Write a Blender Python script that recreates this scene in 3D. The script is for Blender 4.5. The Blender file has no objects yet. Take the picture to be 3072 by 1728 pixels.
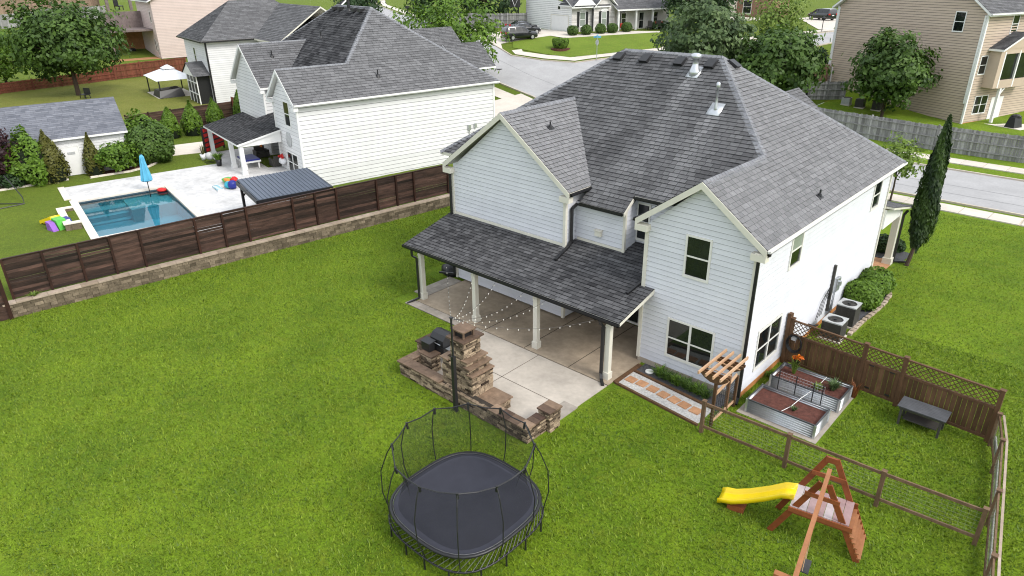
import bpy, math, random
import numpy as np
from mathutils import Matrix, Vector
R = random.Random(7)
NR = np.random.default_rng(11)
rad = math.radians
SC = bpy.context.scene
COL = SC.collection
PI = math.pi

# ------------------------------------------------------------------ camera
CAMPOS = Vector((8.1805, -20.3207, 13.8777))
_yaw, _pitch, _roll = -0.7494, 0.4325, -0.012
_f = Vector((math.sin(_yaw)*math.cos(_pitch), math.cos(_yaw)*math.cos(_pitch), -math.sin(_pitch)))
_r = Vector((math.cos(_yaw), -math.sin(_yaw), 0)); _u = _r.cross(_f)
_r2 = _r*math.cos(_roll)+_u*math.sin(_roll); _u2 = -_r*math.sin(_roll)+_u*math.cos(_roll)
cd = bpy.data.cameras.new('camera'); cam = bpy.data.objects.new('camera', cd); COL.objects.link(cam)
cam.matrix_world = Matrix(((_r2.x, _u2.x, -_f.x, CAMPOS.x), (_r2.y, _u2.y, -_f.y, CAMPOS.y), (_r2.z, _u2.z, -_f.z, CAMPOS.z), (0, 0, 0, 1)))
cd.sensor_width = 36; cd.lens = 2077.24/3072*36; cd.clip_start = 0.1; cd.clip_end = 2500
SC.camera = cam

# ------------------------------------------------------------------ light: bright thin overcast, soft sun from the right
SUN_EL, SUN_AZ = rad(44), rad(88)        # azimuth measured from +Y towards +X
W = bpy.data.worlds.new('World'); SC.world = W; W.use_nodes = True
nt = W.node_tree; nt.nodes.clear()
sky = nt.nodes.new('ShaderNodeTexSky'); sky.sky_type = 'NISHITA'; sky.sun_disc = False
sky.sun_elevation = SUN_EL; sky.sun_rotation = SUN_AZ; sky.dust_density = 5.0; sky.air_density = 1.0; sky.ozone_density = 1.0
hs = nt.nodes.new('ShaderNodeHueSaturation'); hs.inputs['Saturation'].default_value = 0.45; hs.inputs['Value'].default_value = 1.0
bg = nt.nodes.new('ShaderNodeBackground'); bg.inputs['Strength'].default_value = 0.15
wo = nt.nodes.new('ShaderNodeOutputWorld')
veil = nt.nodes.new('ShaderNodeMix'); veil.data_type = 'RGBA'; veil.inputs[0].default_value = 0.62; veil.inputs[7].default_value = (6.2, 6.6, 7.1, 1)   # thin even cloud layer
nt.links.new(sky.outputs[0], hs.inputs['Color']); nt.links.new(hs.outputs[0], veil.inputs[6]); nt.links.new(veil.outputs[2], bg.inputs[0]); nt.links.new(bg.outputs[0], wo.inputs[0])
sd = bpy.data.lights.new('sun', 'SUN'); sd.energy = 1.1; sd.angle = rad(14); sd.color = (1.0, 0.96, 0.9)
sun = bpy.data.objects.new('sun', sd); COL.objects.link(sun)
_sv = Vector((math.sin(SUN_AZ)*math.cos(SUN_EL), math.cos(SUN_AZ)*math.cos(SUN_EL), math.sin(SUN_EL)))
sun.rotation_euler = _sv.to_track_quat('Z', 'Y').to_euler(); sun.location = (30, 10, 60)
SC.view_settings.view_transform = 'Standard'; SC.view_settings.look = 'None'
SC.view_settings.exposure = 0.76; SC.view_settings.gamma = 1.0; SC.view_settings.use_curve_mapping = False
SC.cycles.use_denoising = True; SC.cycles.filter_width = 1.1
SC.cycles.max_bounces = 6; SC.cycles.diffuse_bounces = 3; SC.cycles.glossy_bounces = 3; SC.cycles.transmission_bounces = 4; SC.cycles.transparent_max_bounces = 12
SC.cycles.caustics_reflective = False; SC.cycles.caustics_refractive = False

# ------------------------------------------------------------------ helpers: materials
def mat(name, c1, c2=None, rough=0.7, ns=3.0, na=0.2, bump=0.0, bs=40.0, metal=0.0, spec=0.3, st=(1, 1, 1), ns2=0.0, na2=0.0, coat=0.0, trans=0.0, alpha=1.0):
    """procedural: face attribute 'tint' blends c1->c2, world-position noise varies brightness at two scales, optional bump"""
    m = bpy.data.materials.new(name); m.use_nodes = True
    t = m.node_tree; N = t.nodes; Lk = t.links
    b = N['Principled BSDF']
    at = N.new('ShaderNodeAttribute'); at.attribute_name = 'tint'
    mx = N.new('ShaderNodeMix'); mx.data_type = 'RGBA'
    mx.inputs[6].default_value = (*c1, 1); mx.inputs[7].default_value = (*(c2 or c1), 1)
    Lk.new(at.outputs['Fac'], mx.inputs[0])
    geo = N.new('ShaderNodeNewGeometry'); mp = N.new('ShaderNodeMapping'); mp.inputs['Scale'].default_value = st
    Lk.new(geo.outputs['Position'], mp.inputs['Vector'])
    col = mx.outputs[2]
    for s, a in ((ns, na), (ns2, na2)):
        if a <= 0: continue
        nz = N.new('ShaderNodeTexNoise'); nz.inputs['Scale'].default_value = s; nz.inputs['Detail'].default_value = 5; nz.inputs['Roughness'].default_value = 0.65
        Lk.new(mp.outputs[0], nz.inputs['Vector'])
        mr = N.new('ShaderNodeMapRange'); mr.inputs[1].default_value = 0.3; mr.inputs[2].default_value = 0.7; mr.inputs[3].default_value = 1-a; mr.inputs[4].default_value = 1+a
        Lk.new(nz.outputs['Fac'], mr.inputs[0])
        ml = N.new('ShaderNodeVectorMath'); ml.operation = 'SCALE'
        Lk.new(col, ml.inputs[0]); Lk.new(mr.outputs[0], ml.inputs['Scale']); col = ml.outputs[0]
    Lk.new(col, b.inputs['Base Color'])
    b.inputs['Roughness'].default_value = rough; b.inputs['Metallic'].default_value = metal
    b.inputs['Specular IOR Level'].default_value = spec; b.inputs['Coat Weight'].default_value = coat
    if trans: b.inputs['Transmission Weight'].default_value = trans
    if alpha < 1: b.inputs['Alpha'].default_value = alpha
    if bump > 0:
        nz = N.new('ShaderNodeTexNoise'); nz.inputs['Scale'].default_value = bs; nz.inputs['Detail'].default_value = 4
        Lk.new(mp.outputs[0], nz.inputs['Vector'])
        bp = N.new('ShaderNodeBump'); bp.inputs['Strength'].default_value = bump; bp.inputs['Distance'].default_value = 0.02
        Lk.new(nz.outputs['Fac'], bp.inputs['Height']); Lk.new(bp.outputs[0], b.inputs['Normal'])
    return m

def leafmat(name, c1, c2):
    m = bpy.data.materials.new(name); m.use_nodes = True
    t = m.node_tree; N = t.nodes; Lk = t.links
    b = N['Principled BSDF']; out = N['Material Output']
    at = N.new('ShaderNodeAttribute'); at.attribute_name = 'tint'
    mx = N.new('ShaderNodeMix'); mx.data_type = 'RGBA'; mx.inputs[6].default_value = (*c1, 1); mx.inputs[7].default_value = (*c2, 1)
    Lk.new(at.outputs['Fac'], mx.inputs[0]); Lk.new(mx.outputs[2], b.inputs['Base Color'])
    b.inputs['Roughness'].default_value = 0.55; b.inputs['Specular IOR Level'].default_value = 0.35
    tr = N.new('ShaderNodeBsdfTranslucent'); Lk.new(mx.outputs[2], tr.inputs['Color'])
    ms = N.new('ShaderNodeMixShader'); ms.inputs[0].default_value = 0.3
    Lk.new(b.outputs[0], ms.inputs[1]); Lk.new(tr.outputs[0], ms.inputs[2]); Lk.new(ms.outputs[0], out.inputs['Surface'])
    return m

# ------------------------------------------------------------------ helpers: objects
def link(o): COL.objects.link(o); return o
def tag(o, label=None, cat=None, group=None, kind=None):
    if label: o['label'] = label
    if cat: o['category'] = cat
    if group: o['group'] = group
    if kind: o['kind'] = kind
    return o
def thing(name, label, cat, loc=(0, 0, 0), group=None):
    o = link(bpy.data.objects.new(name, None)); o.location = loc; o.empty_display_size = 0.2
    return tag(o, label, cat, group)
def attach(o, parent):
    if parent is not None:
        o.parent = parent
        if parent.type == 'EMPTY': o.matrix_parent_inverse = Matrix.Translation(-Vector(parent.location))
    return o
def copy_thing(root, loc, rz=0.0, sc=1.0, label=None, group=None):
    """a copy of a thing with copies of its parts and their sub-parts"""
    c = link(root.copy()); c.location = loc; c.rotation_euler = (0, 0, rz); c.scale = (sc, sc, sc)
    if label: c['label'] = label
    if group: c['group'] = group
    for ch in root.children:
        d = link(ch.copy()); d.parent = c
        for g in ch.children:
            e = link(g.copy()); e.parent = d
    return c

class Fr:
    """upright frame: a along the wall, o outwards (a turned -90 degrees), z up"""
    def __init__(s, origin, deg):
        s.o = Vector((origin[0], origin[1], origin[2] if len(origin) > 2 else 0.0)); a = rad(deg)
        s.a = Vector((math.cos(a), math.sin(a), 0)); s.n = Vector((math.sin(a), -math.cos(a), 0)); s.deg = deg
    def __call__(s, a, o, z): return s.o + s.a*a + s.n*o + Vector((0, 0, z))
    def sub(s, a, o, z, ddeg): p = s(a, o, z); return Fr(p, s.deg+ddeg)
WORLD = Fr((0, 0, 0), 0)          # a = +x, o = -y

class MB:
    def __init__(s): s.v = []; s.f = []; s.t = []
    def add(s, vs, fs, t=0.5):
        k = len(s.v); s.v.extend([tuple(p) for p in vs])
        for f in fs: s.f.append([i+k for i in f]); s.t.append(t)
        return s
    def hexa(s, p, t=0.5):     # 8 points: bottom ring ccw, top ring ccw
        return s.add(p, ((3, 2, 1, 0), (4, 5, 6, 7), (0, 1, 5, 4), (1, 2, 6, 5), (2, 3, 7, 6), (3, 0, 4, 7)), t)
    def box(s, x0, y0, z0, x1, y1, z1, t=0.5):
        return s.hexa([(x0, y0, z0), (x1, y0, z0), (x1, y1, z0), (x0, y1, z0), (x0, y0, z1), (x1, y0, z1), (x1, y1, z1), (x0, y1, z1)], t)
    def fbox(s, F, a0, a1, o0, o1, z0, z1, t=0.5):   # box in a frame
        return s.hexa([F(a0, o1, z0), F(a1, o1, z0), F(a1, o0, z0), F(a0, o0, z0), F(a0, o1, z1), F(a1, o1, z1), F(a1, o0, z1), F(a0, o0, z1)], t)
    def beam(s, p, q, w, h, t=0.5, up=(0, 0, 1)):
        p = Vector(p); q = Vector(q); d = (q-p).normalized(); up = Vector(up)
        if abs(d.dot(up)) > 0.98: up = Vector((0, 1, 0))
        x = d.cross(up).normalized()*(w/2); y = x.cross(d).normalized()*(h/2)
        return s.hexa([p-x-y, p+x-y, q+x-y, q-x-y, p-x+y, p+x+y, q+x+y, q-x+y], t)
    def tube(s, pts, r, n=6, t=0.5, closed=False, caps=True):
        pts = [Vector(p) for p in pts]; k = len(pts); rings = []
        rr = r if isinstance(r, (list, tuple)) else [r]*k
        ref = None
        for i, p in enumerate(pts):
            a = pts[(i-1) % k] if (closed or i > 0) else p
            b = pts[(i+1) % k] if (closed or i < k-1) else p
            d = (b-a).normalized()
            if ref is None or abs(d.dot(ref)) > 0.95: ref = Vector((0, 0, 1)) if abs(d.z) < 0.9 else Vector((1, 0, 0))
            x = d.cross(ref).normalized(); y = x.cross(d).normalized()
            rings.append([p+(x*math.cos(2*PI*j/n)+y*math.sin(2*PI*j/n))*rr[i] for j in range(n)])
        vs = [q for g in rings for q in g]; fs = []
        for i in range(k if closed else k-1):
            i2 = (i+1) % k
            for j in range(n): fs.append((i*n+j, i*n+(j+1) % n, i2*n+(j+1) % n, i2*n+j))
        if not closed and caps: fs.append(tuple(range(n-1, -1, -1))); fs.append(tuple((k-1)*n+j for j in range(n)))
        return s.add(vs, fs, t)
    def lathe(s, c, prof, n=14, t=0.5):
        c = Vector(c); vs = []; fs = []
        for r, z in prof: vs += [c+Vector((r*math.cos(2*PI*j/n), r*math.sin(2*PI*j/n), z)) for j in range(n)]
        for i in range(len(prof)-1):
            for j in range(n): fs.append((i*n+j, i*n+(j+1) % n, (i+1)*n+(j+1) % n, (i+1)*n+j))
        fs.append(tuple(range(n-1, -1, -1))); fs.append(tuple((len(prof)-1)*n+j for j in range(n)))
        return s.add(vs, fs, t)
    def prism(s, poly, vec, t=0.5):      # closed prism from a 3D polygon moved by vec
        n = len(poly); vec = Vector(vec); b = [Vector(p) for p in poly]; top = [p+vec for p in b]
        fs = [tuple(range(n-1, -1, -1)), tuple(range(n, 2*n))]+[(i, (i+1) % n, n+(i+1) % n, n+i) for i in range(n)]
        return s.add(b+top, fs, t)
    def blob(s, c, rx, ry, rz, n=10, m=7, t=0.5, amp=0.12, seed=1):
        q = random.Random(seed); vs = []; fs = []; c = Vector(c)
        for i in range(m+1):
            th = PI*i/m
            for j in range(n):
                k = 1+amp*(q.random()*2-1) if 0 < i < m else 1
                vs.append(c+Vector((rx*math.sin(th)*math.cos(2*PI*j/n)*k, ry*math.sin(th)*math.sin(2*PI*j/n)*k, rz*math.cos(th)*k)))
        for i in range(m):
            for j in range(n): fs.append((i*n+j, (i+1)*n+j, (i+1)*n+(j+1) % n, i*n+(j+1) % n))
        return s.add(vs, fs, t)
    def mesh(s, name, material, smooth=False):
        me = bpy.data.meshes.new(name); me.from_pydata([tuple(p) for p in s.v], [], s.f)
        at = me.attributes.new('tint', 'FLOAT', 'FACE'); at.data.foreach_set('value', s.t)
        if smooth: me.polygons.foreach_set('use_smooth', [True]*len(me.polygons))
        me.materials.append(material); return me
    def build(s, name, material, parent=None, smooth=False):
        return attach(link(bpy.data.objects.new(name, s.mesh(name, material, smooth))), parent)

def piece(me, name, parent, M):
    o = link(bpy.data.objects.new(name, me)); attach(o, parent); o.matrix_basis = M; return o
_UB = {}
def unitbox(name, material, level, bev=0.0):
    """shared unit box (optionally chamfered on top), one mesh per tint level"""
    key = (name, level, material.name)
    if key not in _UB:
        m = MB()
        if bev: 
            e = 0.5-bev
            m.hexa([(-.5, -.5, -.5), (.5, -.5, -.5), (.5, .5, -.5), (-.5, .5, -.5), (-.5, -.5, .5-bev), (.5, -.5, .5-bev), (.5, .5, .5-bev), (-.5, .5, .5-bev)], level)
            m.hexa([(-.5, -.5, .5-bev), (.5, -.5, .5-bev), (.5, .5, .5-bev), (-.5, .5, .5-bev), (-e, -e, .5), (e, -e, .5), (e, e, .5), (-e, e, .5)], level)
        else: m.box(-.5, -.5, -.5, .5, .5, .5, level)
        _UB[key] = m.mesh(name, material)
    return _UB[key]
def brick(name, material, parent, c, size, deg=0.0, t=None, bev=0.0, tilt=(0, 0)):
    lv = round((R.random() if t is None else t)*9)/9
    M = Matrix.Translation(Vector(c)) @ Matrix.Rotation(rad(deg), 4, 'Z') @ Matrix.Rotation(tilt[0], 4, 'X') @ Matrix.Rotation(tilt[1], 4, 'Y') @ Matrix.Diagonal((*size, 1))
    return piece(unitbox(name, material, lv, bev), name, parent, M)

def arraymesh(name, verts, faces_n, tint, material, parent=None, smooth=False):
    """verts (F*k,3) laid out face by face, k = faces_n corners per face"""
    k = faces_n; nf = len(verts)//k
    me = bpy.data.meshes.new(name); me.vertices.add(nf*k); me.vertices.foreach_set('co', np.asarray(verts, np.float32).ravel())
    me.loops.add(nf*k); me.loops.foreach_set('vertex_index', np.arange(nf*k, dtype=np.int32))
    me.polygons.add(nf); me.polygons.foreach_set('loop_start', np.arange(0, nf*k, k, dtype=np.int32)); me.polygons.foreach_set('loop_total', np.full(nf, k, np.int32))
    at = me.attributes.new('tint', 'FLOAT', 'FACE'); at.data.foreach_set('value', np.asarray(tint, np.float32))
    me.update(); me.validate(); me.materials.append(material)
    return attach(link(bpy.data.objects.new(name, me)), parent)

def clip(poly, a, b, c):      # keep a*x+b*y+c >= 0 in 2D
    out = []; n = len(poly)
    for i in range(n):
        p, q = poly[i], poly[(i+1) % n]; dp = a*p[0]+b*p[1]+c; dq = a*q[0]+b*q[1]+c
        if dp >= 0: out.append(p)
        if (dp > 0 > dq) or (dp < 0 < dq):
            k = dp/(dp-dq); out.append((p[0]+(q[0]-p[0])*k, p[1]+(q[1]-p[1])*k))
    return out
def clip_convex(poly, cv):     # cv counter-clockwise
    for i in range(len(cv)):
        p, q = cv[i], cv[(i+1) % len(cv)]
        poly = clip(poly, -(q[1]-p[1]), q[0]-p[0], (q[1]-p[1])*p[0]-(q[0]-p[0])*p[1])
        if len(poly) < 3: return []
    return poly
def area2(p): return 0.5*sum(p[i][0]*p[(i+1) % len(p)][1]-p[(i+1) % len(p)][0]*p[i][1] for i in range(len(p)))
def sm(t): t = min(1.0, max(0.0, t)); return t*t*(3-2*t)

# ------------------------------------------------------------------ terrain height
WALL_A = Vector((-26.78, -15.28)); WALL_D = Vector((0.1233, 0.9924)); WALL_N = Vector((-0.9924, 0.1233))  # retaining wall line, uphill normal
def hill(x, y):
    s = -.62*x+.78*y; b = math.degrees(math.atan2(y+20, 8-x))
    u = (x+34.4)*.98357-(y-4.46)*.18052; k = sm((b-24)/10)
    return 5.5*sm((s-46)/40)*k+7*sm((-u-92)/60)*(1-k)
def gz(x, y):
    t = (Vector((x, y))-WALL_A).dot(WALL_N); h = hill(x, y)
    if t > 0.2:
        return max(h, 0.65)
    return h

# ------------------------------------------------------------------ materials
M_ = {}
M_['siding'] = mat('painted_lap_siding', (.63, .64, .685), (.67, .68, .725), .55, 1.2, .05, .05, 60, ns2=14, na2=.03)
M_['siding_white'] = mat('white_lap_siding', (.66, .66, .66), (.72, .72, .72), .55, 1.0, .05, .05, 60)
M_['siding_tan'] = mat('tan_lap_siding', (.47, .375, .29), (.52, .42, .33), .6, .8, .06)
M_['siding_pink'] = mat('pale_pink_siding', (.56, .45, .41), (.60, .49, .45), .6, .8, .05)
M_['joint_shade'] = mat('dark_joint_shade', (.10, .105, .115), None, .9)  # dark backing behind the board gaps; puts the lap shadow into the colour
M_['trim'] = mat('cream_trim', (.66, .63, .54), (.70, .68, .60), .5, 2, .05)
M_['trim_white'] = mat('white_trim', (.78, .78, .76), None, .5, 2, .04)
M_['black'] = mat('black_metal', (.012, .012, .013), (.02, .02, .022), .4, 6, .2, spec=.45)
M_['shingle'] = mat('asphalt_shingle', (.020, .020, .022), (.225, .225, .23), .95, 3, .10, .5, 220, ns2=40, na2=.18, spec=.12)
M_['cap'] = mat('ridge_shingle', (.15, .155, .17), (.26, .265, .28), .95, 6, .12, .4, 200, spec=.12)
M_['deckdark'] = mat('roof_deck', (.04, .04, .042), (.06, .06, .06), .95)
M_['shed_shingle'] = mat('pale_blue_grey_shingle', (.10, .107, .128), (.20, .208, .235), .95, 3, .15, .3, 200, spec=.12)
M_['glass'] = mat('dark_window_glass', (.006, .008, .009), (.014, .018, .016), .04, .8, .5, spec=.6)
M_['glass_blind'] = mat('window_with_blind', (.20, .23, .20), (.33, .37, .33), .12, .8, .1, spec=.6)
M_['vinyl'] = mat('window_vinyl', (.72, .71, .66), None, .4, 3, .03)
M_['conc'] = mat('patio_concrete', (.32, .262, .195), (.43, .385, .33), .8, .55, .22, .12, 60, ns2=5, na2=.07)
M_['porchfloor'] = mat('tan_stained_concrete', (.32, .25, .175), (.39, .32, .245), .7, .5, .28, .1, 60, ns2=4, na2=.08)
M_['conc_pale'] = mat('pale_concrete', (.52, .47, .41), (.60, .55, .48), .85, .6, .1, .1, 40, ns2=6, na2=.06)
M_['joint'] = mat('concrete_joint', (.06, .045, .03), None, .9)
M_['asphalt'] = mat('worn_asphalt', (.32, .315, .315), (.38, .375, .375), .9, .35, .12, .1, 80, ns2=6, na2=.07)
M_['kerb'] = mat('kerb_concrete', (.45, .39, .31), (.52, .46, .38), .85, 2, .15)
M_['stamp'] = mat('stamped_concrete', (.50, .49, .48), (.60, .59, .58), .7, .9, .18, .25, 5, ns2=3.5, na2=.14)
M_['cope'] = mat('pool_coping', (.66, .59, .50), (.72, .66, .58), .75, 2, .08)
M_['stone'] = mat('ledge_stone', (.05, .035, .025), (.46, .355, .245), .9, 5, .35, .6, 45, ns2=18, na2=.2, spec=.15)
M_['flag'] = mat('brown_flagstone', (.065, .039, .028), (.24, .165, .11), .75, 4, .3, .3, 30, ns2=1.5, na2=.2)
M_['mortar'] = mat('stone_core', (.04, .032, .025), None, .95, 6, .3)
M_['block'] = mat('split_face_block', (.10, .08, .055), (.225, .18, .128), .95, 3, .3, .7, 30, ns2=14, na2=.25, spec=.1)
M_['capstone'] = mat('wall_capstone', (.30, .235, .175), (.42, .34, .27), .9, 3, .2, .3, 30)
M_['darkwood'] = mat('dark_stained_board', (.016, .009, .007), (.085, .047, .036), .5, 1.2, .45, .35, 20, st=(9, .7, 9), ns2=.5, na2=.4, spec=.35)
M_['darkpost'] = mat('dark_stained_post', (.024, .0095, .006), (.04, .016, .01), .6, 6, .3)
M_['redfence'] = mat('red_stained_board', (.13, .038, .022), (.20, .062, .038), .75, 2, .25, st=(1, 1, .3))
M_['greyfence'] = mat('weathered_grey_board', (.17, .165, .165), (.36, .355, .35), .9, 1.5, .3, .3, 30, st=(3, 3, .6))
M_['cedar'] = mat('brown_fence_wood', (.08, .042, .02), (.145, .078, .04), .7, 2, .3, .25, 30, st=(3, 3, 1))
M_['cedar_pale'] = mat('pale_cedar', (.47, .29, .17), (.58, .38, .24), .7, 3, .2)
M_['playwood'] = mat('orange_stained_timber', (.185, .05, .016), (.25, .078, .028), .55, 3, .25, .15, 30)
M_['playwood2'] = mat('light_orange_timber', (.29, .115, .045), (.34, .15, .065), .55, 3, .2)
M_['deckboard'] = mat('mauve_deck_board', (.30, .185, .18), (.44, .385, .39), .6, 3, .15)
M_['yellow'] = mat('yellow_plastic', (.85, .62, .01), None, .3, 2, .04, spec=.5)
M_['galv'] = mat('galvanised_steel', (.50, .52, .54), (.62, .64, .66), .3, 3, .1, metal=.75)
M_['rim_dark'] = mat('dark_steel_rim', (.09, .095, .1), None, .4, metal=.5)
M_['soil'] = mat('red_brown_mulch', (.075, .028, .02), (.13, .05, .038), .95, 9, .4, .9, 50)
M_['gravel'] = mat('white_gravel', (.42, .41, .39), (.56, .55, .53), .9, 16, .3, .9, 45)
M_['darkgravel'] = mat('slate_gravel', (.05, .05, .055), (.10, .10, .11), .9, 20, .4, .8, 45)
M_['paver'] = mat('clay_stepping_stone', (.42, .22, .115), (.52, .29, .16), .8, 5, .2, .2, 40)
M_['greypaver'] = mat('grey_paver', (.27, .24, .205), (.36, .32, .275), .85, 4, .15, .2, 40)
M_['net'] = mat('black_net', (.01, .01, .012), None, .8, alpha=.34)
M_['tmat'] = mat('trampoline_fabric', (.030, .031, .042), (.036, .037, .05), .62, 2, .12, spec=.3)
M_['ac'] = mat('charcoal_ac_panel', (.045, .042, .038), (.07, .066, .06), .5, 4, .15)
M_['ac_top'] = mat('grey_ac_top', (.42, .43, .43), None, .45)
M_['orange_base'] = mat('clay_stained_foundation', (.42, .17, .05), (.48, .22, .08), .85, 2, .2)
M_['bark'] = mat('tree_bark', (.055, .038, .026), (.10, .075, .055), .95, 6, .3, .7, 20, st=(3, 3, .6))
M_['clay'] = mat('bare_red_clay', (.36, .17, .075), (.42, .22, .11), .95, 2, .2)
M_['carpaint'] = mat('black_car_paint', (.008, .009, .012), None, .25, 2, .05, spec=.6, coat=.8)
M_['tyre'] = mat('tyre_rubber', (.012, .012, .012), None, .8)
M_['rim'] = mat('alloy_rim', (.55, .56, .57), None, .3, metal=.7)
M_['redlens'] = mat('red_tail_lens', (.45, .01, .012), None, .2, spec=.6)
M_['plate'] = mat('white_plate', (.7, .7, .68), None, .5)
M_['brickwhite'] = mat('white_painted_brick', (.50, .47, .44), (.70, .68, .65), .8, 2, .12, .3, 30)
M_['brickbrown'] = mat('brown_brick', (.20, .115, .075), (.28, .17, .115), .9, 4, .2)
M_['blue'] = mat('blue_fabric', (.07, .34, .52), (.14, .44, .62), .7, 2, .1)
M_['white'] = mat('white_fabric', (.74, .75, .77), None, .7, 2, .05)
M_['metalroof'] = mat('slate_blue_metal_roof', (.085, .105, .14), (.12, .14, .18), .38, 2, .1, metal=.5, spec=.5)
M_['redboard'] = mat('bright_red_board', (.55, .02, .018), None, .5, 2, .1)
M_['grass'] = None
# ================================================================== ground, streets
def grass_material(name, ca, cb, cc, bump=.6):
    m = bpy.data.materials.new(name); m.use_nodes = True; t = m.node_tree; N = t.nodes; Lk = t.links; b = N['Principled BSDF']
    geo = N.new('ShaderNodeNewGeometry')
    def nz(scale, det=5, ro=.6, st=None):
        n = N.new('ShaderNodeTexNoise'); n.inputs['Scale'].default_value = scale; n.inputs['Detail'].default_value = det; n.inputs['Roughness'].default_value = ro
        if st:
            mp = N.new('ShaderNodeMapping'); mp.inputs['Scale'].default_value = st; Lk.new(geo.outputs['Position'], mp.inputs['Vector']); Lk.new(mp.outputs[0], n.inputs['Vector'])
        else: Lk.new(geo.outputs['Position'], n.inputs['Vector'])
        return n
    def rng(n, lo, hi, a=.3, c=.7):
        r = N.new('ShaderNodeMapRange'); r.inputs[1].default_value = a; r.inputs[2].default_value = c; r.inputs[3].default_value = lo; r.inputs[4].default_value = hi
        Lk.new(n.outputs['Fac'], r.inputs[0]); return r
    m1 = N.new('ShaderNodeMix'); m1.data_type = 'RGBA'; m1.inputs[6].default_value = (*ca, 1); m1.inputs[7].default_value = (*cb, 1)
    Lk.new(rng(nz(.33, 6, .62), 0, 1, .36, .64).outputs[0], m1.inputs[0])
    m2 = N.new('ShaderNodeMix'); m2.data_type = 'RGBA'; m2.inputs[7].default_value = (*cc, 1)
    Lk.new(m1.outputs[2], m2.inputs[6]); Lk.new(rng(nz(1.6, 6, .7), 0, .55, .48, .75).outputs[0], m2.inputs[0])
    col = m2.outputs[2]
    for s, a, st in ((7, .26, None), (15, .34, None), (42, .30, (1, .6, 1))):
        r = rng(nz(s, 4, .65, st), 1-a, 1+a); ml = N.new('ShaderNodeVectorMath'); ml.operation = 'SCALE'
        Lk.new(col, ml.inputs[0]); Lk.new(r.outputs[0], ml.inputs['Scale']); col = ml.outputs[0]
    Lk.new(col, b.inputs['Base Color']); b.inputs['Roughness'].default_value = .9; b.inputs['Specular IOR Level'].default_value = .1; b.inputs['Sheen Weight'].default_value = .12; b.inputs['Sheen Tint'].default_value = (.75, .9, .25, 1); b.inputs['Sheen Roughness'].default_value = .6
    bp = N.new('ShaderNodeBump'); bp.inputs['Strength'].default_value = bump; bp.inputs['Distance'].default_value = .12
    Lk.new(nz(16, 6, .75).outputs['Fac'], bp.inputs['Height']); Lk.new(bp.outputs[0], b.inputs['Normal'])
    return m
M_['grass'] = grass_material('lawn_grass', (.070, .132, .004), (.128, .205, .007), (.165, .178, .014))
M_['turf'] = grass_material('neighbour_turf', (.058, .095, .006), (.082, .12, .008), (.10, .12, .012))
M_['drygrass'] = grass_material('yellowish_lawn', (.105, .116, .02), (.142, .142, .03), (.157, .128, .045))
M_['yard2'] = grass_material('far_lawn', (.083, .135, .012), (.112, .168, .0165), (.142, .15, .03), .3)

def grid_sheet(name, ts, ss, material):
    vs = []; fs = []; n = len(ts)
    for s in ss:
        for t in ts:
            p = WALL_A+WALL_D*s+WALL_N*t; h = hill(p.x, p.y)
            if t > .2: h = max(h, .65*(1-sm((s-32)/12)))
            vs.append((p.x, p.y, h))
    for i in range(len(ss)-1):
        for j in range(n-1): fs.append((i*n+j, (i+1)*n+j, (i+1)*n+j+1, i*n+j+1))
    m = MB(); m.add(vs, fs); o = m.build(name, material, smooth=True); return tag(o, kind='structure')
def gz(x, y):
    q = Vector((x, y))-WALL_A; t = q.dot(WALL_N); s = q.dot(WALL_D); h = hill(x, y)
    if t <= .2: return h
    e = Vector((x+34.4, y-4.46)); a = e.x*.98357-e.y*.18052; o = -(e.x*.18052+e.y*.98357)       # drainage swale along the white house
    return max(h, .65*(1-sm((s-32)/12)))-.8*sm((7.0-a)/5.0)*sm((a+2.0)/1.5)*sm((1.4-o)/1.4)*sm((o+22)/4)
_ss = [-700, -300, -120, -60, -30]+[-20+1.5*i for i in range(108)]+[150, 170, 200, 260, 400, 800]
_lawn = grid_sheet('lawn', [-700, -300, -150, -90]+[-60+1.5*i for i in range(40)]+[-.4, .19], _ss, M_['grass'])
# the pool opening is left out of the neighbour's sheet by building it from strips round the pool
NF = Fr((-34.4, 4.46, .65), -10.4)          # neighbour frame: a = u, o = -v
POOL = (-4.35, 3.95, 8.25, 13.45)           # a0,a1,o0,o1
def drape(name, poly, material, off=.03, cell=2.0, parent=None, kind='structure', label=None):
    if area2(poly) < 0: poly = poly[::-1]
    xs = [p[0] for p in poly]; ys = [p[1] for p in poly]; m = MB()
    x = math.floor(min(xs)/cell)*cell
    while x < max(xs):
        y = math.floor(min(ys)/cell)*cell
        while y < max(ys):
            c = clip_convex(poly, [(x, y), (x+cell, y), (x+cell, y+cell), (x, y+cell)])
            if len(c) > 2 and abs(area2(c)) > 1e-4: m.add([(a, b, gz(a, b)+off) for a, b in c], [tuple(range(len(c)))])
            y += cell
        x += cell
    o = m.build(name, material, parent)
    if kind: tag(o, kind=kind)
    return o
def strip(line, w0, w1):
    """polygon between two offsets (left positive) of a polyline"""
    P = [Vector(p) for p in line]; L = []; Rr = []
    for i, p in enumerate(P):
        d = (P[min(i+1, len(P)-1)]-P[max(i-1, 0)]).normalized(); n = Vector((-d.y, d.x)); L.append(p+n*w0); Rr.append(p+n*w1)
    return [tuple(p) for p in L]+[tuple(p) for p in reversed(Rr)]
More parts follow.
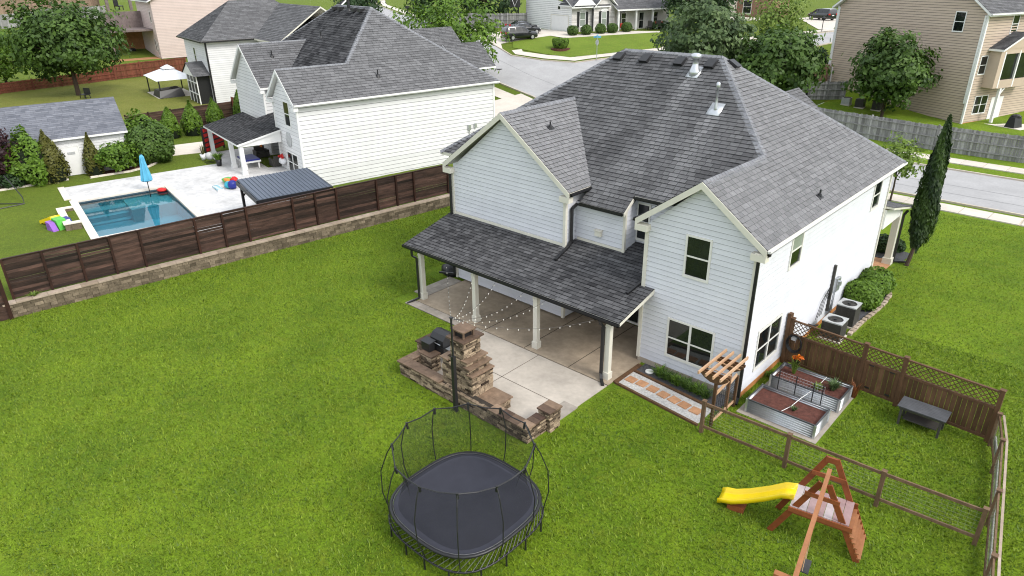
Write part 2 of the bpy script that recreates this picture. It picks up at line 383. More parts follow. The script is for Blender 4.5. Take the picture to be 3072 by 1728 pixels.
def kerb(line, w=.16, h=.12, name='kerb'):
    m = MB()
    P = []
    for i in range(len(line)-1):
        a, b = Vector(line[i]), Vector(line[i+1]); k = max(1, int((b-a).length/2)); P += [a+(b-a)*(j/k) for j in range(k)]
    P.append(Vector(line[-1]))
    for i in range(len(P)-1):
        a, b = P[i], P[i+1]; za = gz(a.x, a.y); zb = gz(b.x, b.y); d = (b-a).normalized(); n = Vector((-d.y, d.x))*w/2
        m.hexa([(a.x-n.x, a.y-n.y, za-.2), (b.x-n.x, b.y-n.y, zb-.2), (b.x+n.x, b.y+n.y, zb-.2), (a.x+n.x, a.y+n.y, za-.2),
                (a.x-n.x, a.y-n.y, za+h), (b.x-n.x, b.y-n.y, zb+h), (b.x+n.x, b.y+n.y, zb+h), (a.x+n.x, a.y+n.y, za+h)], R.random())
    return tag(m.build(name, M_['kerb']), kind='structure')
# neighbour sheet with a rectangular hole for the pool: cells in the neighbour frame near the pool, rest in the wall frame
def neighbour_sheet():
    ts = [.21, .6]+[1.5*i for i in range(1, 60)]+[100, 130, 180, 300, 700]
    ss = _ss; m = MB()
    def hole(p): 
        d = Vector((p[0], p[1], 0))-Vector((NF.o.x, NF.o.y, 0)); return d.dot(NF.a), d.dot(NF.n)
    hp = [NF(POOL[0], POOL[2], 0), NF(POOL[1], POOL[2], 0), NF(POOL[1], POOL[3], 0), NF(POOL[0], POOL[3], 0)]
    hp = [(p.x, p.y) for p in hp]
    if area2(hp) < 0: hp = hp[::-1]
    for i in range(len(ss)-1):
        for j in range(len(ts)-1):
            q = []
            for s, t in ((ss[i], ts[j]), (ss[i], ts[j+1]), (ss[i+1], ts[j+1]), (ss[i+1], ts[j])):
                p = WALL_A+WALL_D*s+WALL_N*t; q.append((p.x, p.y))
            if area2(q) < 0: q = q[::-1]
            polys = [q]
            if clip_convex(q, hp):
                polys = []; rest = q
                for k in range(4):
                    p0, p1 = hp[k], hp[(k+1) % 4]; a, b = -(p1[1]-p0[1]), p1[0]-p0[0]; c = -(a*p0[0]+b*p0[1])
                    out = clip(rest, -a, -b, -c); rest = clip(rest, a, b, c)
                    if len(out) > 2: polys.append(out)
                    if len(rest) < 3: break
            for pl in polys: m.add([(x, y, gz(x, y) if True else 0) for x, y in pl], [tuple(range(len(pl)))])
    return tag(m.build('neighbour_lawn', M_['turf'], smooth=True), kind='structure')
neighbour_sheet()

NEAR = [(90, 31), (30, 30), (4, 29.5), (-10, 30.0), (-25, 33), (-36, 36.6), (-43.3, 38.6), (-49, 39.5), (-57, 41.5), (-75, 49), (-95, 58.5), (-121, 74), (-180, 110)]
FAR_R = [(90, 40), (30, 39), (2.5, 38.2), (-8, 38.6), (-19, 41.5), (-28, 45.5), (-32.5, 50), (-33.4, 57), (-32, 63.3), (-29.6, 68.3), (-27.2, 72.3), (-25.4, 77.5), (-22, 86), (-12, 105)]
CORNER = [(-17, 108), (-25, 92), (-28.3, 84.1), (-31.1, 76.9), (-35, 70.2), (-40, 61), (-45.2, 52.9), (-46.6, 50.4), (-50.4, 48.6), (-54.6, 47.6), (-60, 49.8), (-78, 59), (-114.6, 78), (-151, 100), (-175, 118)]
drape('road', NEAR+CORNER[::-1]+FAR_R[::-1], M_['asphalt'], .02, 2.5)
kerb(NEAR); kerb(FAR_R); kerb(CORNER)
near_r = [(-30, 34.6), (-25, 33), (-10, 30.0), (4, 29.5), (30, 30), (90, 31)]
drape('pavement', strip([(-62, 43.2), (-57, 41.5), (-49, 39.5), (-43.3, 38.6), (-36, 36.6), (-30, 34.6)], -3.0, -1.2), M_['conc_pale'], .045)
drape('pavement', strip([(-56.4, 48.6), (-54.6, 47.6), (-50.4, 48.6), (-46.6, 50.4), (-45.2, 52.9), (-40, 61), (-35, 70.2), (-31.1, 76.9), (-28.3, 84.1), (-25, 92)], 2.1, .7), M_['conc_pale'], .045)
drape('pavement', strip([(-62, 50.8), (-78, 59), (-114.6, 78), (-151, 100), (-175, 118)], -2.6, -1.0)[::1], M_['conc_pale'], .045)
drape('driveway', [(-64.6, 51.4), (-65.2, 55.5), (-67.2, 62.0), (-61.9, 64.2), (-57.0, 62.3), (-55.4, 60.6), (-51.2, 68.6), (-47.3, 71), (-46.6, 69.4), (-48.9, 66.4), (-54.6, 58.3), (-57.1, 58.4), (-59.3, 50.6), (-57.4, 48.9), (-62.2, 50.2)], M_['conc_pale'], .055)
drape('driveway', [(-30.8, 86.1), (-28.5, 85.2), (-33.5, 101), (-35.2, 112), (-41.5, 114), (-42, 106.8)], M_['conc_pale'], .05)
drape('driveway', [(-46.5, 30.0), (-40.5, 28.8), (-41.0, 37.6), (-44.8, 38.5)], M_['conc_pale'], .05)
# road joints on the near pavement
def walk(line, off, w, length):
    base = drape('pavement', strip(line, off+w/2, off-w/2), M_['kerb'], .03)
    P = [Vector(p) for p in line]
    for a, b in zip(P[:-1], P[1:]):
        L = (b-a).length; d = (b-a)/L; n = Vector((-d.y, d.x)); k = max(1, round(L/length)); dg = math.degrees(math.atan2(d.y, d.x))
        for i in range(k):
            c = a+d*(L*(i+.5)/k)+n*off; brick('pavement_slab', M_['conc_pale'], base, (c.x, c.y, gz(c.x, c.y)+.02), (L/k-.035, w, .09), dg, .2+.6*R.random())
walk([(-16, 31.3), (-10, 30.0), (4, 29.5), (30, 30), (42, 30.3)], -1.35, 1.5, 1.52)
walk([(-12, 39.4), (-8, 38.6), (2.5, 38.2), (30, 39)], 2.9, 1.6, 1.52)
M_['seam'] = mat('tar_seam', (.20, .20, .20), None, .9)
for o in (4.3, 2.2): drape('road_seam', strip([(-22, 32.2), (-10, 30.0), (4, 29.5), (30, 30), (60, 30.5)], o+.03, o-.03), M_['seam'], .026)
drape('road_seam', strip([(-36, 36.6), (-43.3, 38.6), (-49, 39.5), (-57, 41.5), (-75, 49)], -4.3, -4.36), M_['seam'], .026)
jm = MB(); jm.lathe((-52.4, 43.0, gz(-52.4, 43.0)+.03), [(.36, 0), (.36, .012)], 16)
tag(jm.build('manhole_cover', M_['deckdark']), 'dark round manhole cover set in the pale road', 'manhole cover')
drape('yard_lawn', [(-58.7, 52.3), (-56.8, 50.2), (-51.8, 50.6), (-48.3, 51.6), (-46.3, 54.5), (-41.5, 62.0), (-43.5, 69), (-47, 69.5), (-49, 66.3), (-54.6, 58.1), (-57.2, 58.2), (-59.2, 51.3)], M_['yard2'], .06)
# ================================================================== house building kit
def wall(F, outline, holes, house, material, course=.19, each=True, z0=None, name='wall', bmat=None, gap=.016):
    """backing slab + lap boards; outline convex [(a,z)], holes [(a0,a1,z0,z1)]"""
    if area2(outline) < 0: outline = outline[::-1]
    b = MB(); b.prism([F(a, -.14, z) for a, z in outline], F.n*.138, .5)
    w = b.build(name, bmat or M_['joint_shade'], house)
    zlo = min(z for a, z in outline); zhi = max(z for a, z in outline); alo = min(a for a, z in outline); ahi = max(a for a, z in outline)
    joined = MB()
    k = 0; z = zlo
    while z < zhi-.02:
        z1 = min(z+course, zhi); cuts = sorted({z, z1}|{h for ho in holes for h in ho[2:] if z+.01 < h < z1-.01})
        tb = R.random()
        for q0, q1 in zip(cuts[:-1], cuts[1:]):
            hs_ = sorted([ho for ho in holes if ho[2] < (q0+q1)/2 < ho[3]]); segs = []; a = alo
            for ho in hs_: segs.append((a, ho[0])); a = ho[1]
            segs.append((a, ahi))
            for s0, s1 in segs:
                if s1-s0 < .02: continue
                ga = gap if q0 == z and z > zlo else 0  # gap bares the dark backing as a painted shadow line under each board
                c = clip_convex([(s0, q0+ga), (s1, q0+ga), (s1, q1), (s0, q1)], outline)
                if len(c) < 3 or abs(area2(c)) < .0008: continue
                off = lambda zz: .026-.02*(zz-z)/course
                n = len(c); fr = [F(p, off(q), q) for p, q in c]; bk = [F(p, 0, q) for p, q in c]
                fs = [tuple(range(n))]+[(i, n+i, n+(i+1) % n, (i+1) % n) for i in range(n)]
                if each:
                    m = MB(); m.add(fr+bk, fs, tb); m.build('siding_board', material, w)
                else: joined.add(fr+bk, fs, tb)
        z = z1; k += 1
    if not each:
        o = joined.build('siding', material, w); o['kind'] = 'stuff'
    return w
def window(F, a0, a1, z0, z1, house, nx=1, sash=True, fr=.075, fm=None, pm=None, pm_top=None, name='window', pal=None, cols=1):
    fm = fm or M_['vinyl']; pm = pm or M_['glass']; m = MB()
    m.fbox(F, a0, a1, .0, .055, z0-.02, z0+fr); m.fbox(F, a0, a1, .0, .05, z1-fr, z1)
    w = (a1-a0)/nx
    for i in range(nx+1):
        c = a0+i*w; l = c if i == 0 else c-fr*.55; r = c if i == nx else c+fr*.55
        if i == 0: r = c+fr
        if i == nx: l = c-fr
        m.fbox(F, l, r, .0, .052, z0+fr, z1-fr)
    zm = (z0+z1)/2
    if sash:
        for i in range(nx):
            l = a0+i*w+fr*.6; r = a0+(i+1)*w-fr*.6
            m.fbox(F, l, r, .0, .04, zm-.028, zm+.028)
    o = m.build(name, fm, house)
    for i in range(nx):
        l = a0+i*w+fr*.5; r = a0+(i+1)*w-fr*.5
        if sash:
            p = MB(); p.fbox(F, l, r, .0, .014, z0+fr*.5, zm, R.random()); p.build('pane', pm, o)
            p = MB(); p.fbox(F, l, r, .0, .026, zm, z1-fr*.5, R.random()); p.build('pane', pm_top or pm, o)
        else:
            p = MB(); p.fbox(F, l, r, .0, .014, z0+fr*.5, z1-fr*.5, R.random()); p.build('pane', pm, o)
    return o
def vpost(F, a, o, z0, z1, w, house, material, name='corner_board'):
    m = MB(); m.fbox(F, a-w/2, a+w/2, o-w/2, o+w/2, z0, z1); return m.build(name, material, house)

class Shingler:
    def __init__(s, lift=.026): s.joined = MB(); s.cand = []; s.lift = lift
    def plane(s, polys, expo=.19, wid=.29, tint=lambda p: .5, spread=.12):
        V3 = [[Vector(p) for p in q] for q in polys]
        a, b, c = V3[0][0], V3[0][1], V3[0][2]; n = (b-a).cross(c-a).normalized()
        if n.z < 0: n = -n
        h = Vector((0, 0, 1)).cross(n).normalized(); u = n.cross(h).normalized()
        if u.z < 0: u = -u; h = -h
        allp = [p for q in V3 for p in q]; o = min(allp, key=lambda p: p.z)
        cv = []
        for q in V3:
            l = [((p-o).dot(h), (p-o).dot(u)) for p in q]
            cv.append(l if area2(l) > 0 else l[::-1])
        for q in V3: s.joined.add([p+n*.003 for p in q], [tuple(range(len(q)))], .12)
        xs = [p[0] for l in cv for p in l]; ys = [p[1] for l in cv for p in l]
        y = 0.0; row = 0; q = random.Random(int(abs(o.x*131+o.y*17+o.z*7)) + 5)
        while y < max(ys):
            x = min(xs)-q.random()*wid; rt = (q.random()-.5)*.10
            while x < max(xs):
                w = wid*(.62+.8*q.random()); y1 = y+expo*1.015
                wg = w-.016; rect = [(x, y), (x+wg, y), (x+wg, y1), (x, y1)]
                rb = q.random(); rb2 = q.random()
                for l in cv:
                    c = clip_convex(rect, l)
                    if len(c) < 3 or abs(area2(c)) < .0006: continue
                    mid = o+h*(x+w/2)+u*(y+expo/2)
                    t = min(1, max(0, tint(mid)+(rb-.5)*2*spread+rt))
                    lf = s.lift*(.7+.6*rb2)
                    full = len(c) == 4 and abs(area2(c)-wg*expo*1.015) < 1e-5
                    if full: s.cand.append(((mid-CAMPOS).length, o+h*x+u*y, h, u, n, wg, expo, lf, t))
                    else: s.tab(c, o, h, u, n, y, expo, lf, t)
                x += w
            y += expo; row += 1
    def tab(s, c, o, h, u, n, y, expo, lf, t):
        k = len(c); pts = [o+h*px+u*py+n*(lf*max(0, 1-(py-y)/expo)+.006) for px, py in c]
        fs = [tuple(range(k))]; extra = []; rs_ = []
        for i in range(k):
            j = (i+1) % k
            if abs(c[i][1]-y) < 1e-6 and abs(c[j][1]-y) < 1e-6:
                e = k+len(extra); extra += [pts[i]-n*(lf+.004), pts[j]-n*(lf+.004)]; rs_.append((j, i, e, e+1))
        k0 = len(s.joined.v); s.joined.add(pts+extra, fs, t)
        for f in rs_: s.joined.f.append([q+k0 for q in f]); s.joined.t.append(0.0)  # black cut edge; its darkest tint also paints the course shadow line
    def finish(s, roof, material, count=300, name='shingle'):
        s.cand.sort(key=lambda c: c[0])
        cache = {}
        for i, (d, o, h, u, n, w, ex, lf, t) in enumerate(s.cand):
            if i < count:
                lv = round(t*11)/11
                if lv not in cache:
                    m = MB(); l = s.lift
                    m.add([(0, 0, l), (1, 0, l), (1, 1.015, .007), (0, 1.015, .007), (0, 0, 0), (1, 0, 0)], [(0, 1, 2, 3), (1, 0, 4, 5)], lv); m.t[1] = 0.0  # riser at darkest tint: cut edge plus painted course shadow
                    cache[lv] = m.mesh(name, material)
                M = Matrix(((h.x*w, u.x*ex, n.x, o.x), (h.y*w, u.y*ex, n.y, o.y), (h.z*w, u.z*ex, n.z, o.z), (0, 0, 0, 1)))
                piece(cache[lv], name, roof, M)
            else: s.tab([(0, 0), (w, 0), (w, ex*1.015), (0, ex*1.015)], o, h, u, n, 0, ex, lf, t)
        ob = s.joined.build('shingles', material, roof); ob['kind'] = 'stuff'
def deck(polys, roof_mb, th=.15):
    for q in polys:
        roof_mb.prism([Vector(p)-Vector((0, 0, th)) for p in q], (0, 0, th-.002))
def capline(p, q, n1, n2, mb, w=.19, step=.2):
    p = Vector(p); q = Vector(q); r = (q-p).normalized(); L = (q-p).length
    def side(n):
        d = r.cross(Vector(n).normalized()).normalized(); return d if d.z < 0 or (abs(d.z) < 1e-6) else -d
    d1, d2 = side(n1), side(n2); k = max(1, int(L/step)); up = Vector((0, 0, 1))
    for i in range(k):
        a = p+r*(L*i/k); b = p+r*(L*(i+1)/k+.03); t = .3+.5*R.random()
        for d in (d1, d2):
            mb.add([a+d*w+up*.03, a+up*.045, b+up*.03, b+d*w+up*.015, a+d*w-up*.0, a+up*.01], [(0, 1, 2, 3), (1, 0, 4, 5), (0, 3, 4)], t)
def gutter(F, a0, a1, o, z, house, material, size=.11):
    m = MB(); m.fbox(F, a0, a1, o, o+size, z-size, z-size+.02); m.fbox(F, a0, a1, o+size-.015, o+size, z-size, z); m.fbox(F, a0, a1, o, o+.015, z-size, z-.01)
    m.fbox(F, a0, a0+.015, o, o+size, z-size, z); m.fbox(F, a1-.015, a1, o, o+size, z-size, z)
    return m.build('gutter', material, house)
def downspout(pts, house, material, w=.085):
    m = MB()
    for a, b in zip(pts[:-1], pts[1:]): m.beam(a, b, w, w*.75)
    return m.build('downspout', material, house)

def hip_house_roof(P, d, house, material, roofmat, tints, individual=300, expo=.19, wid=.29, shmat=None, capmat=None):
    """two rear gable wings on a hipped body.  P(x,y,z) -> world.  Returns key numbers."""
    he, e, m1, m2, ov, w = d['he'], d['e'], d['m1'], d['m2'], d['ov'], d['w']
    ye, yf, xl = d['ye'], d['D']+e, d['left']; ll, lr, lv = d['LW']
    yr = (ye+yf)/2; zr = he+m2*(yr-ye); xr2 = e-(zr-he)/m1; xr1 = xl+(zr-he)/m1
    zw = he+m1*(w/2+e); yw = ye+(zw-he)/m2; xw = -w/2
    hw = (lr-ll)/2+e; zl = he+m1*hw; yl = ye+(zl-he)/m2; xc = (ll+lr)/2
    g = lambda q: [P(*p) for p in q]
    xh = xl+(xc-xl)*1.0; yh = ye+(xc-xl)*(yr-ye)/(xr1-xl); zh = he+m2*(yh-ye)
    right = [[(e, -ov, he), (e, yw, he), (xw, yw, zw), (xw, -ov, zw)], [(e, yw, he), (e, yf, he), (xr2, yr, zr), (xw, yw, zw)]]
    rwl = [[(-w-e, -ov, he), (xw, -ov, zw), (xw, yw, zw), (-w-e, ye, he)]]
    rz = lambda y: he+m2*(y-ye); re = lr+e; le = ll-e
    rear = [[(xl, ye, he), (le, ye, he), (xc, yl, zl), (xc, yh, zh)],
            [(xc, yl, zl), (re, ye, he), (re, yr, zr), (xr1, yr, zr), (xc, yh, zh)] if xr1 > xc else [(xc, yl, zl), (re, ye, he), (re, yr, zr), (xc, yr, zr)],
            [(re, ye, he), (-w-e, ye, he), (xw, yw, zw), (xr2, yr, zr), (re, yr, zr)]]
    if d.get('bump'):
        b0, b1, by = d['bump']; rear.append([(b0, by, rz(by)), (b1, by, rz(by)), (b1, ye, he), (b0, ye, he)])
    lwr = [[(re, lv-ov, he), (re, ye, he), (xc, yl, zl), (xc, lv-ov, zl)]]
    lwl = [[(le, lv-ov, he), (xc, lv-ov, zl), (xc, yl, zl), (le, ye, he)]]
    left = [[(xl, ye, he), (xr1, yr, zr), (xl, yf, he)]]
    front = [[(xl, yf, he), (xr1, yr, zr), (xr2, yr, zr), (e, yf, he)]]
    mb = MB()
    for pl in (right, rwl, rear, lwr, lwl, left, front): deck([g(q) for q in pl], mb)
    roof = mb.build('roof', roofmat, house)
    s = Shingler()
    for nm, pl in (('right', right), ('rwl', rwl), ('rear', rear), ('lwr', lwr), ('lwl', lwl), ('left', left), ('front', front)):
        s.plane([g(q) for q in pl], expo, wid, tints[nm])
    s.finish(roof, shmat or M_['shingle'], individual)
    A = Vector(P(0, 0, 0)); ex = Vector(P(1, 0, 0))-A; ey = Vector(P(0, 1, 0))-A; ez = Vector((0, 0, 1))
    nR = ex*m1+ez; nL = -ex*m1+ez; nB = -ey*m2+ez; nF = ey*m2+ez
    for p, q, a, b in (((xw, -ov, zw), (xw, yw, zw), nR, nL), ((xw, yw, zw), (xr2, yr, zr), nR, nB), ((xr1, yr, zr), (xr2, yr, zr), nB, nF),
                       ((e, yf, he), (xr2, yr, zr), nR, nF), ((xc, lv-ov, zl), (xc, yl, zl), nR, nL), ((xl, ye, he), (xr1, yr, zr), nB, nL), ((xl, yf, he), (xr1, yr, zr), nF, nL)):
        cm = MB(); capline(P(*p), P(*q), a, b, cm); cm.build('ridge_cap', capmat or M_['cap'], roof)['kind'] = 'stuff'
    # rake boards with returns
    def rake(x0, z0, x1, z1, y, nm='rake_board'):
        m = MB(); q = [P(x0, y-.03, z0-.24), P(x1, y-.03, z1-.24), P(x1, y-.03, z1-.0), P(x0, y-.03, z0-.0)]
        m.prism(q, ey*.028); m.build(nm, roofmat, house)
    rake(e, he, xw, zw, -ov); rake(-w-e, he, xw, zw, -ov); rake(re, he, xc, zl, lv-ov); rake(le, he, xc, zl, lv-ov)
    for x0, x1, y in ((-.12, e, -ov), (-w-e, -w+.12, -ov), (re-e-.12, re, lv-ov), (le, le+e+.12, lv-ov)):
        m = MB(); q = [P(x0, y-.034, he-.42), P(x1, y-.034, he-.42), P(x1, y-.034, he-.19), P(x0, y-.034, he-.19)]
        m.prism(q, ey*(ov+.03)); m.build('cornice_return', roofmat, house)
    return dict(zw=zw, yw=yw, zl=zl, yl=yl, zr=zr, yr=yr, xr1=xr1, xr2=xr2, xc=xc, nR=nR, nB=nB, roof=roof, xw=xw, ex=ex, ey=ey)

# ================================================================== the house in the middle
HD = dict(he=5.80, e=.38, m1=.727, m2=.757, ov=.26, w=4.08, ye=1.92, D=13.74, left=-17.2, LW=(-15.05, -8.42, .75), bump=(-8.05, -5.93, 1.22))
house = thing('house', 'two-storey pale grey lap-sided house with grey shingle roof and covered back porch', 'house', (-8, 6, 0))
FLUES = [(-6.74, 7.2), (-4.86, 5.72)]
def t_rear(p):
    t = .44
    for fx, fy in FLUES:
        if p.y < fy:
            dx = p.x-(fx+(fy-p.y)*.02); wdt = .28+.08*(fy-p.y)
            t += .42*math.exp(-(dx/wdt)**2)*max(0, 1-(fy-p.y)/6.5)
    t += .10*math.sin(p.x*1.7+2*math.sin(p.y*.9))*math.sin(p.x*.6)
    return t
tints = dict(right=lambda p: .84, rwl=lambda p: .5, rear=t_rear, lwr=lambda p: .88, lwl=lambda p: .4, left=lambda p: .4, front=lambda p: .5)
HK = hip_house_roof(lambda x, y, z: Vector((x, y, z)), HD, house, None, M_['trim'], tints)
SI = M_['siding']
FR = Fr((-4.08, 0, 0), 0)            # right wing rear wall, a 0..4.08
FS = Fr((0, 0, 0), 90)               # right side wall, a = y
FL = Fr((-15.05, .75, 0), 0)         # left wing rear wall, a 0..6.63
FB = Fr((-8.42, 1.45, 0), 0)         # bump-out
FC = Fr((-8.42, 2.3, 0), 0)          # recessed rear wall
zt = 5.62
gz_r = lambda a, wd, top: None
rw_holes = [(1.13, 3.01, .70, 2.29), (1.54, 2.52, 4.05, 5.61)]
wall(FR, [(0, .22), (4.08, .22), (4.08, zt), (2.04, HK['zw']-.2), (0, zt)], rw_holes, house, SI)
side_holes = [(1.0, 3.0, .70, 2.30), (2.78, 3.80, 4.05, 5.40), (11.5, 12.5, 4.05, 5.32)]
wall(FS, [(0, .22), (13.74, .22), (13.74, zt), (0, zt)], side_holes, house, SI, gap=.026)
wall(FL, [(0, .12), (6.63, .12), (6.63, zt), (3.315, HK['zl']-.2), (0, zt)], [], house, SI)
wall(Fr((-8.42, .75, 0), 90), [(0, .12), (1.55, .12), (1.55, zt), (0, zt)], [], house, SI)      # left wing return
wall(Fr((-8.42, 1.45, 0), 0), [(0.02, 3.3), (2.42, 3.3), (2.42, 5.2), (0.02, 5.2)], [], house, SI)   # bump-out front
wall(Fr((-6.0, 1.45, 0), 90), [(0, 3.3), (.85, 3.3), (.85, 5.62), (0, 5.24)], [], house, SI)
rc_holes = [(.7, 2.9, .12, 2.2), (2.40, 3.04, 3.90, 5.47)]
wall(FC, [(0, .12), (4.34, .12), (4.34, zt), (0, zt)], rc_holes, house, SI)
wall(Fr((-4.08, 2.3, 0), -90), [(0, .12), (2.3, .12), (2.3, zt), (0, zt)], [], house, SI)        # right wing return
m = MB()
m.box(-16.8, 2.35, 0, -15.2, 13.7, 5.62); m.box(-16.8, 13.5, 0, -.16, 13.74, 5.62); m.box(-15.04, .9, 0, -14.9, 2.4, 5.62)
m.build('wall', M_['siding'], house)
m = MB(); m.box(-4.10, -.03, -.2, .03, .12, .215); m.build('foundation', M_['conc'], house)
m = MB(); m.box(-.12, .125, -.2, .035, 13.7, .20); m.build('foundation', M_['orange_base'], house)
window(FR, 1.13, 3.01, .70, 2.29, house, 2); window(FR, 1.54, 2.52, 4.05, 5.61, house, 1)
window(FS, 1.0, 3.0, .70, 2.30, house, 2); window(FS, 2.78, 3.80, 4.05, 5.40, house, 1, pm_top=M_['glass_blind']); window(FS, 11.5, 12.5, 4.05, 5.32, house, 1)
window(FC, 2.40, 3.04, 3.90, 5.47, house, 1)
dr = window(FC, .7, 2.9, .12, 2.2, house, 2, sash=False, name='patio_door')
for F, a, o in ((FR, 0.0, 0), (FR, 4.08, 0)): vpost(F, a, o+.005, .2, zt-.02, .13, house, M_['trim'])
vpost(FS, 13.74, .005, .2, zt, .13, house, M_['trim'])
for a in (0.0, 6.63): vpost(FL, a, .005, .1, zt-.02, .13, house, M_['trim'])
vpost(FB, 2.42, .005, 3.3, 5.22, .11, house, M_['trim'])
m = MB(); m.box(-15.0, .71, 3.40, -8.4, .735, 3.52); m.box(-8.3, 1.41, 3.575, -6.0, 1.43, 3.68); m.build('flashing_board', M_['trim'], house)
# soffit + fascia of the straight eaves, gutters
m = MB(); m.box(.005, -.25, 5.60, .36, 14.1, 5.645); m.build('soffit', M_['trim'], house)
gutter(FS, -.26, 14.1, .385, 5.80, house, M_['trim_white'], .10)
gutter(Fr((-8.05, 1.22, 0), 0), 0, 2.1, .005, HD['he']+HD['m2']*(1.22-1.92), house, M_['black'])
gutter(Fr((-5.93, 1.92, 0), 0), 0, 1.45, .005, 5.79, house, M_['black'])
gutter(Fr((-8.04, .5, 0), 90), 0, 1.35, .005, 5.79, house, M_['black'])
gutter(Fr((-4.46, 1.9, 0), -90), 0, 2.15, .005, 5.79, house, M_['black'])
m = MB(); m.prism([(-5.93, 1.20, 5.10), (-5.93, 1.92, 5.64), (-5.93, 1.92, 5.79), (-5.93, 1.20, 5.25)], (.03, 0, 0)); m.build('bump_end_board', M_['trim'], house)
# ---- porch roof
PM = (3.385-2.62)/(.75+2.2)
pz = lambda y: 2.62+PM*(y+2.2)
pp = [[(x0, -2.2, pz(-2.2)), (x1, -2.2, pz(-2.2)), (x1, y1, pz(y1)), (x0, y1, pz(y1))] for x0, x1, y1 in ((-15.32, -8.42, .74), (-8.42, -6.0, 1.44), (-6.0, -4.09, 2.28), (-4.09, -3.6, -.01))]
m = MB(); deck(pp, m, .13); proof = m.build('porch_roof', M_['trim'], house)
s = Shingler(); s.plane(pp, .19, .29, lambda p: .31+.06*math.sin(p.x*.9+1)*math.sin(p.y*2), .15)
s.finish(proof, M_['shingle'], 0)
gutter(Fr((-15.34, -2.2, 0), 0), 0, 11.76, .005, 2.62, house, M_['black'], .11)
m = MB(); m.box(-14.72, -2.01, 2.40, -4.0, -1.81, 2.585); m.box(-14.72, -1.805, 2.40, -14.52, .7, 2.585); m.build('porch_beam', M_['trim'], house)
m = MB(); m.box(-14.7, -1.8, 2.52, -4.1, .72, 2.55); m.build('porch_ceiling', M_['trim'], house)
m = MB(); m.prism([(-3.64, -2.15, 2.50), (-3.64, -.03, 2.99), (-3.64, -.03, 3.16), (-3.64, -2.15, 2.61)], (.03, 0, 0)); m.build('rake_board', M_['trim'], house)
m = MB(); m.prism([(-15.30, -2.15, 2.48), (-15.30, .7, 3.2), (-15.30, .7, 3.33), (-15.30, -2.15, 2.60)], (.03, 0, 0)); m.build('rake_board', M_['trim'], house)
for x in (-14.53, -11.08, -7.65, -4.2):
    m = MB(); m.box(x-.1, -2.01, .33, x+.1, -1.81, 2.40); m.box(x-.135, -2.045, 0, x+.135, -1.775, .33); m.box(x-.12, -2.03, 2.2, x+.12, -1.79, 2.24)
    m.build('porch_column', M_['trim'], house)
downspout([(-14.75, -2.25, 2.52), (-14.75, -2.25, 2.2), (-14.62, -2.1, 2.1), (-14.62, -2.1, .12), (-14.7, -2.75, .05)], house, M_['black'])
downspout([(-4.38, -2.26, 2.52), (-4.38, -2.2, 2.35), (-4.36, -2.07, 2.2), (-4.36, -2.07, .25), (-4.25, -2.2, .1), (-4.0, -2.45, .05)], house, M_['black'], .11)
downspout([(-8.25, 1.30, 5.15), (-8.28, 1.0, 5.0), (-8.28, 1.0, 3.6), (-8.22, .75, pz(.75)+.07), (-8.1, -.25, pz(-.25)+.07)], house, M_['black'], .11)
downspout([(-4.25, 1.0, 3.5), (-4.2, .45, pz(.4)+.09), (-4.3, -.75, pz(-.75)+.07)], house, M_['black'], .11)
downspout([(.42, -.12, 5.7), (.42, -.12, 5.6), (.08, -.07, 5.4), (.08, -.07, .15), (.15, -.35, .05)], house, M_['black'], .095)
downspout([(-15.12, .6, 5.5), (-15.12, .6, .3), (-15.9, .3, .25)], house, M_['black'], .1)
# ---- vents, flues
def on_rear(x, y): return 5.8+.757*(y-1.92)
nB = Vector((0, -.757, 1)).normalized()
for x in (-10.85, -9.44, -7.69, -6.24):
    y = 7.62; F = Fr((x, y, on_rear(x, y)), 0); m = MB(); sl = .757
    q = lambda a, yy, h: Vector((x+a, y+yy, on_rear(x, y+yy)))+nB*h
    m.hexa([q(-.23, -.2, .02), q(.23, -.2, .02), q(.23, .2, .02), q(-.23, .2, .02), q(-.2, -.22, .17), q(.2, -.22, .17), q(.2, .16, .12), q(-.2, .16, .12)])
    m.build('roof_vent', M_['black'], house)
m = MB(); q = lambda yy, b, h: Vector((.38-(5.55+.38)+b, 8.2+yy, 5.8+.727*(5.55+.38-b)))+Vector((.727, 0, 1)).normalized()*h
m.hexa([q(-.2, .2, .02), q(.2, .2, .02), q(.2, -.2, .02), q(-.2, -.2, .02), q(-.2, .22, .16), q(.2, .22, .16), q(.2, -.16, .12), q(-.2, -.16, .12)]); m.build('roof_vent', M_['black'], house)
def flue(x, y, top, r, capr):
    z = on_rear(x, y); m = MB(); q = lambda a, yy: Vector((x+a, y+yy, on_rear(x, y+yy)))+nB*.03
    m.prism([q(-.28, -.26), q(.28, -.26), q(.28, .26), q(-.28, .26)], nB*.012)
    m.lathe((x, y, z-.15), [(r*2.0, .0), (r*1.9, .22), (r*1.15, .42), (r, .5), (r, top-z-.05), (capr*.8, top-z-.05), (capr, top-z), (capr, top-z+.13), (capr*.5, top-z+.18)], 12)
    return m.build('flue_pipe', M_['galv'], house, True)
flue(FLUES[0][0], FLUES[0][1], 10.55, .13, .21); flue(FLUES[1][0], FLUES[1][1], 9.72, .045, .08)
def pipe(p, n, h=.28):
    m = MB(); p = Vector(p); n = Vector(n).normalized(); x = Vector((0, 1, 0)); y = n.cross(x)
    m.prism([p+x*.16+y*.12+n*.02, p-x*.16+y*.12+n*.02, p-x*.16-y*.12+n*.02, p+x*.16-y*.12+n*.02], n*.02); m.lathe(p, [(.1, .0), (.06, .12), (.035, .14), (.035, h)], 8)
    return m.build('vent_pipe', M_['black'], house)
pipe((-.13, 5.18, 5.8+.727*.51), (.727, 0, 1)); pipe((-10.66, 2.43, 5.8+.73*2.62), (.73, 0, 1))
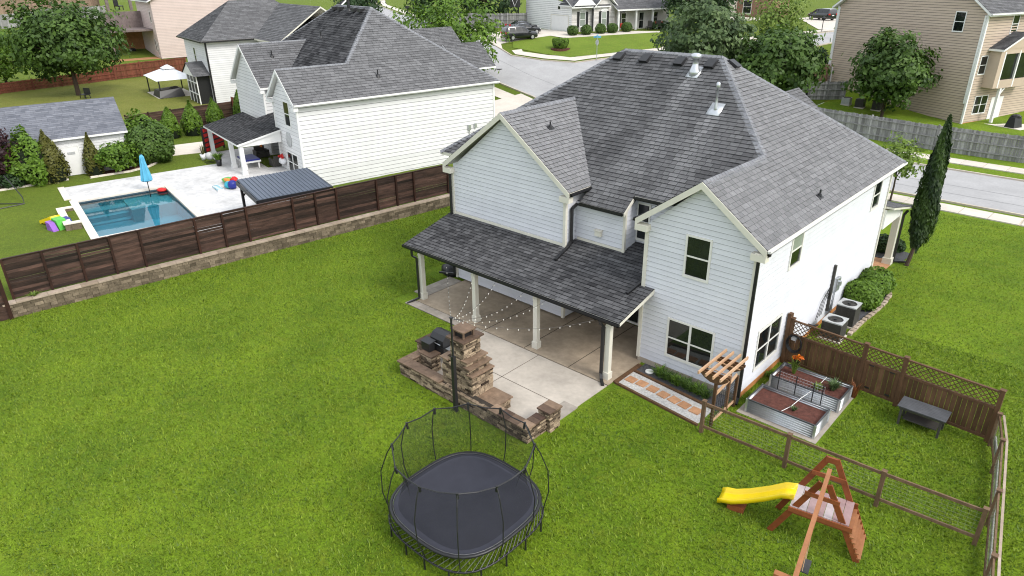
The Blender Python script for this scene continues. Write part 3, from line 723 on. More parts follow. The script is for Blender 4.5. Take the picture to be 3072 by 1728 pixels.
m = MB(); m.fbox(FB, 1.1, 1.38, .0, .17, 4.0, 4.22); m.fbox(FB, 1.07, 1.41, .0, .2, 4.22, 4.26); m.build('wall_vent', M_['trim'], house)
# ---- front porch beyond the far corner, front gable tip
m = MB(); m.prism([(-4.5, 13.78, 3.62), (.45, 13.78, 3.62), (.45, 17.2, 2.86), (-4.5, 17.2, 2.86)], (0, 0, .10)); m.build('front_porch_roof', M_['trim'], house)
s = Shingler(); s.plane([[(-4.5, 13.78, 3.725), (.47, 13.78, 3.725), (.47, 17.25, 2.95), (-4.5, 17.25, 2.95)]], .19, .29, lambda p: .5); s.finish(house.children[-1], M_['shingle'], 0)
m = MB(); m.box(-4.4, 16.35, 2.55, .2, 16.6, 2.85); m.prism([(.0, 13.8, 2.6), (.0, 16.35, 2.6), (.0, 16.35, 2.95), (.0, 13.8, 3.55)], (.15, 0, 0)); m.build('front_porch_beam', M_['trim_white'], house)
m = MB(); m.box(-.1, 16.33, .0, .2, 16.63, 2.55); m.box(-.16, 16.28, 0, .26, 16.68, .35); m.build('porch_column', M_['trim'], house)
downspout([(.35, 16.9, 2.8), (.26, 16.72, 2.6), (.26, 16.72, .12), (.8, 17.3, .05)], house, M_['black'], .1)
m = MB(); m.prism([(-5.6, 15.6, 8.0), (-2.6, 15.6, 5.7), (-8.6, 15.6, 5.7)], (0, -5.5, 0)); m.build('front_gable', M_['siding'], house)
gp = [[(-5.6, 15.9, 8.25), (-2.2, 15.9, 5.65), (-2.2, 12.2, 5.65), (-5.6, 10.7, 8.25)], [(-5.6, 15.9, 8.25), (-5.6, 10.7, 8.25), (-9.0, 12.2, 5.65), (-9.0, 15.9, 5.65)]]
m = MB(); deck(gp, m, .1); groof = m.build('front_gable_roof', M_['trim'], house)
s = Shingler(); s.plane([gp[0]], .19, .29, lambda p: .6); s.plane([gp[1]], .19, .29, lambda p: .5); s.finish(groof, M_['shingle'], 0)
# ---- electrics on the side wall
m = MB(); m.fbox(FS, 8.0, 8.12, .02, .12, .5, 2.6); m.build('conduit', M_['ac'], house)
m = MB(); m.fbox(FS, 8.45, 8.85, .02, .16, 1.25, 1.85); m.fbox(FS, 8.62, 8.68, .02, .08, .3, 1.25); m.lathe(FS(8.65, .18, 1.62), [(.09, -.09), (.09, .09)], 10); m.build('electric_meter', M_['galv'], house)
m = MB()
for k in range(4): m.tube([FS(6.9+k*.2, .03, .5), FS(7.0+k*.2, .1, 1.3+.1*k), FS(7.5+k*.1, .08, 1.5+.06*k), FS(8.0, .08, 1.1)], .012, 5)
m.build('cable', M_['black'], house)
m = MB(); m.tube([FS(6.1, .02, .62), FS(6.1, .3, .62)], .02, 6); m.tube([FS(6.1, .3, .62), FS(6.35, .34, .58)], .03, 6); m.build('garden_tap', M_['black'], house)
# ================================================================== patio, paving
def slab(name, x0, y0, x1, y1, z1, material, z0=-.15, t=.5):
    m = MB(); m.box(x0, y0, z0, x1, y1, z1, t); return tag(m.build(name, material), kind='structure')
slab('porch_slab', -14.6, -2.27, -4.1, 2.28, .04, M_['porchfloor'], t=.55)
slab('porch_slab', -4.1, -2.27, -3.9, -.04, .039, M_['porchfloor'], t=.55)
slab('patio', -10.2, -6.62, -3.9, -2.31, .03, M_['conc'], t=1.0)
slab('patio_edge', -4.45, -5.1, -3.85, -4.12, .034, M_['greypaver'])
m = MB(); m.box(-10.2, -2.31, -.1, -3.9, -2.27, .012)
for x in (-10.25, -8.0, -5.75): m.box(x-.015, -2.26, .02, x+.015, .74 if x < -8.4 else 2.27, .0435)
m.box(-10.19, -4.43, .02, -3.9, -4.405, .0325); m.box(-7.2, -6.5, .02, -7.18, -2.32, .0325)
tag(m.build('slab_joint', M_['joint']), kind='structure')
base = slab('paver_strip', -14.9, -2.78, -10.25, -2.29, .0, M_['joint'])
for i in range(11): brick('paver', M_['greypaver'], base, (-14.65+.42*i, -2.53, .005), (.405, .46, .07), bev=.05)
base = slab('paver_strip', -15.5, -1.7, -14.62, .65, .0, M_['joint'])
for i in range(5):
    for j in range(2): brick('paver', M_['greypaver'], base, (-15.28+.43*j, -1.47+.46*i, .005), (.42, .45, .07), bev=.05)
# ================================================================== stone masonry
def stone_face(F, a0, a1, z0, z1, parent, th=.14, hmin=.05, hmax=.10, proud=.03, skip=None):
    z = z0
    while z < z1-.03:
        h = min(R.uniform(hmin, hmax), z1-z); a = a0
        while a < a1-.04:
            w = min(R.uniform(.12, .36), a1-a)
            if a1-(a+w) < .09: w = a1-a
            if not (skip and skip(a+w/2, z+h/2)):
                o = R.uniform(-.01, proud); t = min(1, max(0, R.gauss(.68, .2) if R.random() < .62 else R.gauss(.2, .15)))
                c = F(a+w/2, o-th/2, z+h/2)
                brick('stone', M_['stone'], parent, c, (w-.022, th, h-.018), F.deg, t, .0, (R.uniform(-.02, .02), R.uniform(-.025, .025)))
            a += w
        z += h
def cap_slabs(parent, x0, y0, x1, y1, z, th=.06, along='x', n=3):
    for i in range(n):
        t = R.random()
        if along == 'x': a = x0+(x1-x0)*i/n; b = x0+(x1-x0)*(i+1)/n; brick('capstone', M_['flag'], parent, ((a+b)/2, (y0+y1)/2, z+th/2), (b-a-.008, y1-y0, th), 0, t, .06, (0, R.uniform(-.006, .006)))
        else: a = y0+(y1-y0)*i/n; b = y0+(y1-y0)*(i+1)/n; brick('capstone', M_['flag'], parent, ((x0+x1)/2, (a+b)/2, z+th/2), (x1-x0, b-a-.008, th), 0, t, .06, (R.uniform(-.006, .006), 0))
swall = thing('seat_wall', 'low stacked-stone seat wall with brown flagstone caps and an end pillar at the patio edge', 'stone wall', (-6, -6.7, 0))
m = MB(); m.box(-10.12, -6.72, -.1, -3.9, -6.5, .54); m.box(-10.12, -6.49, -.1, -9.95, -5.8, .54); m.box(-4.12, -6.49, -.1, -3.9, -5.85, .54); m.box(-4.08, -5.84, -.1, -3.72, -5.34, .72)
m.build('core', M_['mortar'], swall)
stone_face(Fr((-10.2, -6.8, 0), 0), 0, 6.38, .0, .55, swall)
stone_face(Fr((-3.82, -6.8, 0), 90), 0, .95, .0, .55, swall)
stone_face(Fr((-3.66, -5.88, 0), 90), 0, .56, .0, .74, swall)
stone_face(Fr((-4.13, -5.9, 0), 0), 0, .44, .55, .74, swall)
stone_face(Fr((-9.88, -6.5, 0), 90), 0, .7, .0, .55, swall)
cap_slabs(swall, -10.27, -6.88, -7.95, -6.44, .56, .06, 'x', 5); cap_slabs(swall, -5.5, -6.88, -3.76, -6.44, .56, .06, 'x', 4)
cap_slabs(swall, -10.27, -6.435, -9.86, -5.85, .56, .06, 'y', 2); cap_slabs(swall, -4.18, -6.435, -3.77, -5.93, .56, .06, 'y', 2)
cap_slabs(swall, -4.17, -5.93, -3.6, -5.28, .75, .06, 'y', 2)
fp = thing('outdoor_fireplace', 'tall stepped stone outdoor fireplace with chimney cap and brown hearth slab', 'fireplace', (-7.1, -6.1, 0))
m = MB(); m.box(-7.9, -6.55, 0, -6.55, -5.65, 1.28); m.box(-7.86, -6.55, 1.28, -6.68, -5.65, 1.52); m.box(-7.6, -6.5, 1.52, -6.82, -5.7, 1.72); m.box(-7.5, -6.48, 1.72, -6.97, -5.82, 2.42); m.box(-6.54, -6.5, 0, -5.68, -5.68, .40)
m.build('core', M_['mortar'], fp)
Fx = lambda x, y: Fr((x, y, 0), 90); Fy = lambda x, y: Fr((x, y, 0), 0)
stone_face(Fy(-7.98, -6.62), 0, 1.51, .0, 1.30, fp); stone_face(Fx(-6.47, -6.62), 0, 1.02, .44, 1.30, fp)
stone_face(Fy(-7.93, -6.62), 0, 1.33, 1.30, 1.53, fp); stone_face(Fx(-6.60, -6.62), 0, 1.0, 1.36, 1.53, fp)
stone_face(Fy(-7.68, -6.58), 0, .93, 1.53, 1.74, fp); stone_face(Fx(-6.75, -6.58), 0, .93, 1.59, 1.74, fp)
stone_face(Fy(-7.57, -6.55), 0, .67, 1.74, 2.44, fp); stone_face(Fx(-6.90, -6.55), 0, .8, 1.80, 2.44, fp)
stone_face(Fx(-5.62, -6.6), 0, .98, .0, .40, fp); stone_face(Fr((-7.98, -5.6, 0), -90), 0, .98, .3, 1.5, fp, proud=.02)
cap_slabs(fp, -6.70, -6.68, -6.40, -5.58, 1.30, .055, 'y', 2); cap_slabs(fp, -6.85, -6.67, -6.53, -5.56, 1.535, .055, 'y', 2); cap_slabs(fp, -7.0, -6.64, -6.66, -5.62, 1.745, .055, 'y', 2)
cap_slabs(fp, -8.04, -6.67, -7.62, -5.58, 1.535, .055, 'y', 2)
cap_slabs(fp, -7.66, -6.66, -6.80, -5.66, 2.445, .07, 'x', 2); cap_slabs(fp, -6.46, -6.68, -5.55, -5.58, .405, .06, 'y', 2)
m = MB(); m.box(-7.42, -6.42, 2.52, -7.06, -6.0, 2.76); m.build('flue_box', M_['black'], fp)
m = MB()
for x in (-7.46, -7.0):
    for y in (-6.44, -5.98): m.box(x-.03, y-.03, 2.52, x+.03, y+.03, 2.77)
m.build('cap_support', M_['flag'], fp)
m = MB(); m.prism([(-7.55, -6.54, 2.77), (-6.91, -6.54, 2.77), (-6.91, -5.9, 2.77), (-7.55, -5.9, 2.77)], (0, 0, .05)); m.build('chimney_slab', M_['flag'], fp)
gp_ = thing('grill_pier', 'stone grill counter with brown slab tops beside the black grill', 'stone counter', (-9.8, -5.5, 0))
m = MB(); m.box(-10.22, -5.78, 0, -9.96, -5.1, .95); m.box(-9.82, -5.98, 0, -9.32, -5.64, .72); m.build('core', M_['mortar'], gp_)
stone_face(Fy(-10.28, -5.85), 0, .38, .6, .97, gp_); stone_face(Fy(-9.88, -6.04), 0, .62, .03, .74, gp_); stone_face(Fx(-9.26, -6.04), 0, .45, .03, .74, gp_); stone_face(Fx(-9.9, -5.83), 0, .75, .55, .97, gp_)
cap_slabs(gp_, -10.34, -5.9, -9.86, -5.0, .975, .05, 'y', 2); cap_slabs(gp_, -9.92, -6.1, -9.2, -5.6, .745, .05, 'x', 2)
gr = thing('grill', 'black smoker grill with a rounded lid and side firebox', 'grill', (-9.5, -5.3, 0))
m = MB(); pr = [(.0, .0), (.0, .28), (.14, .46), (.36, .52), (.56, .44), (.62, .25), (.62, .0)]
m.prism([(-9.82, -5.56+y, .98+z) for y, z in pr], (.72, 0, 0)); m.build('lid', M_['black'], gr)
m = MB(); m.box(-9.84, -5.58, .55, -9.06, -4.9, .975); m.build('firebox', M_['black'], gr)
m = MB(); m.box(-9.95, -5.9, .82, -9.5, -5.6, 1.15); m.prism([(-9.98, -5.92, 1.155), (-9.47, -5.92, 1.155), (-9.47, -5.58, 1.2), (-9.98, -5.58, 1.2)], (0, 0, .02)); m.build('side_box', M_['black'], gr)
m = MB()
for x in (-9.78, -9.14):
    for y in (-5.5, -5.0): m.box(x-.03, y-.03, .03, x+.03, y+.03, .55)
m.build('leg', M_['black'], gr)
m = MB(); m.tube([(-9.75, -5.62, 1.12), (-9.2, -5.62, 1.12)], .018, 6); m.box(-9.05, -5.5, .96, -8.75, -5.0, .985); m.build('handle', M_['galv'], gr)
# ================================================================== pole and string lights
pole = thing('light_pole', 'slim black pole standing against the fireplace holding the string lights', 'pole', (-6.86, -7.07, 0))
m = MB(); m.beam((-6.86, -7.07, 0), (-6.86, -7.07, 2.2), .125, .125); m.build('post', M_['black'], pole)
m = MB(); m.beam((-6.86, -7.07, 2.2), (-6.86, -7.07, 3.62), .05, .05); m.box(-6.91, -7.12, 3.62, -6.81, -7.02, 3.65); m.build('extension', M_['black'], pole)
M_['bulb'] = mat('frosted_bulb', (.7, .68, .62), None, .3)
ends = [(-12.6, 'first'), (-10.9, 'second'), (-9.6, 'third'), (-8.05, 'fourth'), (-6.9, 'fifth'), (-4.5, 'sixth')]
for k, (x, nm) in enumerate(ends):
    A = Vector((-6.86, -7.07, 3.6)); B = Vector((x, -2.12, 2.5)); sag = .35+.12*R.random()
    pts = [A.lerp(B, i/14)-Vector((0, 0, sag*4*(i/14)*(1-i/14))) for i in range(15)]
    st = thing('string_light', nm+' string of white bulbs from the left between black pole and porch gutter', 'string lights', tuple(A), 'string lights over the patio')
    m = MB(); m.tube(pts, .005, 4); m.build('cable', M_['black'], st)
    m = MB()
    for i in range(1, 14): m.blob(pts[i]-Vector((0, 0, .05)), .019, .019, .028, 6, 4, amp=0)
    m.build('bulbs', M_['bulb'], st)['kind'] = 'stuff'
# ================================================================== trampoline
TC = Vector((-2.74, -10.52, -.05))
def se(h, th, ex=3.2):
    c, s_ = math.cos(th), math.sin(th); r = (abs(c)**ex+abs(s_)**ex)**(-1/ex); return Vector((h*r*c, h*r*s_, 0))
M_['rodm'] = mat('dull_grey_rod', (.13, .13, .135), None, .45, metal=.4)
tr = thing('trampoline', 'dark round-cornered trampoline with a black safety net on the lawn', 'trampoline', tuple(TC))
K = 48; ring = [2*PI*i/K for i in range(K)]
m = MB(); vs = [TC+Vector((0, 0, .86))]; 
for rr, dz in ((.5, .865), (.95, .885), (1.0, .90)): vs += [TC+se(1.74*rr, t, 2.9)+Vector((0, 0, dz)) for t in ring]
fs = [(0, 1+i, 1+(i+1) % K) for i in range(K)]
for g in range(2):
    b = 1+g*K
    fs += [(b+i, b+K+i, b+K+(i+1) % K, b+(i+1) % K) for i in range(K)]
m.add(vs, fs); m.build('mat', M_['tmat'], tr, True)
m = MB(); m.tube([TC+se(1.76, t, 2.9)+Vector((0, 0, .905)) for t in ring], .012, 6, closed=True); m.build('mat_edge', M_['rodm'], tr, True)
m = MB(); m.tube([TC+se(1.81, t, 2.9)+Vector((0, 0, .88)) for t in ring], .05, 6, closed=True); m.build('edge_pad', M_['black'], tr, True)
m = MB(); m.tube([TC+se(1.84, t)+Vector((0, 0, .45)) for t in ring], .03, 6, closed=True); m.build('frame', M_['black'], tr, True)
for i in range(72):
    t = 2*PI*i/72; m = MB(); m.tube([TC+se(1.86, t)+Vector((0, 0, .48)), TC+se(1.74, t+.2)+Vector((0, 0, .85))], .009, 4); m.build('rod', M_['rodm'], tr)
for i in range(16):
    t = 2*PI*(i+.5)/16; m = MB(); m.tube([TC+se(1.84, t)+Vector((0, 0, .45)), TC+se(1.84, t)+Vector((0, 0, .02))], .025, 6); m.build('leg', M_['black'], tr)
for i in range(0, 16, 2):
    t0, t1 = 2*PI*(i+.5)/16, 2*PI*(i+1.5)/16; m = MB(); m.tube([TC+se(1.84, t0)+Vector((0, 0, .03)), TC+se(1.84, t1)+Vector((0, 0, .03))], .02, 5); m.build('foot_bar', M_['black'], tr)
ZT = 2.72; NRD = 12; th0 = rad(12)
tops = [TC+Vector((1.86*math.cos(th0+2*PI*i/NRD), 1.86*math.sin(th0+2*PI*i/NRD), ZT)) for i in range(NRD)]
for i in range(NRD):
    th = th0+2*PI*i/NRD; d = Vector((math.cos(th), math.sin(th), 0)); b = TC+se(1.83, th)+Vector((0, 0, .5))
    pts = [b, b.lerp(tops[i], .3)+d*.22, b.lerp(tops[i], .62)+d*.27, b.lerp(tops[i], .88)+d*.12, tops[i]]
    m = MB(); m.tube(pts, .016, 5); m.build('net_rod', M_['black'], tr)
    m = MB(); m.tube([tops[i]+Vector((0, 0, .03)), tops[i]-Vector((0, 0, .16))-d*.03], .035, 6); m.build('rod_sleeve', M_['black'], tr)
m = MB()
for i in range(NRD):
    a, b = tops[i], tops[(i+1) % NRD]; c = (a+b)/2-Vector((0, 0, .05)); m.tube([a, c, b], .018, 5)
m.build('net_rim', M_['black'], tr)
net = MB(); rows = 7; cols = 4
def netp(i, u, v):
    a = th0+2*PI*(i+u)/NRD; t = tops[i].lerp(tops[(i+1) % NRD], u)-Vector((0, 0, .05*4*u*(1-u))); b = TC+se(1.60, a)+Vector((0, 0, .92))
    p = b.lerp(t, v); c = Vector((TC.x, TC.y, p.z)); k = .16*math.sin(PI*v)*(1-.3*(2*u-1)**2); return p+(c-p)*k
for i in range(NRD):
    vs = [netp(i, u/cols, v/rows) for v in range(rows+1) for u in range(cols+1)]; n = cols+1
    net.add(vs, [(r*n+c, r*n+c+1, (r+1)*n+c+1, (r+1)*n+c) for r in range(rows) for c in range(cols)])
net.build('net', M_['net'], tr, True)
# ================================================================== swing set
SW = Fr((4.58, -5.0, 0), 10.5)
sw = thing('swing_set', 'orange timber A-frame swing set with yellow slide and wooden platform', 'swing set', (4.58, -5.0, 0))
def bar(name, p, q, w, h, material, parent, t=None): m = MB(); m.beam(p, q, w, h, R.random() if t is None else t); return m.build(name, material, parent)
for o, zt_ in ((0, 2.05), (-.95, 2.2)):
    bar('leg', SW(-1.08, o, 0), SW(-.09, o, zt_), .05, .15, M_['playwood'], sw, 0); bar('leg', SW(1.08, o, 0), SW(.09, o, zt_), .05, .15, M_['playwood'], sw, .4)
    bar('brace', SW(-.42, o+.04, 1.62), SW(.42, o+.04, 1.62), .04, .12, M_['playwood'], sw)
    bar('brace', SW(-.62, o+.04, .93), SW(.66, o+.04, .93), .05, .14, M_['playwood'], sw)
bar('cap_board', SW(-.16, -.95, 2.13), SW(.16, -.95, 2.13), .07, .16, M_['playwood'], sw)
bar('top_beam', SW(.0, -.6, 2.03), SW(.0, 3.75, 2.06), .10, .16, M_['playwood2'], sw)
for s_ in (-1, 1): bar('leg', SW(s_*1.1, 3.62, 0), SW(s_*.08, 3.62, 2.0), .05, .15, M_['playwood'], sw)
bar('beam_bracket', SW(-.42, 3.5, 1.93), SW(.2, 3.5, 1.93), .14, .22, M_['playwood2'], sw)
for i in range(7): brick('deck_board', M_['deckboard'], sw, SW(-.60+.205*i, -.45, 1.05), (.195, .98, .035), SW.deg, [1, .9, .2, .1, .9, .15, .1][i])
for o in (.06, -.96): bar('side_rail', SW(-.72, o, .97), SW(.82, o, .97), .04, .13, M_['playwood'], sw)
for i in range(6):
    u = i/5; bar('rung', SW(.78+.33*u, .03, .86-.72*u), SW(.78+.33*u, -.98, .86-.72*u), .10, .035, M_['playwood2'], sw)
bar('ladder_side', SW(.74, -.97, .95), SW(1.14, -.97, 0), .04, .12, M_['playwood'], sw)
m = MB(); prof = [(-.27, .17), (-.25, .0), (-.17, -.02), (.17, -.02), (.25, 0), (.27, .17)]
line = [(-.66, 1.10), (-.95, 1.02), (-1.35, .72), (-1.85, .40), (-2.2, .22), (-2.45, .17), (-2.58, .10)]; vs = []; fs = []
for a, z in line:
    for oo, dz in prof: vs.append(SW(a, -.42+oo, z+dz))
n = len(prof)
for i in range(len(line)-1):
    for j in range(n-1): fs.append((i*n+j, i*n+j+1, (i+1)*n+j+1, (i+1)*n+j))
m.add(vs, fs); o = m.build('slide', M_['yellow'], sw, True); so = o.modifiers.new('s', 'SOLIDIFY'); so.thickness = .03
m = MB(); m.fbox(SW, -2.3, -1.85, -.6, -.2, -.05, .16); m.build('slide_foot', M_['playwood'], sw)
st = MB(); st.fbox(SW, -.14, .14, 1.1, 1.58, .48, .51); seat = st.build('swing_seat', M_['deckdark'], sw)
for oo in (1.12, 1.56): m = MB(); m.tube([SW(0, oo, .5), SW(0, oo*.98+.02, 1.98)], .009, 4); m.build('rope', M_['cedar_pale'], seat)
# ================================================================== raised beds
base = slab('bed_paving', .32, -.68, 3.02, 2.88, .02, M_['greypaver'], -.05, t=1.0)
def raised_bed(x0, y0, x1, y1, h, label):
    b = thing('raised_bed', label, 'raised bed', ((x0+x1)/2, (y0+y1)/2, 0), 'corrugated steel raised beds')
    def panel(F, L):
        m = MB(); n = 36; vs = []; fs = []
        for i in range(n+1):
            z = .02+h*i/n; o = .028*math.sin(i/n*2*PI*6); vs += [F(0, o, z), F(L, o, z)]
        for i in range(n): fs.append((2*i, 2*i+1, 2*i+3, 2*i+2))
        m.add(vs, fs); p = m.build('panel', M_['galv'], b, True); s_ = p.modifiers.new('s', 'SOLIDIFY'); s_.thickness = .012
    panel(Fr((x0, y0, 0), 0), x1-x0); panel(Fr((x1, y0, 0), 90), y1-y0); panel(Fr((x1, y1, 0), 180), x1-x0); panel(Fr((x0, y1, 0), -90), y1-y0)
    for x in (x0, x1):
        for y in (y0, y1): m = MB(); m.box(x-.035, y-.035, .02, x+.035, y+.035, h+.03); m.build('corner_post', M_['galv'], b)
    m = MB()
    for p, q in (((x0, y0), (x1, y0)), ((x1, y0), (x1, y1)), ((x1, y1), (x0, y1)), ((x0, y1), (x0, y0))): m.beam((*p, h+.02), (*q, h+.02), .05, .03)
    m.build('rim', M_['rim_dark'], b)
    n = 14; vs = []; fs = []
    for i in range(n+1):
        for j in range(n+1): vs.append((x0+.02+(x1-x0-.04)*i/n, y0+.02+(y1-y0-.04)*j/n, h-.10+R.uniform(-.025, .03)))
    for i in range(n):
        for j in range(n): fs.append((i*(n+1)+j, (i+1)*(n+1)+j, (i+1)*(n+1)+j+1, i*(n+1)+j+1))
    m = MB(); m.add(vs, fs); m.build('soil', M_['soil'], b, True)
    return b
bed1 = raised_bed(.56, -.46, 2.86, .74, .50, 'corrugated steel bed of bare red mulch nearest the wire fence')
bed2 = raised_bed(.52, 1.52, 2.92, 2.68, .50, 'corrugated steel bed with a lily and leafy plants beside the lattice fence')
tl = thing('wire_trellis', 'open wire trellis on black stakes between the two raised beds', 'trellis', (1.7, 1.2, 0))
for x in (.9, 1.5, 2.1, 2.4): m = MB(); m.tube([(x, 1.25, 0), (x, 1.25, 1.0)], .02, 5); m.build('stake', M_['black'], tl)
m = MB()
for i in range(7): m.tube([(.85, 1.25, .3+.11*i), (2.45, 1.25, .3+.11*i)], .005, 3)
for i in range(14): m.tube([(.9+.12*i, 1.25, .25), (.9+.12*i, 1.25, 1.0)], .005, 3)
m.build('wire', M_['galv'], tl)
m = MB(); m.tube([(1.72, -.4, .53), (1.8, .2, .44), (1.9, .74, .54), (1.95, 1.3, .5), (2.0, 2.0, .45), (2.05, 2.65, .54)], .011, 5); tag(m.build('irrigation_pipe', M_['trim_white']), 'thin white watering pipe laid across both raised beds', 'pipe')
# ================================================================== stepping stone path
pb = slab('gravel_path', -3.72, -1.95, -3.70, -1.9, .0, M_['gravel'])
m = MB(); q = [(-3.74, -1.86), (-3.74, -.86), (-.3, -1.16), (-.3, -2.2)]
m.prism([(x, y, -.05) for x, y in q[::-1]], (0, 0, .075)); pth = tag(m.build('gravel_path_bed', M_['gravel']), kind='structure')
bpy.data.objects.remove(pb)
for k, (x, y) in enumerate([(-3.46, -1.40), (-3.02, -1.37), (-2.53, -1.42), (-2.05, -1.48), (-1.60, -1.51), (-1.17, -1.56), (-.71, -1.60)]):
    brick('stepping_stone', M_['paver'], pth, (x, y, .035), (.36, .36, .05), -6+R.uniform(-6, 6), None, .06)
m = MB(); m.beam((-3.8, -1.95, .02), (-.25, -2.3, .02), .09, .12); m.beam((-3.8, -1.95, .02), (-3.8, -.3, .02), .16, .1); m.beam((-3.72, -.8, .03), (-.3, -1.1, .03), .1, .1); tag(m.build('path_edging', M_['cedar'], pth), kind='stuff')
bedg = MB(); bedg.prism([(-3.72, -.82, -.05), (-.2, -1.1, -.05), (-.1, -.04, -.05), (-3.72, -.04, -.05)], (0, 0, .065)); tag(bedg.build('planting_bed', M_['darkgravel']), kind='structure')
m = MB(); m.lathe((-3.28, -.46, 0), [(.16, 0), (.16, .045), (.13, .055), (.02, .055)], 16); tag(m.build('drain_lid', M_['plate']), 'round pale drain lid in the dark gravel bed under the window', 'drain lid')
# ================================================================== arbor
ar = thing('arbor', 'small cedar arbor with four rafters at the house corner', 'arbor', (.06, -1.5, 0))
for y in (-2.02, -1.02): bar('post', (.08, y, 0), (.08, y, 1.98), .09, .09, M_['cedar'], ar)
bar('short_post', (.10, -.45, 0), (.10, -.45, 1.25), .09, .09, M_['cedar'], ar)
for y in (-1.98, -.92):
    for s_ in (-1, 1):
        m = MB(); yy = y+s_*.07-.02
        m.prism([(-.5, yy, 1.98), (-.5, yy, 1.9), (-.32, yy, 1.76), (-.12, yy, 1.68), (.2, yy, 1.68), (.36, yy, 1.78), (.48, yy, 1.9), (.48, yy, 1.98)], (0, .04, 0)); m.build('cross_beam', M_['cedar'], ar)
for i in range(4): x = -.42+.255*i; bar('rafter', (x, -2.35, 2.03), (x, -.42, 2.03), .05, .10, M_['cedar_pale'], ar)
for k in range(2):
    x = -.2+.35*k; bar('slat', (-.48, -1.75+.55*k, 1.96), (.46, -1.75+.55*k, 1.96), .03, .03, M_['cedar_pale'], ar)
for y0, y1, z1 in ((-1.97, -1.07, 1.25), (-.97, -.5, 1.2)):
    bar('panel_rail', (.09, y0, z1), (.09, y1, z1+.1), .04, .12, M_['cedar_pale'], ar); bar('panel_rail', (.09, y0, .22), (.09, y1, .22), .04, .12, M_['cedar_pale'], ar)
    m = MB()
    for i in range(9): m.tube([(.09, y0, .28+.1*i), (.09, y1, .28+.1*i)], .008, 4)
    for i in range(1, 6): y = y0+(y1-y0)*i/6; m.tube([(.09, y, .25), (.09, y, z1)], .008, 4)
    m.build('wire_panel', M_['black'], ar)
# ================================================================== lattice fence with gate
lf = thing('lattice_fence', 'brown timber privacy fence with a lattice top and a plank gate', 'fence', (3.6, 3.25, 0))
LA = Vector((.22, 3.58, 0)); LB = Vector((7.02, 3.08, 0)); ld = (LB-LA).normalized(); LD = math.degrees(math.atan2(ld.y, ld.x)); LF = Fr(LA, LD)
posts = [0.03, 2.72, 4.02, 6.80]
for a in posts: m = MB(); m.fbox(LF, a-.065, a+.065, -.065, .065, 0, 1.92); m.fbox(LF, a-.085, a+.085, -.085, .085, 1.92, 1.95); m.build('post', M_['cedar'], lf)
m = MB(); m.fbox(LF, -.15, -.02, -.1, .1, 0, 2.1); m.build('post', M_['cedar'], lf)
for i, (a0, a1) in enumerate(zip(posts[:-1], posts[1:])):
    a0 += .07; a1 -= .07; gate = i == 1
    for z, h in ((1.85, .05), (1.27, .09), (.16, .09)): m = MB(); m.fbox(LF, a0, a1, -.03, .05, z-h/2, z+h/2); m.build('rail', M_['cedar'], lf)
    n = int((a1-a0)/.145); w = (a1-a0)/n
    for k in range(n): brick('board', M_['cedar'], lf, LF(a0+w*(k+.5), -.0, .67), (w-.012, .022, 1.12), LD, None)
    la = MB(); H = .51; stp = .17; zb = 1.315; Lx = a1-a0
    k = -int(H/stp)-1
    while k*stp < Lx:
        for sg in (1, -1):
            x0, x1 = (k*stp, k*stp+H) if sg == 1 else (k*stp+H, k*stp); q0, q1 = (x0, zb), (x1, zb+H)
            def cl(p, q):
                t0, t1 = 0, 1; d = q[0]-p[0]
                ts = sorted(((0-p[0])/d, (Lx-p[0])/d)); t0 = max(0, ts[0]); t1 = min(1, ts[1]); return t0, t1
            t0, t1 = cl(q0, q1)
            if t1-t0 > .05:
                P_ = lambda t: LF(a0+q0[0]+(q1[0]-q0[0])*t, .012*sg, q0[1]+(q1[1]-q0[1])*t)
                la.beam(P_(t0), P_(t1), .010, .026, R.random())
        k += 1
    la.build('lattice', M_['cedar'], lf)['kind'] = 'stuff'
    if gate:
        for a in (a0+.05, a1-.05): m = MB(); m.fbox(LF, a-.045, a+.045, .015, .055, .2, 1.28); m.build('gate_stile', M_['cedar'], lf)
        for a, s_ in ((a0+.16, 1), (a1-.16, -1)):
            for z, s2 in ((1.2, -1), (.3, 1)): m = MB(); m.beam(LF(a, .04, z), LF(a+.16*s_, .04, z+.12*s2*0), .02, .05); m.build('hinge', M_['black'], lf)
hs_ = thing('garden_hose', 'coiled dark garden hose hanging on the fence post by the house', 'hose', (.45, 3.45, 1))
m = MB()
for k in range(4):
    r = .24+.02*k; m.tube([LF(.28, .12+.018*k, 1.0)+LF.a*(r*math.cos(t*PI/9))+Vector((0, 0, r*1.25*math.sin(t*PI/9))) for t in range(18)], .016, 5, closed=True)
m.build('coil', M_['black'], hs_); m = MB(); m.fbox(LF, .2, .36, .03, .3, 1.2, 1.3); m.build('hanger', M_['galv'], hs_)
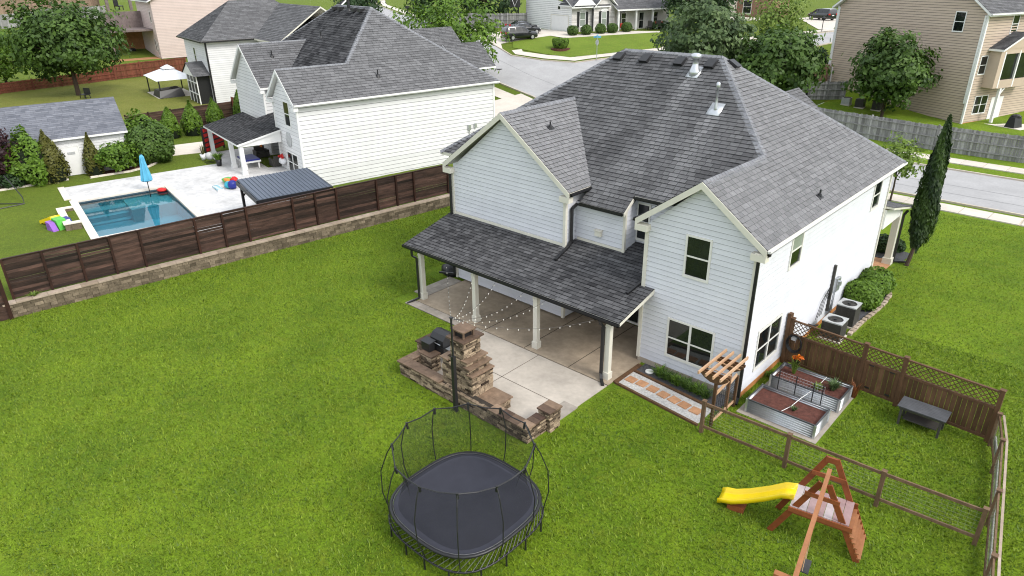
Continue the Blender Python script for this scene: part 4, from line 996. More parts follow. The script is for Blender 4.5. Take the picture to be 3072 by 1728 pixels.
# ================================================================== wire fence runs
M_['rail'] = mat('weathered_brown_rail', (.115, .068, .036), (.18, .115, .07), .75, 2, .3, .25, 30, st=(3, 3, 1))
M_['wire'] = mat('dull_wire', (.22, .24, .15), None, .5)
def wire_fence(pts, label, extra=None):
    f = thing('wire_fence', label, 'fence', (*pts[0], 0), 'post and wire fences round the vegetable plot')
    for p in pts: m = MB(); m.box(p[0]-.055, p[1]-.055, 0, p[0]+.055, p[1]+.055, 1.22); m.box(p[0]-.07, p[1]-.07, 1.22, p[0]+.07, p[1]+.07, 1.245); m.build('post', M_['rail'], f)
    w = MB()
    for p, q in zip(pts[:-1], pts[1:]):
        P3 = Vector((*p, 0)); Q3 = Vector((*q, 0)); d = (Q3-P3).normalized(); L = (Q3-P3).length
        for z in (1.13, .26): bar('rail', P3+d*.06+Vector((0, 0, z)), Q3-d*.06+Vector((0, 0, z)), .045, .09, M_['rail'], f)
        n = int(L/.15)
        for i in range(1, n): c = P3+d*(L*i/n); w.tube([c+Vector((0, 0, .28)), c+Vector((0, 0, 1.1))], .0032, 3, caps=False)
        for z in (.4, .52, .64, .76, .88, 1.0): w.tube([P3+Vector((0, 0, z)), Q3+Vector((0, 0, z))], .0032, 3, caps=False)
    w.build('wire_mesh', M_['wire'], f)['kind'] = 'stuff'
    return f
wire_fence([(.0, -2.52), (2.74, -2.42), (5.34, -2.32), (7.72, -2.14)], 'brown post-and-wire fence along the front of the vegetable plot behind the slide')
wf = wire_fence([(7.12, 2.9), (7.45, 1.45), (7.82, -1.12), (8.2, -3.78), (8.6, -6.4), (9.0, -9.0)], 'brown post-and-wire fence running down the right edge of the lawn')
for p, q in (((7.12, 2.9), (7.45, 1.45)), ((7.45, 1.45), (7.82, -1.12)), ((7.82, -1.12), (8.2, -3.78)), ((8.2, -3.78), (8.6, -6.4))):
    bar('cap_rail', (p[0]+.1, p[1], 1.2), (q[0]+.1, q[1], 1.2), .06, .03, M_['capstone'], wf); bar('bottom_board', (p[0]+.08, p[1], .3), (q[0]+.08, q[1], .3), .03, .22, M_['greyfence'], wf)
# ================================================================== potting bench
M_['tabletop'] = mat('dark_grey_plank', (.075, .077, .083), (.11, .112, .12), .7, 3, .2)
bt = thing('garden_table', 'dark grey slatted garden table standing by the lattice fence', 'table', (5.2, 2.55, 0))
for i in range(8): brick('slat', M_['tabletop'], bt, (5.2, 2.2+.094*i, .70), (1.42, .088, .03), 0, .0+.1*R.random())
m = MB(); m.box(4.55, 2.2, .6, 5.85, 2.24, .68); m.box(4.55, 2.82, .6, 5.85, 2.86, .68); m.build('apron', M_['ac'], bt)
for x in (4.62, 5.78):
    for y in (2.24, 2.84): m = MB(); m.box(x-.035, y-.035, 0, x+.035, y+.035, .68); m.build('leg', M_['ac'], bt)
m = MB(); m.box(4.7, 2.3, .2, 5.7, 2.8, .24); m.build('shelf', M_['ac'], bt)
# ================================================================== air conditioners
def acunit(x0, y0, x1, y1, h, label):
    u = thing('air_conditioner', label, 'air conditioner', ((x0+x1)/2, (y0+y1)/2, 0), 'air conditioners on the side wall')
    m = MB(); m.box(x0-.06, y0-.06, -.02, x1+.06, y1+.06, .07); m.build('pad', M_['conc_pale'], u)
    m = MB(); m.box(x0, y0, .075, x1, y1, h-.04); 
    for i in range(16):
        z = .12+(h-.2)*i/16; m.box(x0-.008, y0-.008, z, x1+.008, y1+.008, z+.018)
    m.build('louvre_panel', M_['ac'], u)
    cx, cy = (x0+x1)/2, (y0+y1)/2; r = min(x1-x0, y1-y0)*.40; n = 24; vs = []; fs = []
    for i in range(n):
        t = 2*PI*i/n; s_ = max(abs(math.cos(t)), abs(math.sin(t))); vs += [(cx+(x1-x0+.03)/2*math.cos(t)/s_, cy+(y1-y0+.03)/2*math.sin(t)/s_, h), (cx+r*math.cos(t), cy+r*math.sin(t), h), (cx+r*math.cos(t), cy+r*math.sin(t), h-.12), (cx+(x1-x0+.03)/2*math.cos(t)/s_, cy+(y1-y0+.03)/2*math.sin(t)/s_, h-.05)]
    for i in range(n):
        a, b = 4*i, 4*((i+1) % n); fs += [(a, b, b+1, a+1), (a+1, b+1, b+2, a+2), (a+3, b+3, b, a)]
    m = MB(); m.add(vs, fs); m.build('top_cover', M_['ac_top'], u)
    m = MB(); m.lathe((cx, cy, h-.2), [(r*.98, 0), (r*.98, .02)], 20); fan = m.build('fan', M_['black'], u)
    m = MB()
    for k in range(1, 7): m.tube([(cx+r*k/6.2*math.cos(2*PI*i/24), cy+r*k/6.2*math.sin(2*PI*i/24), h-.01) for i in range(24)], .004, 3, closed=True)
    m.lathe((cx, cy, h-.03), [(.06, 0), (.06, .04)], 10); m.build('grille', M_['black'], u)
acunit(.44, 6.42, 1.20, 7.2, .84, 'charcoal air conditioner nearer the lattice fence'); acunit(.42, 8.05, 1.18, 8.8, .95, 'taller charcoal air conditioner beside the round shrubs')
# stone edging and gravel bed by the shrubs
m = MB(); m.prism([(.03, 9.0, -.04), (1.15, 9.0, -.04), (1.35, 11.3, -.04), (1.15, 13.2, -.04), (.03, 13.6, -.04)], (0, 0, .06)); gb = tag(m.build('gravel_bed', M_['darkgravel']), kind='structure')
ep = [(1.28, 7.4), (1.3, 9.0), (1.38, 10.1), (1.44, 11.4), (1.36, 12.5), (1.05, 13.4)]
for (xa, ya), (xb, yb) in zip(ep[:-1], ep[1:]):
    n = max(1, int(math.hypot(xb-xa, yb-ya)/.3))
    for i in range(n):
        u = (i+.5)/n; brick('edging_stone', M_['capstone'], gb, (xa+(xb-xa)*u, ya+(yb-ya)*u, .05), (.17, .27, .12), -math.degrees(math.atan2(xb-xa, yb-ya))+R.uniform(-8, 8), None, .1)
slab('front_porch_slab', -4.4, 13.78, .25, 16.9, .05, M_['paver'], t=.3)
m = MB(); m.prism([(-.8, 17.0, -.03), (.5, 17.0, -.03), (.7, 18.6, -.03), (-.8, 19.0, -.03)], (0, 0, .07)); tag(m.build('front_gravel_bed', M_['darkgravel']), kind='structure')
# dark covered heap left of the porch
m = MB(); m.blob((-15.75, .95, .18), .55, .4, .32, 10, 6, amp=.25, seed=4); tag(m.build('covered_pile', M_['black'], None, True), 'low heap under a black plastic sheet behind the porch corner', 'heap')
# ================================================================== retaining wall and dark board fence
rwall = thing('retaining_wall', 'tan split-face block retaining wall with pale cap along the left lawn edge', 'retaining wall', (-25.4, -3.5, 0))
WF = Fr((WALL_A.x, WALL_A.y, 0), math.degrees(math.atan2(WALL_D.y, WALL_D.x)))       # a along, o towards our lawn
m = MB(); m.fbox(WF, -40, 24.6, -.33, -.19, -.3, .66); m.build('core', M_['mortar'], rwall)
RW0 = -.25; k = 0; cnt = 0; rest = MB()
for row in range(4):
    a = RW0-(.2 if row % 2 else 0); z0 = -.02+.165*row
    while a < 24.5:
        w = R.choice((.28, .36, .43, .5)); a1 = min(a+w, 24.55)
        if a1-max(a, RW0) > .08:
            a_ = max(a, RW0); c = WF((a_+a1)/2, -.10+R.uniform(-.012, .012), z0+.0825)
            brick('block', M_['block'], rwall, c, (a1-a_-.012, .22, .155), WF.deg, None, 0, (R.uniform(-.02, .02), R.uniform(-.012, .012)))
        a = a1
a = RW0
while a < 24.5: a1 = min(a+R.uniform(.5, .8), 24.55); brick('capstone', M_['capstone'], rwall, WF((a+a1)/2, -.16, .68), (a1-a-.01, .42, .08), WF.deg, None, .06); a = a1
m = MB(); m.fbox(WF, -30, RW0-.1, -.1, 0, 0, .64); m.build('plank_end', M_['darkwood'], rwall)
df = thing('board_fence', 'long dark-stained horizontal board fence standing on the retaining wall', 'fence', (-25.8, -3.5, .7))
PS = [.24, 1.75, 3.15, 4.48, 5.79, 8.38, 9.75, 11.0, 13.57, 14.91, 16.21, 18.83, 20.18, 21.44, 24.0]
for a in PS: m = MB(); m.fbox(WF, a-.05, a+.05, -.43, -.33, .66, 2.64, R.random()); m.build('post', M_['darkpost'], df)
for a0, a1 in zip(PS[:-1], PS[1:]):
    z = .74; 
    while z < 2.58:
        h = .145
        brick('board', M_['darkwood'], df, WF((a0+a1)/2, -.46+R.uniform(-.005, .005), z+h/2), (a1-a0-.012, .022, h-(R.uniform(.012, .03) if R.random() < .07 else .003)), WF.deg, None, 0, (R.uniform(-.03, .03), R.uniform(-.004, .004)))
        z += h
    m = MB(); m.fbox(WF, a0+.05, a1-.05, -.5, -.38, 2.60, 2.63, R.random()); m.build('top_rail', M_['darkpost'], df)
# lower continuation beyond the corner post at the left frame edge
m = MB(); m.fbox(WF, -.16, -.0, .0, .12, -.05, 2.0); m.build('post', M_['darkpost'], df)
for i in range(11): brick('board', M_['darkwood'], df, WF(-1.6, .02, .09+.165*i), (2.9, .03, .155), WF.deg, .6 if i < 4 else None)
# ================================================================== neighbour's white house
NP = lambda x, y, z: NF(x, -y, z)
ND = dict(he=5.15, e=.38, m1=.78, m2=.757, ov=.30, w=4.46, ye=2.2, D=16.2, left=-20.0, LW=(-15.6, -8.9, .8))
nh = thing('house', 'white lap-sided house with grey hipped roof behind the dark board fence', 'house', tuple(NF(-8, -8, 0)))
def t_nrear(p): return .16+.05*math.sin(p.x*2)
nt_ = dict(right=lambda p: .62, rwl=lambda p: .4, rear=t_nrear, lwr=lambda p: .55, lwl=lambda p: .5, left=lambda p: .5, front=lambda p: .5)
NK = hip_house_roof(NP, ND, nh, None, M_['trim_white'], nt_, 0, .24, .45)
SWH = M_['siding_white']; nzt = 4.97
NR_ = Fr(NF(-4.46, 0, 0), -10.4); NS_ = Fr(NF(0, 0, 0), 79.6)
wall(NR_, [(0, 0), (4.46, 0), (4.46, nzt), (2.23, NK['zw']-.2), (0, nzt)], [(1.45, 3.5, .0, 1.5), (2.0, 3.1, 3.35, 5.1)], nh, SWH, .26, gap=.026)
wall(NS_, [(0, -.95), (16.2, -.95), (16.2, nzt), (0, nzt)], [], nh, SWH, .29, gap=.03)
NL_ = Fr(NF(-15.6, -.8, 0), -10.4)
wall(NL_, [(0, 0), (6.7, 0), (6.7, nzt), (3.35, NK['zl']-.2), (0, nzt)], [], nh, SWH, .26, gap=.026)
NC_ = Fr(NF(-8.9, -2.5, 0), -10.4)
wall(NC_, [(0, 0), (4.44, 0), (4.44, nzt), (0, nzt)], [(.6, 2.4, 0, 2.1)], nh, SWH, .26, gap=.026)
wall(Fr(NF(-8.9, -.8, 0), 79.6), [(0, 0), (1.7, 0), (1.7, nzt), (0, nzt)], [], nh, SWH, .26, gap=.026)
wall(Fr(NF(-4.46, -2.5, 0), -100.4), [(0, 0), (2.5, 0), (2.5, nzt), (0, nzt)], [], nh, SWH, .26, gap=.026)
wall(Fr(NF(-15.6, -12, 0), -100.4), [(0, 0), (11.2, 0), (11.2, nzt), (0, nzt)], [], nh, SWH, .2, each=False)
window(NR_, 1.45, 3.5, .0, 1.5, nh, 2, fm=M_['trim_white']); window(NR_, 2.0, 3.1, 3.35, 5.1, nh, 1, fm=M_['trim_white'])
window(NC_, .6, 2.4, .02, 2.1, nh, 2, False, fm=M_['trim_white'], name='patio_door')
vpost(NR_, 4.46, .005, 0, nzt, .13, nh, M_['trim_white']); vpost(NR_, 0, .005, 0, nzt, .13, nh, M_['trim_white']); vpost(NS_, 16.2, .005, 0, nzt, .13, nh, M_['trim_white']); vpost(NL_, 6.7, .005, 0, nzt, .13, nh, M_['trim_white'])
gutter(NS_, -.3, 16.5, .385, 5.15, nh, M_['trim_white'], .12)
m = MB(); m.fbox(NS_, -.25, 16.5, .005, .37, 4.95, 5.0); m.build('soffit', M_['trim_white'], nh)
# front gables beyond the ridge
for u, v0, v1, z, hw in ((-4.95, 11.2, 15.6, 8.95, 2.6), (-3.2, 13.6, 17.2, 7.8, 2.2)):
    g2 = [[NP(u, v0, z), NP(u, v1, z), NP(u+hw, v1, z-hw*.78), NP(u+hw, v0+hw*.2, z-hw*.78)], [NP(u, v0, z), NP(u-hw, v0+hw*.2, z-hw*.78), NP(u-hw, v1, z-hw*.78), NP(u, v1, z)]]
    m = MB(); deck(g2, m, .12); gr_ = m.build('front_gable_roof', M_['trim_white'], nh)
    s = Shingler(); s.plane([g2[0]], .16, .33, lambda p: .6); s.plane([g2[1]], .16, .33, lambda p: .5); s.finish(gr_, M_['shingle'], 0)
# roof fittings
nrear = lambda x, y: ND['he']+ND['m2']*(y-ND['ye'])
for u in (-12.3, -11.2, -8.5, -7.4): m = MB(); y = NK['yr']-.5; m.fbox(NF, u-.22, u+.22, -y-.25, -y+.2, nrear(u, y)+.02, nrear(u, y)+.3); m.build('roof_vent', M_['black'], nh)
m = MB(); y = NK['yr']-.45; m.lathe(NF(-9.7, -y, nrear(0, y)-.1), [(.22, 0), (.15, .2), (.13, .3), (.13, 1.0), (.22, 1.0), (.22, 1.15)], 10); m.build('flue_pipe', M_['black'], nh)
for u, v, z in ((-1.0, 6.7, ND['he']+ND['m1']*1.38), (-11.0, 2.6, NK['zl']-1.0), (-9.9, 6.4, nrear(0, 6.4))): m = MB(); m.lathe(NF(u, -v, z-.1), [(.2, .0), (.12, .22), (.05, .26), (.05, .6)], 8); m.build('vent_pipe', M_['black'], nh)
m = MB(); m.fbox(NS_, 13.6, 13.85, .02, .15, 1.6, 2.0); m.fbox(NS_, 14.2, 14.4, .02, .15, 1.7, 2.05); m.fbox(NS_, 13.7, 13.75, .02, .07, .5, 1.6); m.build('electric_meter', M_['galv'], nh)
m = MB(); n = 20; c = NR_(2.25, .04, 2.42)
m.tube([c+NR_.a*(.5*math.cos(2*PI*i/n))+Vector((0, 0, .5*math.sin(2*PI*i/n))) for i in range(n)], .04, 6, closed=True)
m.prism([c+NR_.a*(.48*math.cos(2*PI*i/n))+Vector((0, 0, .48*math.sin(2*PI*i/n))) for i in range(n)], NR_.n*.02); m.build('round_ornament', M_['ac_top'], nh)
# back porch
npz = lambda o: 2.92-.21*o
q4 = [[NF(-12.2, 3.25, npz(3.25)), NF(-3.6, 3.25, npz(3.25)), NF(-3.6, .02, npz(.02)), NF(-12.2, .02, npz(.02))], [NF(-8.85, .02, npz(.02)), NF(-4.5, .02, npz(.02)), NF(-4.5, -2.4, npz(-2.4)), NF(-8.85, -2.4, npz(-2.4))]]
m = MB(); deck(q4, m, .13); pr_ = m.build('porch_roof', M_['trim_white'], nh)
s = Shingler(); s.plane(q4, .16, .33, lambda p: .17); s.finish(pr_, M_['shingle'], 0)
m = MB(); m.fbox(NF, -12.0, -3.8, 2.85, 3.05, 1.95, 2.14); m.prism([NF(-3.8, 3.05, 2.0), NF(-3.8, .05, 2.0), NF(-3.8, .05, 2.75), NF(-3.8, 3.05, 2.14)], NF.a*.06); m.build('porch_beam', M_['trim_white'], nh)
for a in (-3.95, -6.4, -11.8): m = MB(); m.fbox(NF, a-.14, a+.14, 2.8, 3.08, 0, 1.96); m.fbox(NF, a-.18, a+.18, 2.76, 3.12, 0, .25); m.build('porch_column', M_['trim_white'], nh)
# ================================================================== pool and deck
pa0, pa1, po0, po1 = POOL
def nslab(name, a0, a1, o0, o1, z0, z1, material, parent=None, t=.5):
    m = MB(); m.fbox(NF, a0, a1, o0, o1, z0, z1, t); o = m.build(name, material, parent); return tag(o, kind='structure') if parent is None else o
nslab('pool_deck', -8.45, pa0-.42, 1.0, 13.72, -.05, .03, M_['stamp']); nslab('pool_deck', pa0-.42, 0, -2.4, po0-.42, -.05, .028, M_['stamp']); nslab('pool_deck', .0, 8.4, 1.6, po0-.42, -.3, .029, M_['stamp'])
nslab('pool_deck', pa1+.42, 8.4, po0-.42, 8.9, -.05, .027, M_['stamp'])
nslab('pool_deck', -12.3, -8.46, -2.4, 3.4, -.05, .031, M_['stamp']); nslab('deck_border', -8.6, -5.1, 13.725, 14.1, -.05, .06, M_['cope'])
pool = thing('swimming_pool', 'rectangular blue swimming pool with pale coping in the neighbouring yard', 'pool', tuple(NF(-.2, 10.9, 0)))
for a0, a1, o0, o1 in ((pa0-.42, pa1+.42, po0-.42, po0), (pa0-.42, pa1+.42, po1, po1+.42), (pa0-.42, pa0, po0, po1), (pa1, pa1+.42, po0, po1)):
    m = MB(); m.fbox(NF, a0, a1, o0, o1, -.06, .045, R.random()); m.build('coping', M_['cope'], pool)
M_['plaster'] = mat('pool_plaster', (.13, .44, .56), (.30, .62, .70), .6, 1, .08)
M_['tile'] = mat('pool_tile', (.05, .085, .11), (.08, .12, .15), .3, 8, .3)
m = MB(); m.fbox(NF, pa0-.05, pa1+.05, po0-.05, po1+.05, -1.7, -1.2, .2)
m.fbox(NF, pa0-.06, pa0, po0, po1, -1.5, -.3); m.fbox(NF, pa1, pa1+.06, po0, po1, -1.5, -.3); m.fbox(NF, pa0, pa1, po0-.06, po0, -1.5, -.3); m.fbox(NF, pa0, pa1, po1, po1+.06, -1.5, -.3)
m.build('basin', M_['plaster'], pool)
m = MB()
m.fbox(NF, pa0-.05, pa0+.015, po0, po1, -.3, -.06); m.fbox(NF, pa1-.015, pa1+.05, po0, po1, -.3, -.06); m.fbox(NF, pa0, pa1, po0-.05, po0+.015, -.3, -.06); m.fbox(NF, pa0, pa1, po1-.015, po1+.05, -.3, -.06); m.build('tile_band', M_['tile'], pool)
m = MB(); m.fbox(NF, pa0, -1.6, po0, 10.9, -1.5, -.38, 1); m.build('sun_shelf', M_['plaster'], pool)
for i in range(3): m = MB(); m.fbox(NF, pa0+.0, -3.3+.5*i, 10.9, po1-.02*i, -1.5, -.55-.28*i, .9-.2*i); m.build('pool_step', M_['plaster'], pool)
wm = bpy.data.materials.new('pool_water'); wm.use_nodes = True; t_ = wm.node_tree; N_ = t_.nodes; N_.clear()
ou = N_.new('ShaderNodeOutputMaterial'); tb_ = N_.new('ShaderNodeBsdfTransparent'); tb_.inputs[0].default_value = (.58, .93, .98, 1); gl = N_.new('ShaderNodeBsdfGlossy'); gl.inputs['Roughness'].default_value = .02
fz = N_.new('ShaderNodeFresnel'); fz.inputs[0].default_value = 1.5; nz = N_.new('ShaderNodeTexNoise'); nz.inputs['Scale'].default_value = 3; bpn = N_.new('ShaderNodeBump'); bpn.inputs['Strength'].default_value = .05; bpn.inputs['Distance'].default_value = .02
ge = N_.new('ShaderNodeNewGeometry'); mx_ = N_.new('ShaderNodeMixShader')
for a, b in ((ge.outputs['Position'], nz.inputs['Vector']), (nz.outputs['Fac'], bpn.inputs['Height']), (bpn.outputs[0], gl.inputs['Normal']), (bpn.outputs[0], fz.inputs['Normal']), (fz.outputs[0], mx_.inputs[0]), (tb_.outputs[0], mx_.inputs[1]), (gl.outputs[0], mx_.inputs[2]), (mx_.outputs[0], ou.inputs[0])): t_.links.new(a, b)
m = MB(); m.add([NF(pa0, po0, -.14), NF(pa1, po0, -.14), NF(pa1, po1, -.14), NF(pa0, po1, -.14)], [(3, 2, 1, 0)]); m.build('water', wm, pool)
m = MB(); m.blob(NF(pa0+.4, po0+.3, -.05), .4, .3, .12, 10, 5, amp=.05); tag(m.build('pool_float', M_['redboard'], None, True), 'red float lying at the far corner of the pool', 'pool float')
ub = thing('patio_umbrella', 'closed light blue parasol standing on the shallow shelf of the pool', 'umbrella', tuple(NF(-3.9, 9.3, -.38)))
c = NF(-3.9, 9.3, -.38); m = MB(); m.tube([c, c+Vector((0, 0, 2.9))], .03, 8); m.build('pole', M_['black'], ub)
m = MB(); vs = []; fs = []; prof = [(.05, 2.85), (.12, 2.7), (.17, 2.2), (.24, 1.7), (.30, 1.3), (.31, 1.15), (.22, 1.08)]; n = 24
for r, z in prof: vs += [c+Vector((r*(1+.22*(j % 3 == 0)-.1*(j % 3 == 1))*math.cos(2*PI*j/n), r*(1+.22*(j % 3 == 0))*math.sin(2*PI*j/n), z)) for j in range(n)]
for i in range(len(prof)-1): fs += [(i*n+j, i*n+(j+1) % n, (i+1)*n+(j+1) % n, (i+1)*n+j) for j in range(n)]
m.add(vs, fs); m.build('canopy', M_['blue'], ub)
# planter by the pool
pl = thing('planter', 'low brick planter with cream caps and turf inside at the pool side', 'planter', tuple(NF(-.2, 14.3, 0)))
m = MB(); m.fbox(NF, -2.0, 1.65, 14.45, 14.75, 0, .36); m.fbox(NF, -2.0, -1.7, 13.95, 14.44, 0, .36); m.fbox(NF, 1.35, 1.65, 13.95, 14.44, 0, .36); m.build('planter_wall', M_['block'], pl)
m = MB(); m.fbox(NF, -2.05, 1.7, 14.4, 14.8, .365, .42); m.fbox(NF, -2.05, -1.65, 13.92, 14.395, .365, .42); m.fbox(NF, 1.3, 1.7, 13.92, 14.395, .365, .42); m.build('cap', M_['cope'], pl)
m = MB(); m.fbox(NF, -1.69, 1.34, 13.9, 14.44, 0, .2); m.build('turf_fill', M_['turf'], pl)
# toys
M_['green'] = mat('green_plastic', (.10, .45, .06), None, .35); M_['purple'] = mat('purple_plastic', (.26, .10, .45), None, .35); M_['teal'] = mat('teal_plastic', (.03, .32, .42), None, .35); M_['navy'] = mat('navy_plastic', (.02, .03, .22), None, .35); M_['orange'] = mat('orange_plastic', (.75, .22, .02), None, .4)
ty = thing('toy_slide', 'small plastic toy slide in yellow green and purple on the turf', 'toy slide', tuple(NF(.6, 15.0, 0)))
m = MB(); F = NF.sub(.3, 15.1, 0, 20)
for a, z in ((0, .55), (-.4, .4), (-.8, .2), (-1.1, .08)): m.fbox(F, a-.22, a+.22, -.22, .22, z-.03, z+.03)
m.prism([F(-1.3, .25, .0), F(.2, .25, .5), F(.2, .25, .7), F(-1.3, .25, .2)], F.n*.04); m.prism([F(-1.3, -.25, .0), F(.2, -.25, .5), F(.2, -.25, .7), F(-1.3, -.25, .2)], F.n*.04); m.build('chute', M_['yellow'], ty)
m = MB(); m.prism([F(.2, .26, 0), F(.95, .26, 0), F(.75, .26, .55), F(.2, .26, .6)], F.n*-.5); m.build('climber', M_['green'], ty)
m = MB(); m.prism([F(.2, .6, 0), F(.9, .6, 0), F(.6, .6, .45), F(.2, .6, .5)], F.n*-.3); m.build('side_block', M_['purple'], ty)
m = MB(); m.prism([F(.2, -.28, 0), F(.9, -.28, 0), F(.6, -.28, .45), F(.2, -.28, .5)], F.n*-.3); m.build('side_block', M_['navy'], ty)
hm = thing('hammock_stand', 'black tubular hammock stand on the turf at the left edge', 'hammock stand', tuple(NF(-7, 17, 0)))
m = MB(); m.tube([NF(-5.6, 17.9, .03), NF(-5.9, 16.2, .03), NF(-6.4, 16.2, .35), NF(-7.6, 16.6, 1.15), NF(-8.0, 16.8, 1.5)], .035, 6); m.tube([NF(-5.9, 16.2, .03), NF(-7.2, 17.9, .03)], .035, 6); m.tube([NF(-5.6, 17.9, .03), NF(-7.0, 18.1, .5)], .035, 6); m.build('frame', M_['black'], hm)
# pool toys by the porch
def toy(name, c, r, material, label, sd=1): m = MB(); m.blob(NF(*c), *r, 10, 7, amp=.1, seed=sd); return tag(m.build(name, material, None, True), label, 'pool toy')
toy('beach_ball', (-.8, 4.75, .32), (.3, .3, .3), M_['navy'], 'blue ball at the front of the heap of pool toys'); toy('float_ring', (-1.15, 4.9, .25), (.32, .28, .25), M_['teal'], 'teal inflatable in the heap of pool toys', 2)
toy('float_mat', (-2.3, 4.5, .22), (.8, .4, .2), M_['green'], 'green float lying behind the heap of pool toys', 3); toy('float_mat', (-1.7, 4.75, .42), (.5, .2, .12), M_['orange'], 'orange pool float on top of the heap of pool toys', 4); toy('float_mat', (-1.15, 4.5, .55), (.25, .25, .2), M_['redboard'], 'red inflatable on the heap of pool toys', 5)
nd = thing('pool_noodle', 'striped teal and white lounger strip on the deck', 'pool float', tuple(NF(-1.7, 5.3, .1)))
for i in range(8): m = MB(); m.fbox(NF, -2.0+.16*i, -1.85+.16*i, 5.35, 5.75, .03, .14); m.build('segment', M_['white'] if i % 2 else M_['teal'], nd)
# pergola by the fence
pg = thing('pergola', 'black pergola with a slate-blue ribbed metal roof next to the board fence', 'pergola', tuple(NF(7.3, 3.9, 0)))
ridge_z = 2.18
m = MB(); rp_ = lambda a, o: 2.22-.10*(a-5.5)
m.prism([NF(5.45, 6.05, rp_(5.45, 0)), NF(9.0, 6.05, rp_(9.0, 0)), NF(9.0, 1.8, rp_(9, 0)), NF(5.45, 1.8, rp_(5.45, 0))], (0, 0, .05)); roofp = m.build('roof', M_['metalroof'], pg)
for i in range(19): o = 1.85+.23*i; m = MB(); m.beam(NF(5.46, o, rp_(5.46, 0)+.06), NF(8.98, o, rp_(8.98, 0)+.06), .035, .035); m.build('rib', M_['metalroof'], roofp)
m = MB(); m.fbox(NF, 8.95, 9.05, 1.75, 6.1, 1.68, 1.9); m.fbox(NF, 5.4, 5.5, 1.75, 6.1, 2.02, 2.2); m.beam(NF(5.5, 6.1, 2.1), NF(8.95, 6.1, 1.78), .1, .2); m.beam(NF(5.5, 1.75, 2.1), NF(8.95, 1.75, 1.78), .1, .2); m.build('beam', M_['black'], pg)
for a in (5.55, 8.85):
    for o in (1.95, 5.9): m = MB(); m.fbox(NF, a-.07, a+.07, o-.07, o+.07, 0, 1.75); m.build('post', M_['black'], pg); m = MB(); m.beam(NF(a, o, 1.25), NF(a, o+(.45 if o < 3 else -.45), 1.7), .06, .08); m.build('knee_brace', M_['black'], pg)
tb = thing('bar_table', 'pale wood table under the metal-roofed pergola', 'table', tuple(NF(7.6, 3.8, 0)))
m = MB(); m.fbox(NF, 7.0, 8.3, 2.6, 5.0, .86, .92); m.build('top', M_['cedar_pale'], tb)
for a in (7.1, 8.2):
    for o in (2.7, 4.9): m = MB(); m.fbox(NF, a-.05, a+.05, o-.05, o+.05, 0, .86); m.build('leg', M_['black'], tb)
ch = thing('folding_chair', 'red and white folding chair at the pergola corner', 'chair', tuple(NF(8.2, 5.5, 0)))
m = MB(); m.fbox(NF, 7.95, 8.45, 5.35, 5.8, .45, .5); m.build('seat', M_['redboard'], ch); m = MB()
m.tube([NF(7.95, 5.3, 0), NF(7.95, 5.85, 1.45), NF(8.45, 5.85, 1.45), NF(8.45, 5.3, 0)], .025, 5); m.tube([NF(7.95, 5.85, .0), NF(7.95, 5.3, .5)], .025, 5); m.tube([NF(8.45, 5.85, 0), NF(8.45, 5.3, .5)], .025, 5); m.build('frame', M_['trim_white'], ch)
m = MB(); m.fbox(NF, 7.98, 8.42, 5.6, 5.62, .9, 1.4); m.build('backrest', M_['redboard'], ch)
m = MB(); F_ = NF.sub(9.4, 1.5, 0, 0); m.prism([F_(-.15, -.35, 1.55), F_(.15, -.35, 1.55), F_(.2, -.35, 1.8), F_(-.2, -.35, 1.85)], F_.n*.85); tag(m.build('yellow_toy_roof', M_['yellow']), 'yellow plastic playhouse roof peeking over the dark fence', 'toy')
# porch furniture
def sofa(a, o, deg, label, material, w=1.5, name='sofa'):
    s_ = thing(name, label, 'sofa', tuple(NF(a, o, 0))); F = NF.sub(a, o, 0, deg)
    m = MB(); m.fbox(F, -w/2, w/2, -.35, .35, .1, .38); m.build('seat_base', M_['ac'], s_)
    m = MB(); m.fbox(F, -w/2+.12, w/2-.12, -.33, .3, .385, .5); m.build('cushion', material, s_)
    m = MB(); m.fbox(F, -w/2, w/2, -.45, -.355, .1, .85); m.build('backrest', M_['ac'], s_)
    for q in (-1, 1): m = MB(); m.fbox(F, q*(w/2+.06)-.06, q*(w/2+.06)+.06, -.4, .38, .1, .62); m.build('armrest', M_['ac'], s_)
sofa(-6.6, -1.4, 0, 'dark wicker sofa at the back of the white house porch', M_['ac_top'], 1.8); sofa(-8.2, .3, 90, 'dark wicker armchair under the porch roof', M_['ac'], .8, 'armchair'); sofa(-4.9, .2, -90, 'grey lounge chair leaning beside the porch wall', M_['ac_top'], .8, 'lounge_chair')
tt = thing('patio_table', 'blue-topped games table between the porch columns', 'table', tuple(NF(-6.0, 2.0, 0)))
m = MB(); m.fbox(NF, -6.9, -5.1, 1.4, 2.5, .62, .72); m.build('top', M_['navy'], tt); m = MB(); m.fbox(NF, -6.95, -5.05, 1.35, 2.55, .5, .615); m.build('frame', M_['trim_white'], tt)
for a in (-6.8, -5.2):
    for o in (1.5, 2.4): m = MB(); m.fbox(NF, a-.05, a+.05, o-.05, o+.05, 0, .5); m.build('leg', M_['trim_white'], tt)
rs = thing('slat_screen', 'black-framed screen of bright red slats beside the porch', 'screen', tuple(NF(-12.6, 2.7, 0)))
SA, SB = NF(-11.9, 3.5, 0), NF(-13.6, 1.6, 0); SFr = Fr(SA, math.degrees(math.atan2((SB-SA).y, (SB-SA).x))+180); Ls = (SB-SA).length
for a in (0, -Ls): m = MB(); m.fbox(SFr, a-.06, a+.06, -.06, .06, 0, 2.15); m.build('post', M_['black'], rs)
m = MB(); m.fbox(SFr, -Ls, 0, -.05, -.02, .2, 2.1); m.build('backing', M_['black'], rs)
for i in range(5): m = MB(); m.fbox(SFr, -Ls+.06, -.06, -.09, .03, .25+.38*i, .49+.38*i); m.build('slat', M_['redboard'], rs)
